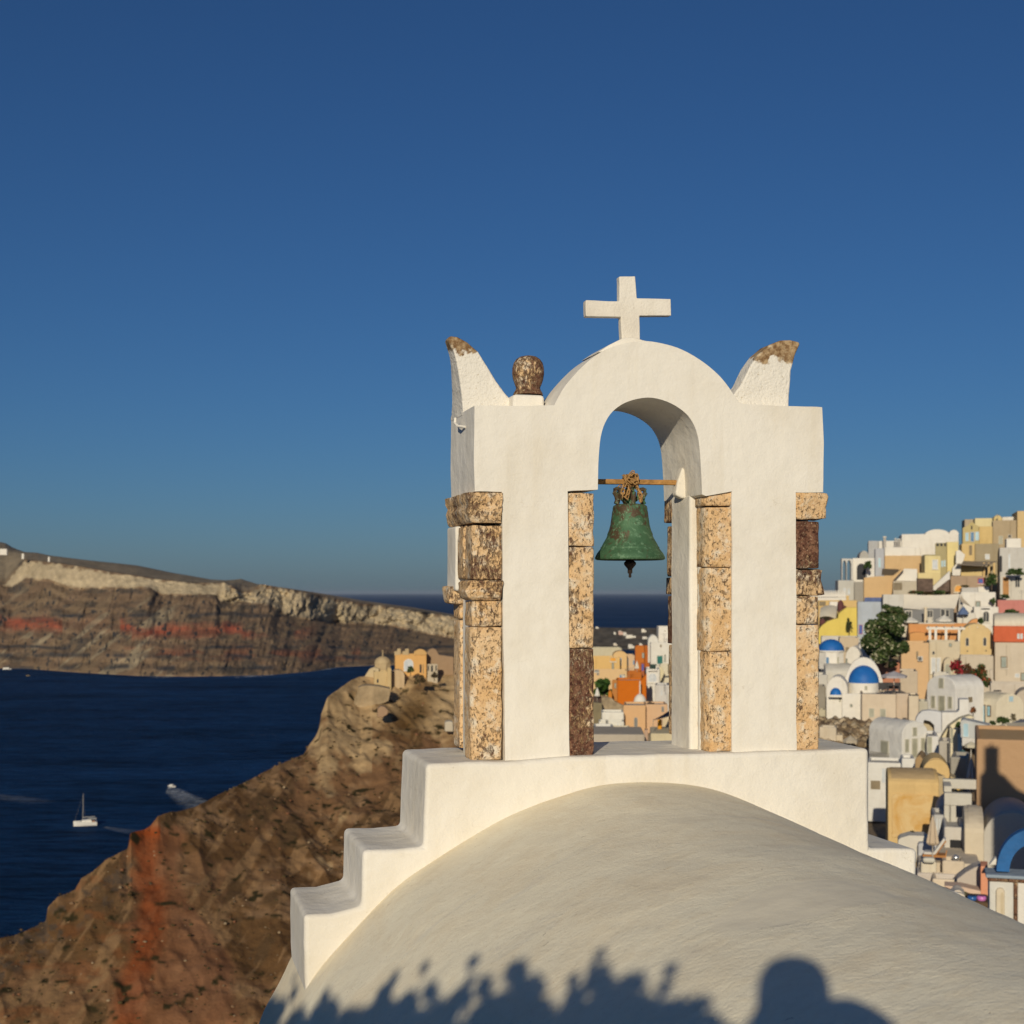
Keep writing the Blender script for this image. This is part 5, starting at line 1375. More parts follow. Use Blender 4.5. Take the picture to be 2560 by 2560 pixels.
# blue domed church
def dome_church():
    fr = Frame('B',25,410,151,0); r = fr.root('church','white church drum under the left blue dome','church')
    u0 = fr.uv(25,262)[0]; sc = fr.sc
    cx_ = (140-25)/sc; rr = 122/sc; zb_ = fr.uv(140,262)[1]; zt_ = fr.uv(140,150)[1]
    MB().lathe([(rr,-.1),(rr,zb_)],(cx_,rr,0),8,R(22.5),R(382.5)).build('drum',wall(WH),r)
    MB().lathe([(rr*1.03,zb_),(rr*1.03,zb_+.15),(rr*.97,zb_+.16)],(cx_,rr,0),32).build('cornice',wall(WH),r)
    MB().lathe([(rr*.97*q,zb_+.16+w_) for q,w_ in [(p[0],p[1]) for p in dome_prof(1,zt_-zb_-.1)]],(cx_,rr,0),36).build('dome',M_BLUE,r,smooth='all')
    for x,st in ((107,'blue^'),(205,'shut')): window(r,fr,x,340,26 if x==107 else 10,64,st,v=.1)
    return r
def blue_mat():
    m,n,b = newmat('blue_dome_paint',.55,.3); c = coords(n)
    n.links.new(mix(n,ramp(n,noise(n,c,.8,5,.6),.35,.7),(.012,.115,.40),(.022,.16,.48)),b.inputs['Base Color']); bump(n,b,noise(n,c,2.5,4),.4,.06); return m
M_BLUE = blue_mat()
dome_church()
H('B',90,345,375,500,(.62,.59,.52),'pale barrel roof between the two blue domes',Y=149,d=5,phi=16,roof='vu',rise=80,ext=2)
H('B',-60,110,470,600,(.56,.53,.47),'grey flat roofs left of the small blue half dome',Y=147,d=5,phi=10)
r,fr = H('B',95,295,490,900,WH,'white rounded apse wall with a small blue half dome in it',Y=142,d=4,phi=-10,roof='vv',rise=120,wins=[(222,705,12,34,'shut')],ext=4)
fr2 = Frame('B',183,655,141.5,-10); rr_ = 52/fr2.sc; hh_ = fr2.uv(183,592)[1]
o = MB().lathe([(rr_*a,hh_*b) for a,b in [(math.cos(t*.157),math.sin(t*.157)) for t in range(11)]],(0,0,0),24).build('half_dome',M_BLUE,None,smooth='all'); 
hd = fr2.root('half_dome','small blue half dome low on the white apse wall','dome'); o.parent = hd; o.name='shell'
MB().box((-rr_*1.15,-.1-rr_,-.22),(rr_*1.15,rr_,0)).build('ledge',wall(WH),hd)
H('B',240,436,645,915,WH,'white plain church body with one tiny dark window',Y=141,d=5,phi=6,wins=[(328,757,18,22,'brown')],ext=4)
fr = Frame('B',300,650,143,0); r = fr.root('church','broad white church with the right, larger blue dome','church')
sc = fr.sc; rr_ = 142/sc; cx_ = 140/sc; zb_ = fr.uv(440,552)[1]; zt_ = fr.uv(440,390)[1]
MB().lathe([(rr_,-1),(rr_,zb_)],(cx_,rr_,0),32).build('drum',wall(WH),r,smooth=True)
MB().lathe([(rr_*.99*a,zb_+b) for a,b in dome_prof(1,zt_-zb_)],(cx_,rr_,0),40).build('dome',M_BLUE,r,smooth='all')
ring = [(cx_+(rr_*1.06+.35)*math.cos(math.pi*i/20)*1.0, zb_-1+(zt_-zb_+1.8)*math.sin(math.pi*i/20)) for i in range(21)]
MB().prism([(cx_-rr_-.7,-1)]+ring[::-1]+[(cx_+rr_+.7,-1)],rr_*1.1,rr_*1.1+.8).build('gable_arch',wall(WH),r,bevel=.06)
window(r,fr,465,592,20,28,'shut',v=-.1)
H('B',425,745,648,925,(.64,.53,.40),'beige pink terrace house with two small shuttered windows',Y=138,d=6,phi=6,wins=[(516,824,40,72,'shut'),(622,830,44,76,'shut')],ext=4,stain=.35)
H('B',745,862,645,900,(.56,.46,.36),'plain beige end wall right of the two small shuttered windows',Y=138.6,d=5,phi=24,ext=3)
H('B',860,955,664,905,(.66,.56,.42),'narrow cream house with a thin dark cornice',Y=137,d=4,phi=4,wins=[(910,660,90,8,'hole')])
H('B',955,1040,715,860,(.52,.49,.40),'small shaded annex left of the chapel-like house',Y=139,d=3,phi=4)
parasol_open('B',725,437,478,640,240,140,(.42,.40,.42),'large grey open parasol on the beige terrace')
# table and chairs under it
def furn(k, x, y, Y, label, W=1.2, col=(.08,.07,.07)):
    fr = Frame(k,x,y,Y,12); r = fr.root('table',label,'table')
    MB().box((-W/2,-.4,.70),(W/2,.4,.75)).build('table_top',mcol(col),r)
    for a in (-1,1):
        for b in (-1,1): MB().box((a*W*.42-.03,b*.33-.03,0),(a*W*.42+.03,b*.33+.03,.699)).build('leg',mcol(col),r)
furn('B',720,640,139.5,'dark table under the large grey parasol')
def chair(k,x,y,Y,label,rz=0,col=(.06,.055,.055)):
    fr = Frame(k,x,y,Y,rz); r = fr.root('chair',label,'chair','dark chairs on the beige terrace')
    MB().box((-.3,-.3,.38),(.3,.3,.47)).build('seat',mcol(col),r); MB().box((-.3,.24,.471),(.3,.3,1.0)).build('backrest',mcol(col),r)
    for a in (-.26,.26):
        for b in (-.26,.26): MB().box((a-.025,b-.025,0),(a+.025,b+.025,.379)).build('leg',mcol(col),r)
chair('B',615,642,139,'dark lounge chair at the left end of the beige terrace',40)
chair('B',640,640,139.4,'dark lounge chair second from the left on the beige terrace',-30)
chair('B',690,640,139.8,'dark chair left of the parasol pole',10)
chair('B',755,640,139.8,'dark chair right of the parasol pole',-20)
H('B',272,420,212,345,WH,'white rounded roof house between the left dome and the big tree',Y=158,d=5,phi=-20,roof='vv',rise=110,wins=[(284,345,14,46,'brown')],ext=5)
H('B',400,500,172,330,(.70,.68,.64),'bluish white low house in the shade left of the tree',Y=160,d=4,phi=6,roof='vv',rise=30,ext=4)
H('B',215,396,126,290,(.58,.47,.33),'tan flat house behind the white rounded roofs',Y=166,d=4,phi=5,wins=[(290,240,30,50,'tan')])
H('B',555,780,345,440,(.50,.22,.13),'reddish low terrace wall under the big tree',Y=156,d=3,phi=6)
# railing house, lower centre
lvault('B',800,1040,905,1035,1250,492,121,(.71,.69,.64),'white barrel-roofed house with tall narrow shutters and an iron balcony on its side',38,ext=9,wins=[(915,1000,32,72,'shut'),(843,1130,28,112,'shut'),(915,1152,42,166,'shut'),(990,1116,28,108,'shut')],swins=[(640,1145,60,104,'shut')])
for i,x in enumerate((583,662,742,824)):
    f2 = Frame('B',x,918,125.5,0); rr = f2.root('roof_vent',['leftmost','second','third','rightmost'][i]+' small dark vent on the sand-coloured barrel roof','vent')
    MB().lathe([(.12,-.4),(.12,.3),(.2,.32),(.2,.42),(.0,.45)],(0,0,0),8).build('pipe',mcol((.12,.1,.08)),rr)
H('B',1036,1140,1040,1215,(.70,.68,.64),'narrow white house part with a long shuttered door',Y=119.6,d=5,phi=10,wins=[(1055,1122,36,140,'shut')])
H('C',480,620,150,300,(.72,.70,.65),'plain white lower wall beneath the arched gable house',Y=116,d=3,phi=8,ext=2)
H('C',120,480,190,560,(.70,.68,.63),'white lower storey below the balcony beside the chapel steps',Y=118,d=4,phi=-4,wins=[(205,430,100,90,'tan'),(290,330,34,150,'white')],ext=2)
fr = Frame('B',498,1282,124.2,-38,raw=True); rr = fr.root('balcony','wrought iron balcony railing on the barrel-roofed house','balcony')
u1 = fr.uv(725,1282)[0]; hb = fr.uv(498,1182)[1]; MG = mcol((.32,.30,.26))
MB().box((0,0,hb-.06),(u1,.05,hb)).build('top_rail',MG,rr); MB().box((0,0,0.02),(u1,.05,.08)).build('bottom_rail',MG,rr); MB().box((-.1,0,-.25),(u1+.1,1.2,.0)).build('slab',wall(WH),rr)
for i in range(24):
    u = .05+i*(u1-.1)/23; MB().box((u-.02,.01,.08),(u+.02,.04,hb-.06)).build('baluster',MG,rr)
for i in range(8):
    u = (i+.5)*u1/8; m = MB(); m.tube([(u+.2*math.cos(a*.785),.02,hb*.5+.28*math.sin(a*.785)) for a in range(9)],.025,5,cap=False).build('scroll',MG,rr)
# white arch and curved walls
polywall('B',[(925,1010),(928,880),(950,840),(990,808),(1060,802),(1165,818),(1165,1010),(1098,1010),(1096,940),(1060,905),(1010,893),(1000,900),(998,1010)],127,1.2,(.62,.62,.62),'bluish white wall with a deep arched recess','wall',phi=6)
H('B',995,1105,885,1012,(.50,.42,.28),'sunlit back wall inside the arched recess',Y=128.0,d=1,phi=6)
polywall('B',[(1100,1012),(1168,1000),(1168,820),(1310,820),(1330,800),(1330,700),(1420,700),(1420,860),(1330,885),(1230,950),(1170,1040),(1150,1100),(1100,1100)],131,2,(.70,.68,.64),'white curved wall sweeping down from the chapel-like house','wall',phi=8)
polywall('B',[(1150,1100),(1175,1040),(1235,950),(1335,880),(1430,850),(1475,870),(1350,905),(1262,985),(1250,1100)],128,2,(.72,.64,.44),'cream lit stair parapet curving up to the right','stair',phi=8,name='stair')
H('B',1240,1352,965,1240,(.72,.64,.46),'cream house front with a pale blue door',Y=125,d=4,phi=6,wins=[(1262,1035,18,130,'shut'),(1335,1110,34,190,'lblue')])
r,fr = polywall('B',[(1345,1050),(1345,905),(1368,888),(1620,945),(1618,1085),(1560,1075),(1345,1052)],119,2.5,(.50,.51,.50),'grey-blue slanting balcony box with a pale blue shutter','balcony',phi=-2,name='balcony_wall')
window(r,fr,1392,985,44,120,'lblue')
H('B',1420,1482,850,900,(.44,.56,.60),'small pale blue chest on the wall near the cream vault','Y' and 133,d=1,phi=4,ext=.3) if False else None
H('B',1140,1240,1085,1360,(.46,.42,.36),'grey-brown shaded house with a dark narrow door',Y=114,d=3,phi=-6,wins=[(1226,1200,18,190,'hole')])
parasol_open('B',1362,1165,1200,1250,110,111,(.03,.10,.11),'dark teal parasol beneath the grey-blue balcony box')
parasol_open('B',1440,1090,1120,1240,120,113,(.6,.55,.42),'cream parasol half hidden behind the brown building')
cloth('B',[(1620,1045,107),(1840,1005,107),(1745,925,112),(1622,945,112)],(.70,.61,.44),'cream awning with dark poles, left one above the brown building',poles=((1,1.0),),sag=.1)
cloth('B',[(1845,1000,107),(2060,960,107),(2000,905,112),(1760,915,112)],(.70,.61,.44),'cream awning with dark poles, right one above the brown building',poles=((0,1.0),),sag=.1)
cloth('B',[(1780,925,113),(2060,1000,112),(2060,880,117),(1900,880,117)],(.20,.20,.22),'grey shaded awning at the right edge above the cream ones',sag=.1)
H('C',990,1172,135,410,(.34,.32,.28),'grey weathered shed wall behind the striped closed parasol',Y=106,d=4,phi=-10)
H('C',620,705,130,310,(.40,.27,.14),'brown sloping roof block left of the ochre round gable',Y=108,d=4,phi=-10,roof='vv',rise=50)
# brown building bottom right
H('B',1490,2100,1066,1800,(.47,.30,.17),'large brown flat-walled building carrying a bell tower shadow',Y=90,d=10,phi=2,ext=4,stain=.06,rc=(.6,.4,.2))
# ochre faded house with barrel roof, round gable
H('C',335,872,300,990,(.66,.47,.22),'faded yellow house with a stained panel and a barrel roof',Y=98,d=5,phi=6,roof='vu',rise=118,ext=2,stain=.3,rc=(.52,.38,.21))
fr = Frame('C',380,980,97.9,6); rr = fr.root('wall_panel','raised rusty yellow panel on the faded house front','panel')
def stain_mat():
    m,n,b = newmat('rust_stained_yellow',.9,.1); c = coords(n)
    s_ = ramp(n,noise(n,c,.5,6,.65,.6),.44,.62)
    base = mix(n,s_,(.66,.48,.24),(.56,.31,.08)); base = mix(n,ramp(n,noise(n,c,1.7,5,.7),.6,.75),base,(.64,.52,.34))
    n.links.new(base,b.inputs['Base Color']); bump(n,b,noise(n,c,3,4),.5,.05); return m
pp = [fr.uv(378,978),fr.uv(378,560),fr.uv(392,532),fr.uv(415,524),fr.uv(830,540),fr.uv(856,560),fr.uv(856,978)]
MB().prism(pp,-.06,.05).build('face',stain_mat(),rr,bevel=.02)
H('C',860,935,335,760,(.50,.40,.25),'shaded ribbed end wall of the faded yellow house',Y=98.6,d=3,phi=48,ext=2,wins=[])  # same yellow house, this end's shade put into a darker colour
r,fr = H('C',700,985,155,470,(.66,.47,.22),'ochre round gable house behind the faded yellow one',Y=103,d=4,phi=6,roof='vv',rise=140,ext=2)
polywall('C',[(985,450),(990,335),(1070,380),(1185,425),(1180,450),(1060,455)],101,2,(.50,.40,.24),'tan sloping buttress right of the ochre round gable','wall',phi=0)
# striped closed parasol
parasol('C',1212,150,470,100,96,(.50,.50,.50),'big striped grey and white closed parasol beside the brown building')
# pergola frames
fr = Frame('C',945,900,88,6); rr = fr.root('pergola','white concrete pergola frame left of the brown building','pergola')
for x,yt_ in ((965,610),(1012,640)): u=fr.uv(x,900)[0]; MB().box((u-.22,0,-.5),(u+.22,.4,fr.uv(x,yt_)[1])).build('post',wall((.56,.53,.46)),rr,bevel=.03)
h1=fr.uv(945,640)[1]; u1=fr.uv(1215,620)[0]; MB().box((-.1,-.1,h1),(u1,.5,h1+.75)).build('beam',wall((.56,.53,.46)),rr,bevel=.03)
h2=fr.uv(945,530)[1]; MB().box((-.1,2.8,h2),(u1+.5,3.3,h2+.6)).build('beam',wall((.56,.53,.46)),rr,bevel=.03); MB().box((0,2.8,-.5),(.4,3.2,h2)).build('post',wall((.56,.53,.46)),rr); MB().box((-.1,.51,h2-.1),(.35,2.79,h2+.45)).build('beam',wall((.56,.53,.46)),rr)
H('C',1030,1135,505,600,(.64,.44,.16),'small orange-yellow patch of wall between the pergola beams',Y=93,d=2,phi=4)
# rounded shaded roofs
def hump(k,x0,x1,yt,yb,Y,d,col,label,phi=6):
    return H(k,x0,x1,yt,yb,col,label,Y=Y,d=d,phi=phi,roof='vv',rise=(yb-yt)*.8,ext=3)
hump('C',850,1200,590,800,92,4,(.52,.50,.47),'low grey vault behind the pergola posts')
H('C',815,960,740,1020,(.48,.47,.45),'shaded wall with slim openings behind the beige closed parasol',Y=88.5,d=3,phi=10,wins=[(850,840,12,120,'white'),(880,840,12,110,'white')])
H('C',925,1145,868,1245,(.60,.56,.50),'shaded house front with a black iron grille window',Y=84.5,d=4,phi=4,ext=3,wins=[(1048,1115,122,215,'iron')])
H('C',1138,1345,735,1290,(.66,.57,.43),'sunlit cream round-shouldered house end beside the blue arch',Y=82.5,d=6,phi=4,ext=5,roof='vu',rise=190)
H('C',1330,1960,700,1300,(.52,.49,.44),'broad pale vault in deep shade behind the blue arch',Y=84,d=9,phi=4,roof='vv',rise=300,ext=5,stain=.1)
# lounge terrace
H('C',655,1310,1235,1345,(.64,.55,.43),'cream terrace parapet in front of the sun lounger',Y=80,d=7,phi=4,ext=1.2,roof='plain')
H('C',680,848,1232,1355,(.68,.62,.50),'cream block planter at the left end of the terrace parapet',Y=79,d=1,phi=4,ext=.3)
H('C',905,1140,1222,1402,(.64,.54,.41),'cream parapet block in the middle of the terrace front',Y=78.5,d=1.5,phi=4,ext=.3)
H('C',640,1080,1350,1425,(.58,.52,.46),'low shaded step below the cream block planter',Y=78.6,d=2,phi=4,ext=1)
H('C',800,1090,1412,1500,(.72,.61,.47),'pale cream ledge below the terrace step',Y=77,d=2,phi=4,ext=1)
polywall('C',[(1060,1420),(1150,1350),(1240,1300),(1312,1275),(1312,1530),(1215,1510),(1060,1480)],75,1.5,(.52,.46,.40),'grey-beige sloping wall left of the coral strip','wall',phi=4)
H('C',1308,1385,1282,1610,(.72,.32,.19),'coral orange painted strip of wall beside the small belfry',Y=73,d=1.5,phi=2,ext=1,stain=.08)
polywall('C',[(930,1500),(930,1488),(1110,1500),(1310,1545),(1310,1605),(1160,1560),(1000,1530)],73.5,1.2,(.68,.50,.38),'pale wall strip with a coral line under the sloping wall','wall',phi=2)
polywall('C',[(1395,1275),(1460,1195),(1478,1210),(1474,1272)],70,.6,WH,'small white wedge finial left of the blue arch','finial',phi=2,name='finial')
# parasol, lounger
parasol('C',805,760,1190,118,79.5,(.55,.44,.32),'beige closed parasol beside the wooden sun lounger')
fr = Frame('C',700,1215,79.8,-12); rr = fr.root('sun_lounger','wooden sun lounger with a white mattress and raised back','sun lounger')
u1 = fr.uv(935,1180)[0]; hl_ = fr.uv(700,1160)[1]; MW = mcol((.45,.20,.06)); MWm = wall((.62,.60,.56),.1)
MB().box((0,0,hl_-.12),(u1,.9,hl_)).build('frame',MW,rr); MB().box((.05,.05,hl_),(u1*.55,.85,hl_+.14)).build('mattress',MWm,rr,bevel=.04)
q = MB().prism([(u1*.56,hl_+.01),(u1*1.02,hl_+.85),(u1*1.02-.1,hl_+.97),(u1*.5,hl_+.16)],.05,.85).build('backrest_cushion',MWm,rr,bevel=.03)
MB().prism([(u1*.6,hl_),(u1*1.06,hl_+.80),(u1*1.06-.05,hl_+.85),(u1*.56,hl_)],.0,.049).build('back_frame',MW,rr)
for x in (.15,u1*.5,u1*.95):
    for y in (.05,.85): MB().box((x-.05,y-.05,-.3),(x+.05,y+.05,hl_-.12)).build('leg',MW,rr)
MB().prism([(u1*.9,-.2),(u1*1.05,hl_+.3),(u1*1.1,hl_+.3),(u1*.97,-.2)],.02,.08).build('brace',MW,rr)
H('C',700,832,1192,1232,(.60,.58,.50),'white stone plant trough in front of the lounger',Y=78.4,d=.5,phi=4,name='planter',cat='planter',ext=.1,roof='plain')
fr = Frame('C',1048,1225,79,0); rr = fr.root('lantern','shiny silver ball lamp by the iron grille','lamp'); MB().ball((0,0,.15),.19,14).build('globe',simple('chrome',(.7,.7,.68),.25,.8,.05),rr,smooth='all'); MB().box((-.08,-.08,-.4),(.08,.08,0)).build('foot',mcol((.2,.2,.2)),rr)
plant('C',602,965,60,45,84,'dark round shrub against the faded yellow house base',n=300,size=.12,seed=31,cols=[(.02,.025,.015)])
polywall('C',[(440,1010),(470,985),(560,960),(720,965),(760,990),(760,1240),(440,1240)],83,1.5,(.62,.58,.50),'low white curved wall behind the lounger','wall',phi=2)
H('C',650,850,1040,1180,(.52,.52,.53),'grey cushioned bench block behind the lounger',Y=82,d=2,phi=2,ext=1,roof='plain')
for i,(x,c_,lab) in enumerate(((1220,(.03,.12,.36),'round blue glazed flower pot on the brown wall'),(1318,(.62,.20,.55),'round pink glazed flower pot on the brown wall'))):
    fr = Frame('C',x,1652,66,0); rr = fr.root('flower_pot',lab,'pot'); w_ = 50/fr.sc; h_=fr.uv(x,1592)[1]
    MB().lathe([(w_*.55,0),(w_*.95,h_*.35),(w_,h_*.65),(w_*.8,h_),(w_*.7,h_*.98)],(0,0,0),24).build('bowl',simple('glaze',c_,.25,0,.15,2,spec=.6),rr,smooth='all')
    MB().lathe([(w_*.72,h_*.9),(0.001,h_*.92)],(0,0,0),16).build('soil',mcol((.05,.035,.02)),rr)
H('C',1160,1400,1652,1840,(.13,.085,.05),'dark brown low wall holding the two glazed pots',Y=65.8,d=2,phi=2,ext=2,roof='plain')
plant('C',1120,1640,120,110,68,'pale flowering plant trailing left of the blue pot',n=500,size=.07,seed=32,cols=[(.22,.2,.12),(.4,.35,.27),(.12,.13,.06)])
H('C',1000,1145,1560,1650,(.74,.66,.55),'white curved wall end peeking over the vault near the pots',Y=63,d=1.5,phi=4,roof='vv',rise=40,ext=3)
# small belfry with blue arch
M_BLU2 = simple('blue_arch_paint',(.018,.13,.36),.6,0,.3,1.2,bmp=.02)
fr = Frame('C',1400,1850,40,8); rr = fr.root('small_belfry','small white belfry with brown stone bands and a bright blue arch','belfry')
u0=0; u1=fr.uv(1655,1850)[0]; zt_=fr.uv(1400,1440)[1]
MB().box((0,0,-3),(u1,.9,zt_)).build('pier',wall((.66,.64,.58)),rr,bevel=.04)  # greyer than the other pier: shade of this face is in its colour
u2=fr.uv(1696,1850)[0]; u3 = u2+.75
MB().box((u2,0,-3),(u3,.9,zt_)).build('pier',wall(WH),rr,bevel=.04)
for i in range(9): 
    za_=-3+(zt_+3)*i/9; o=stone(u1+.005,u2-.005,.0,.3,za_+.01,za_+(zt_+3)/9-.01,.93,amp=.012,seed=200+i,res=.05); o.parent=rr
zb2=fr.uv(1400,1405)[1]
for i in range(6): a_=-.04+i*.27; o=stone(a_,a_+.265,-.03,.93,zt_+.003,zt_+.003+max(.08,zb2-zt_),.9,amp=.008,seed=220+i,res=.05); o.parent=rr
zs0=zt_+.006+max(.08,zb2-zt_)
MB().box((-.10,-.10,zs0+.005),(u3+.1,1.0,zs0+.10)).build('cornice',wall((.30,.36,.42),.3),rr,bevel=.03)
zr=zs0+.10; ux=fr.uv(1480,1330)[0]; cxu=ux+.98; Ro=.98; Ri=.64; zc_=zr+.05
zO=fr.uv(1764,905)[1]
n=24; ou=[(cxu+Ro*math.cos(math.pi*i/n), zc_+(zO-zc_)*math.sin(math.pi*i/n)) for i in range(n+1)]; inn=[(cxu+Ri*math.cos(math.pi*i/n), zc_+(zO-zc_)*.66*math.sin(math.pi*i/n)) for i in range(n+1)]
m=MB()
for i in range(n): m.prism([ou[i],ou[i+1],inn[i+1],inn[i]],.2,.62)
m.build('blue_arch',M_BLU2,rr,smooth=True)
# niche on the pier
nx0,nx1=fr.uv(1468,1500)[0],fr.uv(1560,1500)[0]; nz0=-3; nz1=fr.uv(1515,1505)[1]
MB().prism(arch_pts(nx0,nx1,nz0,nz1,True,14),-.10,.02).build('niche_frame',wall(CR),rr,bevel=.03)
MB().prism(arch_pts(nx0+.12,nx1-.03,nz0,nz1-.12,True,14),-.104,-.09).build('niche',wall((.60,.50,.34)),rr)
# out-of-frame stepped bell tower whose shadow falls on the brown building
def shadow_tower():
    tgt = P(*zk('C',1416,52),90.0); s = SUN
    base = tgt+s*41.0
    r = empty('bell_tower',(base.x,base.y,base.z-14),R(-11),'white stepped bell tower out of frame at right, casting its shadow on the brown building','bell tower')
    z_=14.0; M = wall(WH)
    MB().box((-.035,-.04,z_),(.035,.04,z_+.30)).box((-.12,-.03,z_+.13),(.12,.03,z_+.20)).build('cross',M,r)
    MB().box((-.43,-.3,z_-1.55),(.43,.3,z_)).build('upper_stage',M,r,bevel=.04)
    MB().box((-.52,-.35,z_-2.1),(.50,.35,z_-1.551)).build('middle_stage',M,r,bevel=.04)
    MB().box((-.60,-.4,z_-2.6),(.62,.4,z_-2.101)).build('lower_stage',M,r,bevel=.04)
    MB().prism([(-.68,z_-2.601),(.7,z_-2.601),(1.5,z_-3.5),(3.5,z_-4.6),(7,z_-5.2),(7,-2),(-.75,-2),(-.75,z_-5.0)],-.5,3).build('nave',M,r,bevel=.05)
shadow_tower()
# ------------------------------------------------ plants of the village
r = plant('B',650,350,440,500,151.5,'large dark green tree with pale blossom in the middle of the village','tree','tree',n=13000,size=.24,seed=5,cols=[(.03,.06,.015),(.05,.085,.02),(.04,.065,.018),(.075,.10,.03)],fl=([(.30,.29,.18),(.24,.25,.13),(.38,.36,.24)],.16),dp=5)
plant('A',700,1110,330,200,176,'leafy tree top rising in front of the column terrace','tree','tree',n=3600,size=.2,seed=6,dp=3,cols=GREEN+[(.12,.12,.05)])
plant('A',310,1170,60,130,185.5,'thin dark shrub in a pot on the bright yellow wall',n=260,size=.16,seed=8,cols=[(.06,.07,.02),(.04,.05,.02)])
plant('B',1310,465,150,180,160,'tree with crimson blossom behind the chapel-like house','tree','flowering_tree',n=420,size=.2,seed=9,cols=[(.35,.02,.03),(.25,.015,.03),(.05,.07,.02),(.4,.03,.05)])
plant('B',1520,590,200,240,156,'green and red bougainvillea right of the crimson tree',n=1500,size=.18,seed=10,fl=([(.35,.05,.03),(.3,.1,.04)],.2))
plant('B',1425,470,110,110,158,'reddish brown bush between the crimson tree and the bougainvillea',n=500,size=.16,seed=12,cols=[(.16,.04,.03),(.07,.06,.02),(.10,.05,.02)])
plant('A',1630,760,110,130,197,'dark bush left of the orange wooden door',n=520,size=.22,seed=13)
plant('A',1850,660,190,70,197.5,'green creeper hanging over the roof edge above the orange door',n=600,size=.2,seed=14,trunk=False)
plant('A',1750,880,110,40,198,'dark potted shrubs at the foot of the orange door',n=260,size=.18,seed=15,trunk=False)
plant('A',1530,1110,60,60,187,'round green shrub left of the arched doorway',n=260,size=.17,seed=16)
plant('A',1820,1030,140,60,189,'dark creeper in front of the pinkish red wall',n=420,size=.18,seed=17,trunk=False)
plant('A',930,835,150,40,196.5,'strip of red and green plants along the dark stone wall',n=420,size=.16,seed=18,trunk=False,cols=GREEN+[(.3,.05,.03)])
plant('A',1150,835,120,40,196,'dark green hedge below the triangular stone wall',n=360,size=.16,seed=19,trunk=False)
plant('A',480,600,70,80,205,'small dark palm-like plant in front of the wide dark arch',n=260,size=.25,seed=20)
plant('B',1735,925,120,70,133,'round dark green bush in front of the cream round-topped house',n=520,size=.15,seed=21)
plant('B',1830,905,60,80,133.5,'thin dry bush right of the round dark green bush',n=150,size=.12,seed=22,cols=[(.14,.12,.07)])
plant('B',1322,960,50,60,124,'small potted green plant on the grey-blue balcony box corner',n=200,size=.12,seed=23)
plant('B',1460,830,50,70,137,'reddish potted plant left of the light blue door',n=160,size=.14,seed=24,cols=[(.1,.08,.03),(.3,.09,.03)])
plant('B',1640,935,60,40,132,'low green plant at the foot of the light blue door',n=160,size=.12,seed=25)
plant('A',1640,925,50,60,194,'little potted palm on the white arched doorway house',n=120,size=.2,seed=26)
plant('A',1380,770,100,20,199,'row of tiny pots and plants on the brown arch house roof',n=120,size=.14,seed=27,trunk=False,cols=[(.1,.06,.03),(.05,.07,.02)])
plant('B',700,400,160,60,154,'dark hanging creeper under the big tree',n=700,size=.18,seed=28,trunk=False,cols=[(.02,.03,.012)])
# rubble slope under the church
fr = Frame('B',30,1110,133,6)
gr = np.random.RandomState(9); V=[];Fq=[];C=[]
for kq in range(900):
    x = gr.uniform(20,510); y = gr.uniform(895+max(0,(x-250)*.08),1130); Yr = 137-(y-895)/235*7
    s_ = .12+.42*gr.rand()**2.5; p = np.array(P(*zk('B',x,y),Yr)); V.append(ico*(1+.6*(gr.rand(12,1)-.5))*s_+p); Fq.append(np.array(icf)+12*kq); C.append(np.tile(np.array([(.38,.29,.18),(.28,.2,.12),(.5,.4,.27),(.18,.13,.09)][gr.randint(4)])*(.7+.5*gr.rand()),(12,1)))
o = npmesh('rubble',np.concatenate(V),np.concatenate(Fq),bpy.data.materials['loose_rock'],colors=np.concatenate(C),smooth=False); tag(o,'tan rubble slope under the blue domed church','rubble',kind='stuff')
H('B',30,190,955,1070,(.64,.55,.42),'broken cream wall remnant on the rubble slope',Y=131,d=2,phi=-8,stain=.6)
H('B',190,250,1030,1080,(.62,.52,.38),'small cream ruin lump beside the broken wall remnant',Y=130.5,d=2,phi=10,stain=.5)
parasol_open('B',320,1035,1080,1130,140,128,(.46,.40,.31),'beige open parasol below the rubble slope')
H('B',-40,90,575,900,(.30,.27,.22),'grey rough stone wall left of the white apse',Y=144,d=3,phi=4,stain=.6)
H('B',20,90,795,890,(.52,.46,.32),'low yellowish wall at the foot of the grey stone wall',Y=141,d=2,phi=4)
# ============================================================ houses seen through the arch
H('D',1065,1400,162,420,WH,'tall white house, highest one seen through the arch',Y=228,phi=10,d=6,wins=[(1163,228,14,16,'tan')])
H('D',945,1400,402,760,(.70,.67,.60),'white house with teal shutters seen through the arch',Y=222,phi=6,d=5,wins=[(1085,662,78,120,'teal'),(1163,640,18,110,'brown'),(1100,452,24,40,'tan')],ext=4)
H('D',905,1066,292,420,(.68,.66,.60),'white arched roof left of the tall white house through the arch',Y=226,phi=4,d=5,roof='vv',rise=110)
fr = Frame('D',920,800,213,4); rr = fr.root('balcony','dark green balcony railing below the teal shutters','balcony')
u1=fr.uv(1035,800)[0]; hb=fr.uv(920,728)[1]; MGd=mcol((.03,.06,.05))
MB().box((0,0,hb-.15),(u1,.08,hb)).build('top_rail',MGd,rr)
for i in range(12): MB().box((.1+i*(u1-.3)/11,0.01,0),(.2+i*(u1-.3)/11,.07,hb-.15)).build('baluster',MGd,rr)
MB().box((-.1,0,-.3),(u1+.1,1.2,-.001)).build('slab',wall(WH),rr)
H('D',880,1085,800,1420,(.72,.69,.63),'white house with a shallow arched niche right of the orange house',Y=213.5,phi=4,d=6,wins=[(975,930,120,125,'white^'),(962,1082,14,44,'shut')])
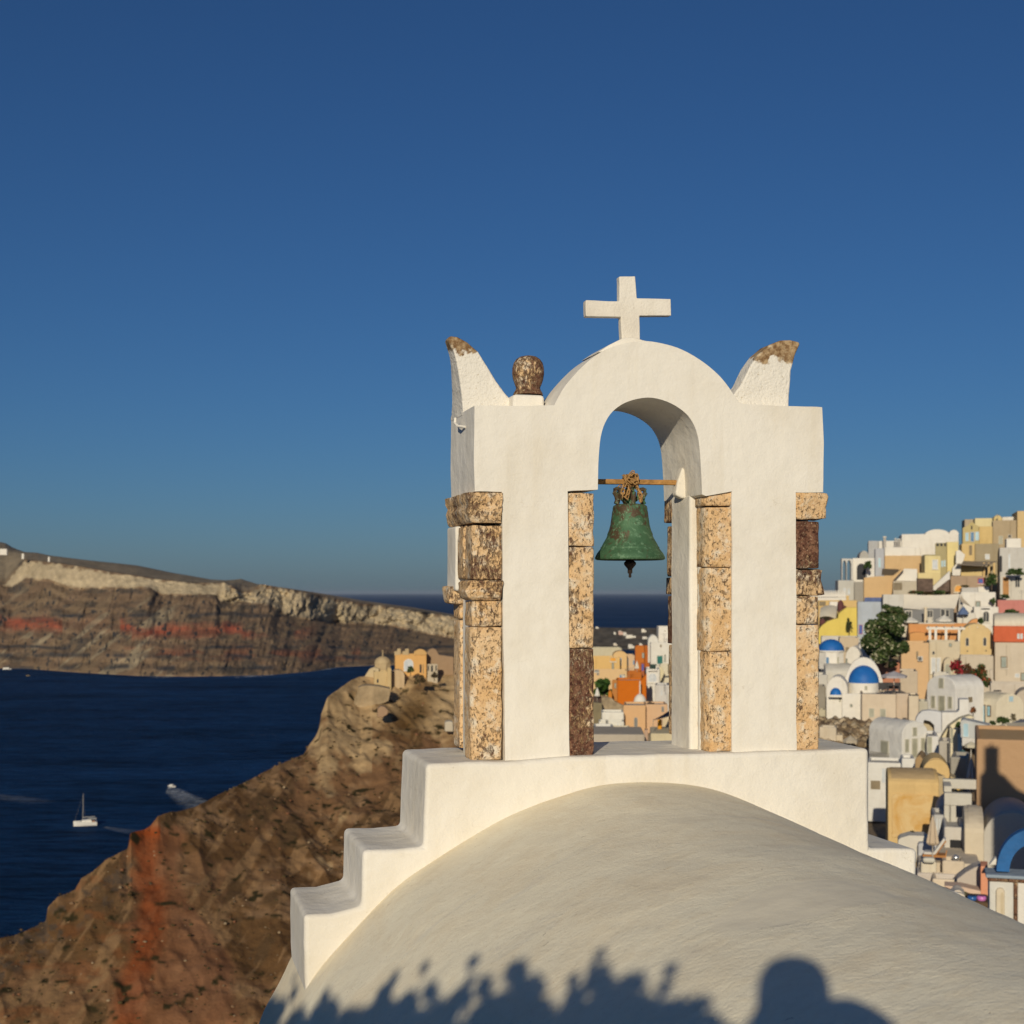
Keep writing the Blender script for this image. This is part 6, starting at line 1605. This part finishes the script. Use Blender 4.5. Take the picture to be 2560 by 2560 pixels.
H('D',1085,1300,735,1040,(.66,.60,.46),'cream house wall with a dark stain beside the arched niche',Y=216,phi=4,d=4,wins=[(1235,800,60,150,'tan'),(1110,930,40,60,'tan')])
H('D',1010,1400,1040,1420,(.58,.56,.53),'grey-white shaded house with a flat dark railing through the arch',Y=205,phi=-4,d=5,wins=[(1230,1245,26,120,'shut'),(1110,1160,20,80,'white')])
cloth('D',[(1150,925,203),(1300,915,203),(1300,890,206),(1155,905,206)],(.10,.10,.10),'thin black awning on the grey-white house through the arch',sag=.05,poles=((0,2.0),))
polywall('D',[(1078,1000),(1078,760),(1120,775),(1155,860),(1100,985)],214,.8,(.66,.58,.38),'pale yellow stair parapet right of the arched niche','stair',name='stair',phi=2)
# orange group
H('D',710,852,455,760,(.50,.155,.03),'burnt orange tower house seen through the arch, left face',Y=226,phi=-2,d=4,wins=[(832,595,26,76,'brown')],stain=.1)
H('D',853,948,455,745,(.42,.125,.025),'tower house half in painted darker orange shade next to the burnt orange face',Y=226.5,phi=14,d=4,wins=[],stain=.1)  # second face of the same tower, shade painted as darker orange
H('D',800,850,715,870,(.42,.14,.06),'narrow rust red doorway block under the orange tower',Y=222,phi=4,d=2,wins=[(826,775,30,100,'redb')],stain=.1)
H('D',595,812,842,1010,(.48,.15,.028),'orange upper block with a flat roof terrace through the arch',Y=212,phi=4,d=4,stain=.1)
H('D',360,448,965,1330,(.46,.20,.06),'shaded left end of the bright orange house',Y=205.5,phi=-30,d=1,wins=[(412,1053,22,74,'brown')],stain=.1)  # shade of this end painted as a duller orange
H('D',446,882,968,1345,(.55,.145,.012),'bright orange windowless house seen through the arch',Y=204,phi=6,d=6,stain=.08,ext=2)
polywall('D',[(800,975),(885,868),(885,1180),(800,1180)],204.6,2,(.55,.145,.012),'orange slanting parapet rising right of the bright orange house','wall',phi=6)
H('D',305,365,1130,1220,(.55,.20,.03),'small round orange outbuilding left of the bright orange house',Y=203,phi=0,d=1.5,roof='vv',rise=60,stain=.1)
# peach/yellow block at the left
H('D',60,485,622,850,(.68,.45,.18),'wide sunlit yellow house at the left inside the arch',Y=262,phi=6,d=6,wins=[(380,655,80,50,'orange'),(375,755,26,90,'brown')],stain=.12)
H('D',380,590,535,830,(.68,.46,.22),'peach house with a rounded top behind the yellow one',Y=264,phi=6,d=5,roof='vv',rise=60,wins=[(490,690,26,110,'blue')],stain=.12)
H('D',575,705,590,830,(.62,.44,.28),'peach house with blue shutters left of the orange tower',Y=266,phi=6,d=5,wins=[(585,690,40,100,'blue'),(690,700,20,60,'blue')],stain=.12)
H('D',60,510,482,640,(.55,.50,.36),'pale wall with rooftop plants above the yellow house',Y=270,phi=4,d=5)
H('D',60,600,822,1010,(.66,.46,.25),'lower peach wall with a small triangular window',Y=255,phi=4,d=5,wins=[(130,830,60,16,'grey'),(150,878,26,26,'grey')],stain=.12)
H('D',475,560,890,970,(.56,.50,.40),'small terrace hut with blue panels behind the orange house',Y=225,phi=0,d=2,wins=[(492,925,24,60,'blue'),(540,930,20,50,'white')])
plant('D',240,1215,300,330,212,'round green tree left of the bright orange house','tree','tree',n=3500,size=.26,seed=41,cols=[(.04,.10,.015),(.06,.13,.02),(.03,.07,.012)],dp=5)
parasol('D',738,680,850,60,215,(.70,.65,.55),'white closed parasol on the orange roof terrace')
parasol('D',140,1085,1270,70,205,(.74,.72,.66),'white closed parasol at the left below the green tree')
H('D',60,205,1215,1315,(.09,.06,.05),'dark brown deck under the white closed parasol',Y=206,phi=2,d=2,roof='plain')
polywall('D',[(200,1420),(205,1225),(340,1225),(420,1300),(540,1350),(545,1450)],203,2,None,'tan rubble retaining wall below the orange house','wall',phi=2,mat=simple('tan_rubble',(.36,.28,.18),.95,0,.5,1.2,bmp=.2))
polywall('D',[(60,1700),(60,1300),(210,1320),(215,1480),(160,1690)],200,2,None,'olive earth bank at the left inside the arch','bank',name='bank',phi=2,mat=simple('olive_earth',(.24,.20,.12),.95,0,.3,.6,bmp=.2))
fr = Frame('D',785,1330,201,0); rr = fr.root('dome_roof','white rounded dome roof in front of the orange house','dome'); w_=100/fr.sc; h_=fr.uv(785,1182)[1]
MB().lathe([(w_*math.cos(a*.157),h_*math.sin(a*.157)) for a in range(11)],(0,w_,0),28).build('shell',wall(WH),rr,smooth='all')
MB().tube([(0,w_,h_),(0,w_,h_+1.8)],.1,6).build('finial',wall(WH),rr)
H('D',535,872,1345,1850,(.64,.40,.21),'peach house with one arched blue-grey window',Y=186,phi=-3,d=6,wins=[(722,1600,42,130,'grey^'),(722,1728,52,40,'hole^')],stain=.12)
H('D',872,1205,1332,1700,(.62,.41,.25),'peach house part with one small dark window on the right',Y=187,phi=12,d=5,wins=[(1128,1408,30,72,'grey')],stain=.12)
plant('D',950,1350,130,50,188,'dark plant heap on the peach house roof',n=300,size=.18,seed=43,trunk=False,cols=[(.07,.05,.04)])
H('D',210,542,1450,1600,(.74,.71,.63),'white house left of the peach one seen through the arch',Y=184,phi=4,d=4)
H('D',165,545,1590,1720,(.72,.69,.60),'long low white wall in front of the white house through the arch',Y=180,phi=2,d=3,wins=[(285,1610,30,70,'grey'),(450,1640,12,60,'white'),(495,1640,12,60,'white')])
cloth('D',[(985,1568,160),(1320,1480,160),(1330,1350,166),(1240,1420,166)],(.012,.015,.035),'navy blue awning at the lower right inside the arch',sag=.1,poles=((0,7.5),))
H('D',945,1400,1772,1900,(.62,.54,.36),'pale yellow terrace wall under the navy awning',Y=158,phi=2,d=8,ext=3,roof='plain')
H('D',1125,1400,1520,1780,(.66,.54,.36),'cream terrace back wall beneath the navy awning',Y=168,phi=2,d=2)
H('D',1052,1115,1562,1635,(.72,.32,.03),'bright orange board beneath the navy awning',Y=163,phi=2,d=.4,name='sign_board',cat='board',roof='plain',ext=3)
H('D',60,860,1785,1930,(.46,.40,.32),'flat grey-beige roof along the bottom of the arch opening',Y=140,phi=2,d=8,roof='plain')
H('D',60,360,1690,1770,(.66,.64,.58),'white flat roof slab at the lower left inside the arch',Y=150,phi=-6,d=5)
H('D',360,640,1705,1770,(.64,.57,.42),'cream flat roof block right of the white roof slab',Y=150,phi=2,d=4)
H('D',850,905,1720,1860,(.50,.34,.24),'narrow pinkish chimney block near the yellow terrace wall',Y=150,phi=2,d=1)

# ============================================================ ruined castle hill and boats
SAND = (.50,.38,.22)
def E(*a, **k): return H('E', *a, **k)
fr = Frame('E',850,480,282,0); rr = fr.root('domed_chapel','sand-coloured domed chapel on the headland','chapel')
sc=fr.sc; cx_=100/sc; R1=102/sc; z1=fr.uv(950,345)[1]; z2=fr.uv(950,285)[1]; z3=fr.uv(950,200)[1]
MB().lathe([(R1,-1),(R1,z2)],(cx_,R1,0),8,R(22.5),R(382.5)).build('drum',wall(SAND,.4),rr)
MB().lathe([(R1*.98*a,z2+b) for a,b in dome_prof(1,z3-z2)],(cx_,R1,0),28).build('dome',wall(SAND,.4),rr,smooth='all')
MB().tube([(cx_,R1,z3-.1),(cx_,R1,z3+1.2)],.12,6).build('finial',wall(SAND),rr)
window(rr,fr,1025,310,20,44,'hole^',v=.9)
polywall('E',[(655,560),(700,490),(790,350),(850,330),(905,345),(905,560)],281,5,(.52,.42,.26),'pale sloping plastered wall left under the domed chapel','wall',phi=-14)
E(845,1040,380,600,(.56,.42,.22),'ruined yellow chapel base with one dark window',Y=277,phi=4,d=5,wins=[(890,495,20,44,'hole')],stain=.5)
E(1005,1055,340,600,(.58,.43,.22),'narrow yellow buttress right of the chapel base window',Y=276.5,phi=10,d=3,stain=.4)
E(1055,1215,365,560,(.56,.42,.26),'rounded ruined apse between the chapel and the orange ruin',Y=279,phi=4,d=4,roof='vv',rise=60,stain=.5)
polywall('E',[(640,640),(655,575),(700,556),(760,548),(900,560),(1040,590),(1042,640),(1030,690),(1022,735),(960,765),(880,780),(820,800),(812,860),(790,930),(740,905),(690,930),(650,900),(600,880),(585,830),(600,770),(610,700)],266,5,None,'grey-tan retaining wall beneath the chapel ruin','wall',phi=-4,bev=.06,mat=simple('tuff_wall',(.40,.30,.18),.95,0,.4,.35,bmp=.35))
r,fr = E(1100,1480,180,430,(.66,.38,.14),'roofless orange ruin with a big arch and a small gable',Y=284,phi=4,d=6,stain=.2,wins=[(1262,300,104,130,'white^'),(1408,345,24,100,'hole'),(1440,350,10,110,'tan')],ext=4)
polywall('E',[(1320,182),(1330,140),(1380,112),(1415,108),(1450,120),(1480,150),(1480,182)],284.2,.8,(.60,.37,.15),'small curved gable on top of the orange ruin','gable',name='gable',phi=4)
for i,x in enumerate((1115,1148,1210,1245)):
    f2 = Frame('E',x,184,284.3,0); r2 = f2.root('broken_stone',['first','second','third','fourth'][i]+' broken stone stub from the left on the orange ruin wall','stone')
    MB().box((-.4,0,-.1),(.4,.6,.8+.5*(i%2))).build('stub',wall(SAND,.5),r2,bevel=.15)
polywall('E',[(1482,430),(1482,160),(1510,118),(1560,100),(1600,118),(1630,180),(1810,205),(1812,430)],288,4,(.34,.23,.14),'brown ruined gable wall right of the orange ruin','wall',phi=4,bev=.2)
E(1490,1615,292,390,(.52,.44,.32),'low pale arcade with three narrow openings beside the orange ruin',Y=283,phi=4,d=1,stain=.3,wins=[(1502,340,14,66,'hole'),(1545,345,24,80,'hole^'),(1595,340,14,66,'hole')])
plant('E',1285,400,90,90,279,'green shrub in front of the orange ruin arch',n=300,size=.22,seed=51)
plant('E',1400,520,160,110,272,'dry brown bush below the orange ruin',n=400,size=.22,seed=52,cols=[(.12,.08,.04),(.09,.07,.035)])
plant('E',1575,460,100,80,276,'dark dry bush below the pale arcade',n=260,size=.22,seed=53,cols=[(.10,.07,.04),(.07,.055,.03)])
MB_ = None
polywall('E',[(885,935),(890,830),(930,800),(975,805),(1020,850),(1010,900),(950,935)],254,3,(.36,.24,.15),'reddish rock outcrop under the retaining wall','rock',name='rock',phi=4,bev=.15)
polywall('E',[(1700,1110),(1700,990),(1750,980),(1800,985),(1810,1110)],255,3,(.52,.46,.36),'pale ruined wall block beside the left pier of the tower','wall',phi=4,bev=.25)

M_FOAM = None
def foam_mat(scale, thr, soft):
    m, n, b = newmat('foam', .8, .1)
    b.inputs['Base Color'].default_value = (.55,.58,.6,1)
    c = coords(n)
    sep = nd(n, 'ShaderNodeTexCoord')
    f = noise(n, c, scale, 5, .7)
    a = ramp(n, f, thr, thr+soft)
    at = nd(n, 'ShaderNodeAttribute', attribute_type='GEOMETRY', attribute_name='tint')
    q = nd(n, 'ShaderNodeSeparateXYZ'); n.links.new(at.outputs['Color'], q.inputs[0])
    n.links.new(math_(n, 'MULTIPLY', a, q.outputs[0]), b.inputs['Alpha'])
    return m
def on_sea(px, py): 
    Y = -SEA*F/(py-HY); return Vector(((px-1280)/F*Y, Y, SEA))
def foamstrip(pts, label, mat, name='wake', cat='wake', n=40):
    """pts = [(px,py,halfwidth_m,strength)]"""
    c = [on_sea(p[0],p[1]) for p in pts]; V=[];C=[];Q=[]
    for i in range(n+1):
        t = i/n*(len(pts)-1); j = min(int(t),len(pts)-2); f = t-j
        p = c[j].lerp(c[j+1],f); d = (c[j+1]-c[j]).normalized(); nn_ = Vector((-d.y,d.x,0)); w_ = pts[j][2]*(1-f)+pts[j+1][2]*f; s_ = pts[j][3]*(1-f)+pts[j+1][3]*f
        for k,sd in enumerate((-1,-.5,0,.5,1)):
            q = p+nn_*w_*sd; V.append((q.x,q.y,SEA+.06)); C.append((s_*(0 if abs(sd)==1 else 1),)*3)
    for i in range(n):
        for k in range(4): Q.append((i*5+k,i*5+k+1,(i+1)*5+k+1,(i+1)*5+k))
    o = npmesh(name,V,Q,mat,colors=np.array(C)); return tag(o,label,cat,kind='stuff')
FM = foam_mat(.25,.35,.3); FM2 = foam_mat(.08,.45,.2)
foamstrip([(432,1972,5,.8),(455,1990,9,.55),(500,2014,13,.4),(540,2035,15,.12)],'pale blue wake fanning out behind the speedboat',FM)
foamstrip([(425,1968,1.5,.9),(419,1984,2,.6)],'white bow spray at the left of the speedboat',FM)
foamstrip([(262,2068,2,.35),(300,2075,5,.22),(350,2082,8,.1)],'faint wake trailing the catamaran',FM)
foamstrip([(-20,1990,10,.22),(70,2000,12,.15),(110,2008,10,.05)],'old pale wake line at the left edge of the sea',FM)
foamstrip([(590,1694,10,.7),(640,1690,16,.8),(690,1686,10,.7),(740,1682,8,.6),(800,1675,12,.8),(850,1667,10,.8),(930,1664,8,.7)],'white surf line along the foot of the far island',FM2,'surf','surf',60)
foamstrip([(370,1693,6,.4),(410,1693,14,.9),(440,1694,4,.2)],'short white surf patch below the red cliffs',FM2,'surf','surf')
foamstrip([(628,1838,2,.6),(690,1836,2,.35)],'small whitecap streak near the headland crag',FM2,'surf','surf')
M_HULL = simple('white_gelcoat',(.74,.71,.64),.35,0,.05,1,spec=.5)
# catamaran, bows to the left
p = on_sea(213,2063)
cat = empty('catamaran',p,R(198),'white catamaran with bare masts sailing left of the red cliff','catamaran')
def hull(y0,L=12.5,B=1.7,Hh=1.9):
    m = MB(); n = 12; V=[];Q=[]
    for i in range(n+1):
        t=i/n; x=-L/2+L*t; w_=B/2*(1-max(0,(t-.45)/.55)**2.2)*(.85+.15*min(1,t*4)); z=.0; sh=Hh*(1+.18*t)
        V+=[(x,y0-w_,sh),(x,y0-w_*.8,.35),(x,y0,-.5),(x,y0+w_*.8,.35),(x,y0+w_,sh)]
    for i in range(n):
        for k in range(4): Q.append((i*5+k,i*5+k+1,(i+1)*5+k+1,(i+1)*5+k))
        Q.append((i*5+4,i*5,(i+1)*5,(i+1)*5+4))
    Q.append((0,1,2,3,4)); m.add(V,Q); return m
hull(-2.6).build('hull',M_HULL,cat,smooth=True); hull(2.6).build('hull',M_HULL,cat,smooth=True)
MB().box((-5,-1.9,1.3),(2.6,1.9,1.95)).build('bridge_deck',M_HULL,cat,bevel=.1)
MB().prism([(-3.6,1.96),(2.4,1.96),(1.5,3.1),(-3.2,3.25)],-2.1,2.1).build('cabin',M_HULL,cat,bevel=.15)
MB().prism([(1.62,2.2),(2.27,2.2),(1.7,2.95)],-1.8,1.8).build('windscreen',mcol((.02,.02,.025),.2),cat)
MB().box((-6,-2.3,3.5),(-1.5,2.3,3.62)).build('bimini',wall((.60,.58,.5)),cat)
for a in (-2.1,2.1): MB().tube([(-5.8,a,1.9),(-5.8,a,3.5)],.05,6).build('stanchion',mcol((.5,.5,.5)),cat)
MB().box((-5.2,-1.5,1.96),(-3.7,1.5,2.4)).build('cockpit_seat',mcol((.45,.22,.12)),cat)
MB().tube([(1.3,0,3.1),(1.0,0,17.8)],[.17,.12],8).build('mast',mcol((.36,.34,.31)),cat,smooth=True)
MB().tube([(1.0,0,4.4),(-5.2,0,4.6)],.16,8).build('boom',wall((.5,.5,.48)),cat)
MB().tube([(5.8,0,2.2),(1.1,0,16.8)],.03,5).build('forestay',mcol((.35,.33,.3)),cat)
for a in (-2.4,2.4): MB().tube([(0,a,2.1),(1.05,0,16)],.025,5).build('shroud',mcol((.3,.3,.3)),cat)
# speedboat
p = on_sea(428,1968)
sb = empty('speedboat',p,R(140),'small white speedboat with a wake near the headland','speedboat')
hull(0,7.5,2.5,1.0).build('hull',M_HULL,sb,smooth=True)
MB().prism([(-1.2,1.0),(1.6,1.05),(.6,1.9),(-1.0,2.1)],-.8,.8).build('cabin',M_HULL,sb,bevel=.08)
MB().box((-2.9,-.9,.95),(-1.9,.9,1.4)).build('stern_seat',mcol((.5,.45,.4)),sb)
for x,y,lab,L in ((18,1674,'white boat moored below the far island at the left edge',14),(70,1690,'small dark yellow buoy boat in front of the far island',6)):
    p = on_sea(x,y); b_ = empty('moored_boat',p,R(200),lab,'boat')
    hull(0,L,L*.28,L*.12).build('hull',M_HULL if L>10 else mcol((.35,.26,.1)),b_,smooth=True); MB().box((-L*.2,-L*.09,L*.121),(L*.15,L*.09,L*.26)).build('cabin',M_HULL if L>10 else mcol((.3,.22,.1)),b_)
# ============================================================ terrace behind, photographer and bush that throw the shadows on the vault
tr = MB().box((-7,-12,-14),(7,1.0,-1.40)).build('terrace',M_PL); tr['kind']='structure'

def skin_person():
    g = empty('person',(-.062,-.32,-1.33),0,'photographer in a headscarf whose head and shoulders shade the lower right of the vault','person')
    J = {'pel':(0,0,.95),'wst':(0,.0,1.12),'chs':(0,.0,1.34),'nk':(0,.01,1.47),'hd0':(0,.03,1.56),'hd1':(0,.02,1.66),
         'shl':(-.18,0,1.47),'ell':(-.25,.14,1.40),'wrl':(-.13,.26,1.36),'hal':(-.085,.28,1.36),
         'shr':(.165,0,1.585),'elr':(.29,.08,1.47),'wrr':(.17,.25,1.38),'har':(.085,.28,1.36),
         'hil':(-.1,0,.92),'knl':(-.11,.03,.5),'anl':(-.12,0,.08),'tol':(-.13,.16,.03),
         'hir':(.1,0,.92),'knr':(.11,.03,.5),'anr':(.12,0,.08),'tor':(.13,.16,.03)}
    Ed = [('pel','wst'),('wst','chs'),('chs','nk'),('nk','hd0'),('hd0','hd1'),('chs','shl'),('shl','ell'),('ell','wrl'),('wrl','hal'),('chs','shr'),('shr','elr'),('elr','wrr'),('wrr','har'),
          ('pel','hil'),('hil','knl'),('knl','anl'),('anl','tol'),('pel','hir'),('hir','knr'),('knr','anr'),('anr','tor')]
    Rd = {'pel':(.16,.12),'wst':(.14,.11),'chs':(.17,.12),'nk':(.06,.06),'hd0':(.085,.10),'hd1':(.08,.095),'shl':(.085,.085),'ell':(.05,.05),'wrl':(.03,.03),'hal':(.035,.03),'shr':(.10,.10),'elr':(.06,.06),'wrr':(.03,.03),'har':(.035,.03),
          'hil':(.10,.10),'knl':(.06,.06),'anl':(.04,.04),'tol':(.035,.03),'hir':(.10,.10),'knr':(.06,.06),'anr':(.04,.04),'tor':(.035,.03)}
    ks = list(J); me = bpy.data.meshes.new('body'); me.from_pydata([J[k] for k in ks],[(ks.index(a),ks.index(b)) for a,b in Ed],[])
    o = bpy.data.objects.new('body',me); COL.objects.link(o); o.parent = g
    me.materials.append(simple('clothing',(.12,.16,.22),.9)); sk = o.modifiers.new('skin','SKIN'); sv = me.skin_vertices[0].data
    for i,k in enumerate(ks): sv[i].radius = Rd[k]
    sv[0].use_root = True
    o.modifiers.new('sub','SUBSURF').levels = 1; o.modifiers['sub'].render_levels = 2
    Ms = simple('skin',(.50,.30,.20),.6)
    for s_ in (-1,1):
        for i in range(4):
            x0=s_*(.075-.0*i); z0=1.375-.018*i
            MB().tube([(s_*.085,.285,z0),(s_*.06,.325,z0+.002),(s_*.035,.325,z0),(s_*.025,.30,z0)],[.0095,.009,.008,.007],8).build('finger',Ms,g,smooth=True)
        MB().tube([(s_*.09,.26,1.35),(s_*.07,.235,1.375),(s_*.045,.235,1.39)],[.011,.010,.008],8).build('thumb',Ms,g,smooth=True)
    MB().box((-.065,.245,1.32),(.065,.275,1.41)).build('camera_body',mcol((.02,.02,.02)),g,bevel=.008)
    MB().lathe([(.19,1.47),(.16,1.53),(.13,1.58),(.112,1.62),(.114,1.68),(.108,1.73),(.085,1.775),(.05,1.795),(.0,1.80)],(0,-.02,0),28).build('headscarf',simple('scarf',(.35,.30,.26),.9),g,smooth=True)
skin_person()

# bush: blobs found by tracing their shadows on the vault back towards the sun
def vault_hit(px, py):
    xp=(px-1280)/F; zp=-(py-HY)/F
    prev=None
    for i in range(1000):
        Y=1.5+i*.01; X=xp*Y; Zr=zp*Y
        u=(X-OB.x)*CT+(Y-OB.y)*ST; v=-(X-OB.x)*ST+(Y-OB.y)*CT
        zv_=float(np.interp(u,pv[:,0],pv[:,1]))+.05*(v+.06)*min(1,max(0,(u-.7)/.5))
        if Zr<=zv_: return Vector((X,Y,Zr))
    return None
bw = empty('bush',(-1.2,-.75,-1.40),0,'tall leafy bush behind the camera whose ragged shadow falls on the vault','bush')
blobs=[]; stems=MB()
spec = [(700,2520,26),(735,2480,18),(735,2445,9),(790,2540,30),(812,2482,14),(860,2548,26),(925,2530,26),(960,2480,22),(985,2440,14),(1010,2520,40),(1062,2412,13),(1075,2475,20),(1110,2540,36),(1180,2400,15),(1180,2445,12),(1150,2500,34),(1215,2465,26),(1240,2530,45),(1290,2430,30),(1310,2490,50),(1345,2540,40),(1400,2556,26),
        (1440,2480,20),(1500,2380,12),(1485,2410,16),(1430,2450,16),(1500,2450,34),(1520,2520,50),(1570,2470,34),(1600,2440,16),(1600,2530,46),(1675,2420,15),(1665,2460,18),(1660,2530,34),(1725,2520,18),(1765,2500,12),(1785,2540,14),(1710,2558,20)]
spec += [(x_+12*((i_*7)%5-2), 2560+30*(i_%3), 62) for i_, x_ in enumerate(range(690, 1790, 42))]+[(x_,2640,70) for x_ in range(690,1790,60)]
base = Vector((-1.2,-.75,-1.40))
for (px,py_,rp_) in spec:
    S_ = vault_hit(px,py_+4)
    if S_ is None: continue
    t_ = (S_.y+.75)/(-SUN.y)
    q = S_+SUN*t_
    rad = rp_/F*S_.y*(1.2 if rp_ >= 20 else .95)
    q -= base
    blobs.append((q.x,q.y,q.z,rad,rad*1.4,rad))
    if rp_>=12: stems.tube([(q.x*.35,0,.0),(q.x*.8,q.y*.6,q.z*.55),(q.x,q.y,q.z)],[.014,.010,.004],5)
# body of the bush below the crown
for i in range(16):
    bx = -2.4+i*.18
    blobs.append((bx+.0,.0,.75,.2,.3,.55))
leafcloud('foliage',blobs,70000,.030,M_LEAF,bw,77,GREEN)
stems.build('stems',M_BARK,bw,smooth=True)

# ============================================================ haze
def haze():
    m = bpy.data.materials.new('haze'); m.use_nodes = True; n = m.node_tree
    for q in list(n.nodes): n.nodes.remove(q)
    v = nd(n,'ShaderNodeVolumePrincipled'); o = nd(n,'ShaderNodeOutputMaterial')
    v.inputs['Density'].default_value = 9e-6; v.inputs['Color'].default_value = (.5,.6,.75,1); v.inputs['Anisotropy'].default_value = 0.0
    n.links.new(v.outputs[0],o.inputs['Volume'])
    b = MB().box((-2.2e5,-2.2e5,SEA-12),(2.2e5,2.2e5,150)).build('haze',m); tag(b,'thin blue sea haze over the whole bay','haze',kind='stuff')
haze()

# ============================================================ groups for repeats
GM = {'house':'houses of the hillside village','chimney':'chimneys on the skyline terrace','parasol':'open parasols in the village','closed_parasol':'closed parasols in the village','folded_parasol':'plum coloured bundled parasols','column':'columns of the sail terrace','roof_vent':'vents on the sand-coloured barrel roof','canopy_post':'posts of the taupe canopy','broken_stone':'stone stubs on the orange ruin','flower_pot':'glazed flower pots','bush':'shrubs and bushes','tree':'trees in the village','awning':'awnings in the village','wall':'free standing walls and parapets of the village','moored_boat':'boats off the far island','pergola':'pergolas in the village'}
for o in bpy.data.objects:
    if o.parent is None and 'category' in o.keys() and 'group' not in o.keys():
        n_ = o.name.split('.')[0]
        if n_ in GM: o['group'] = GM[n_]
        for k in ('w', 'h'):
            if k in o.keys(): del o[k]
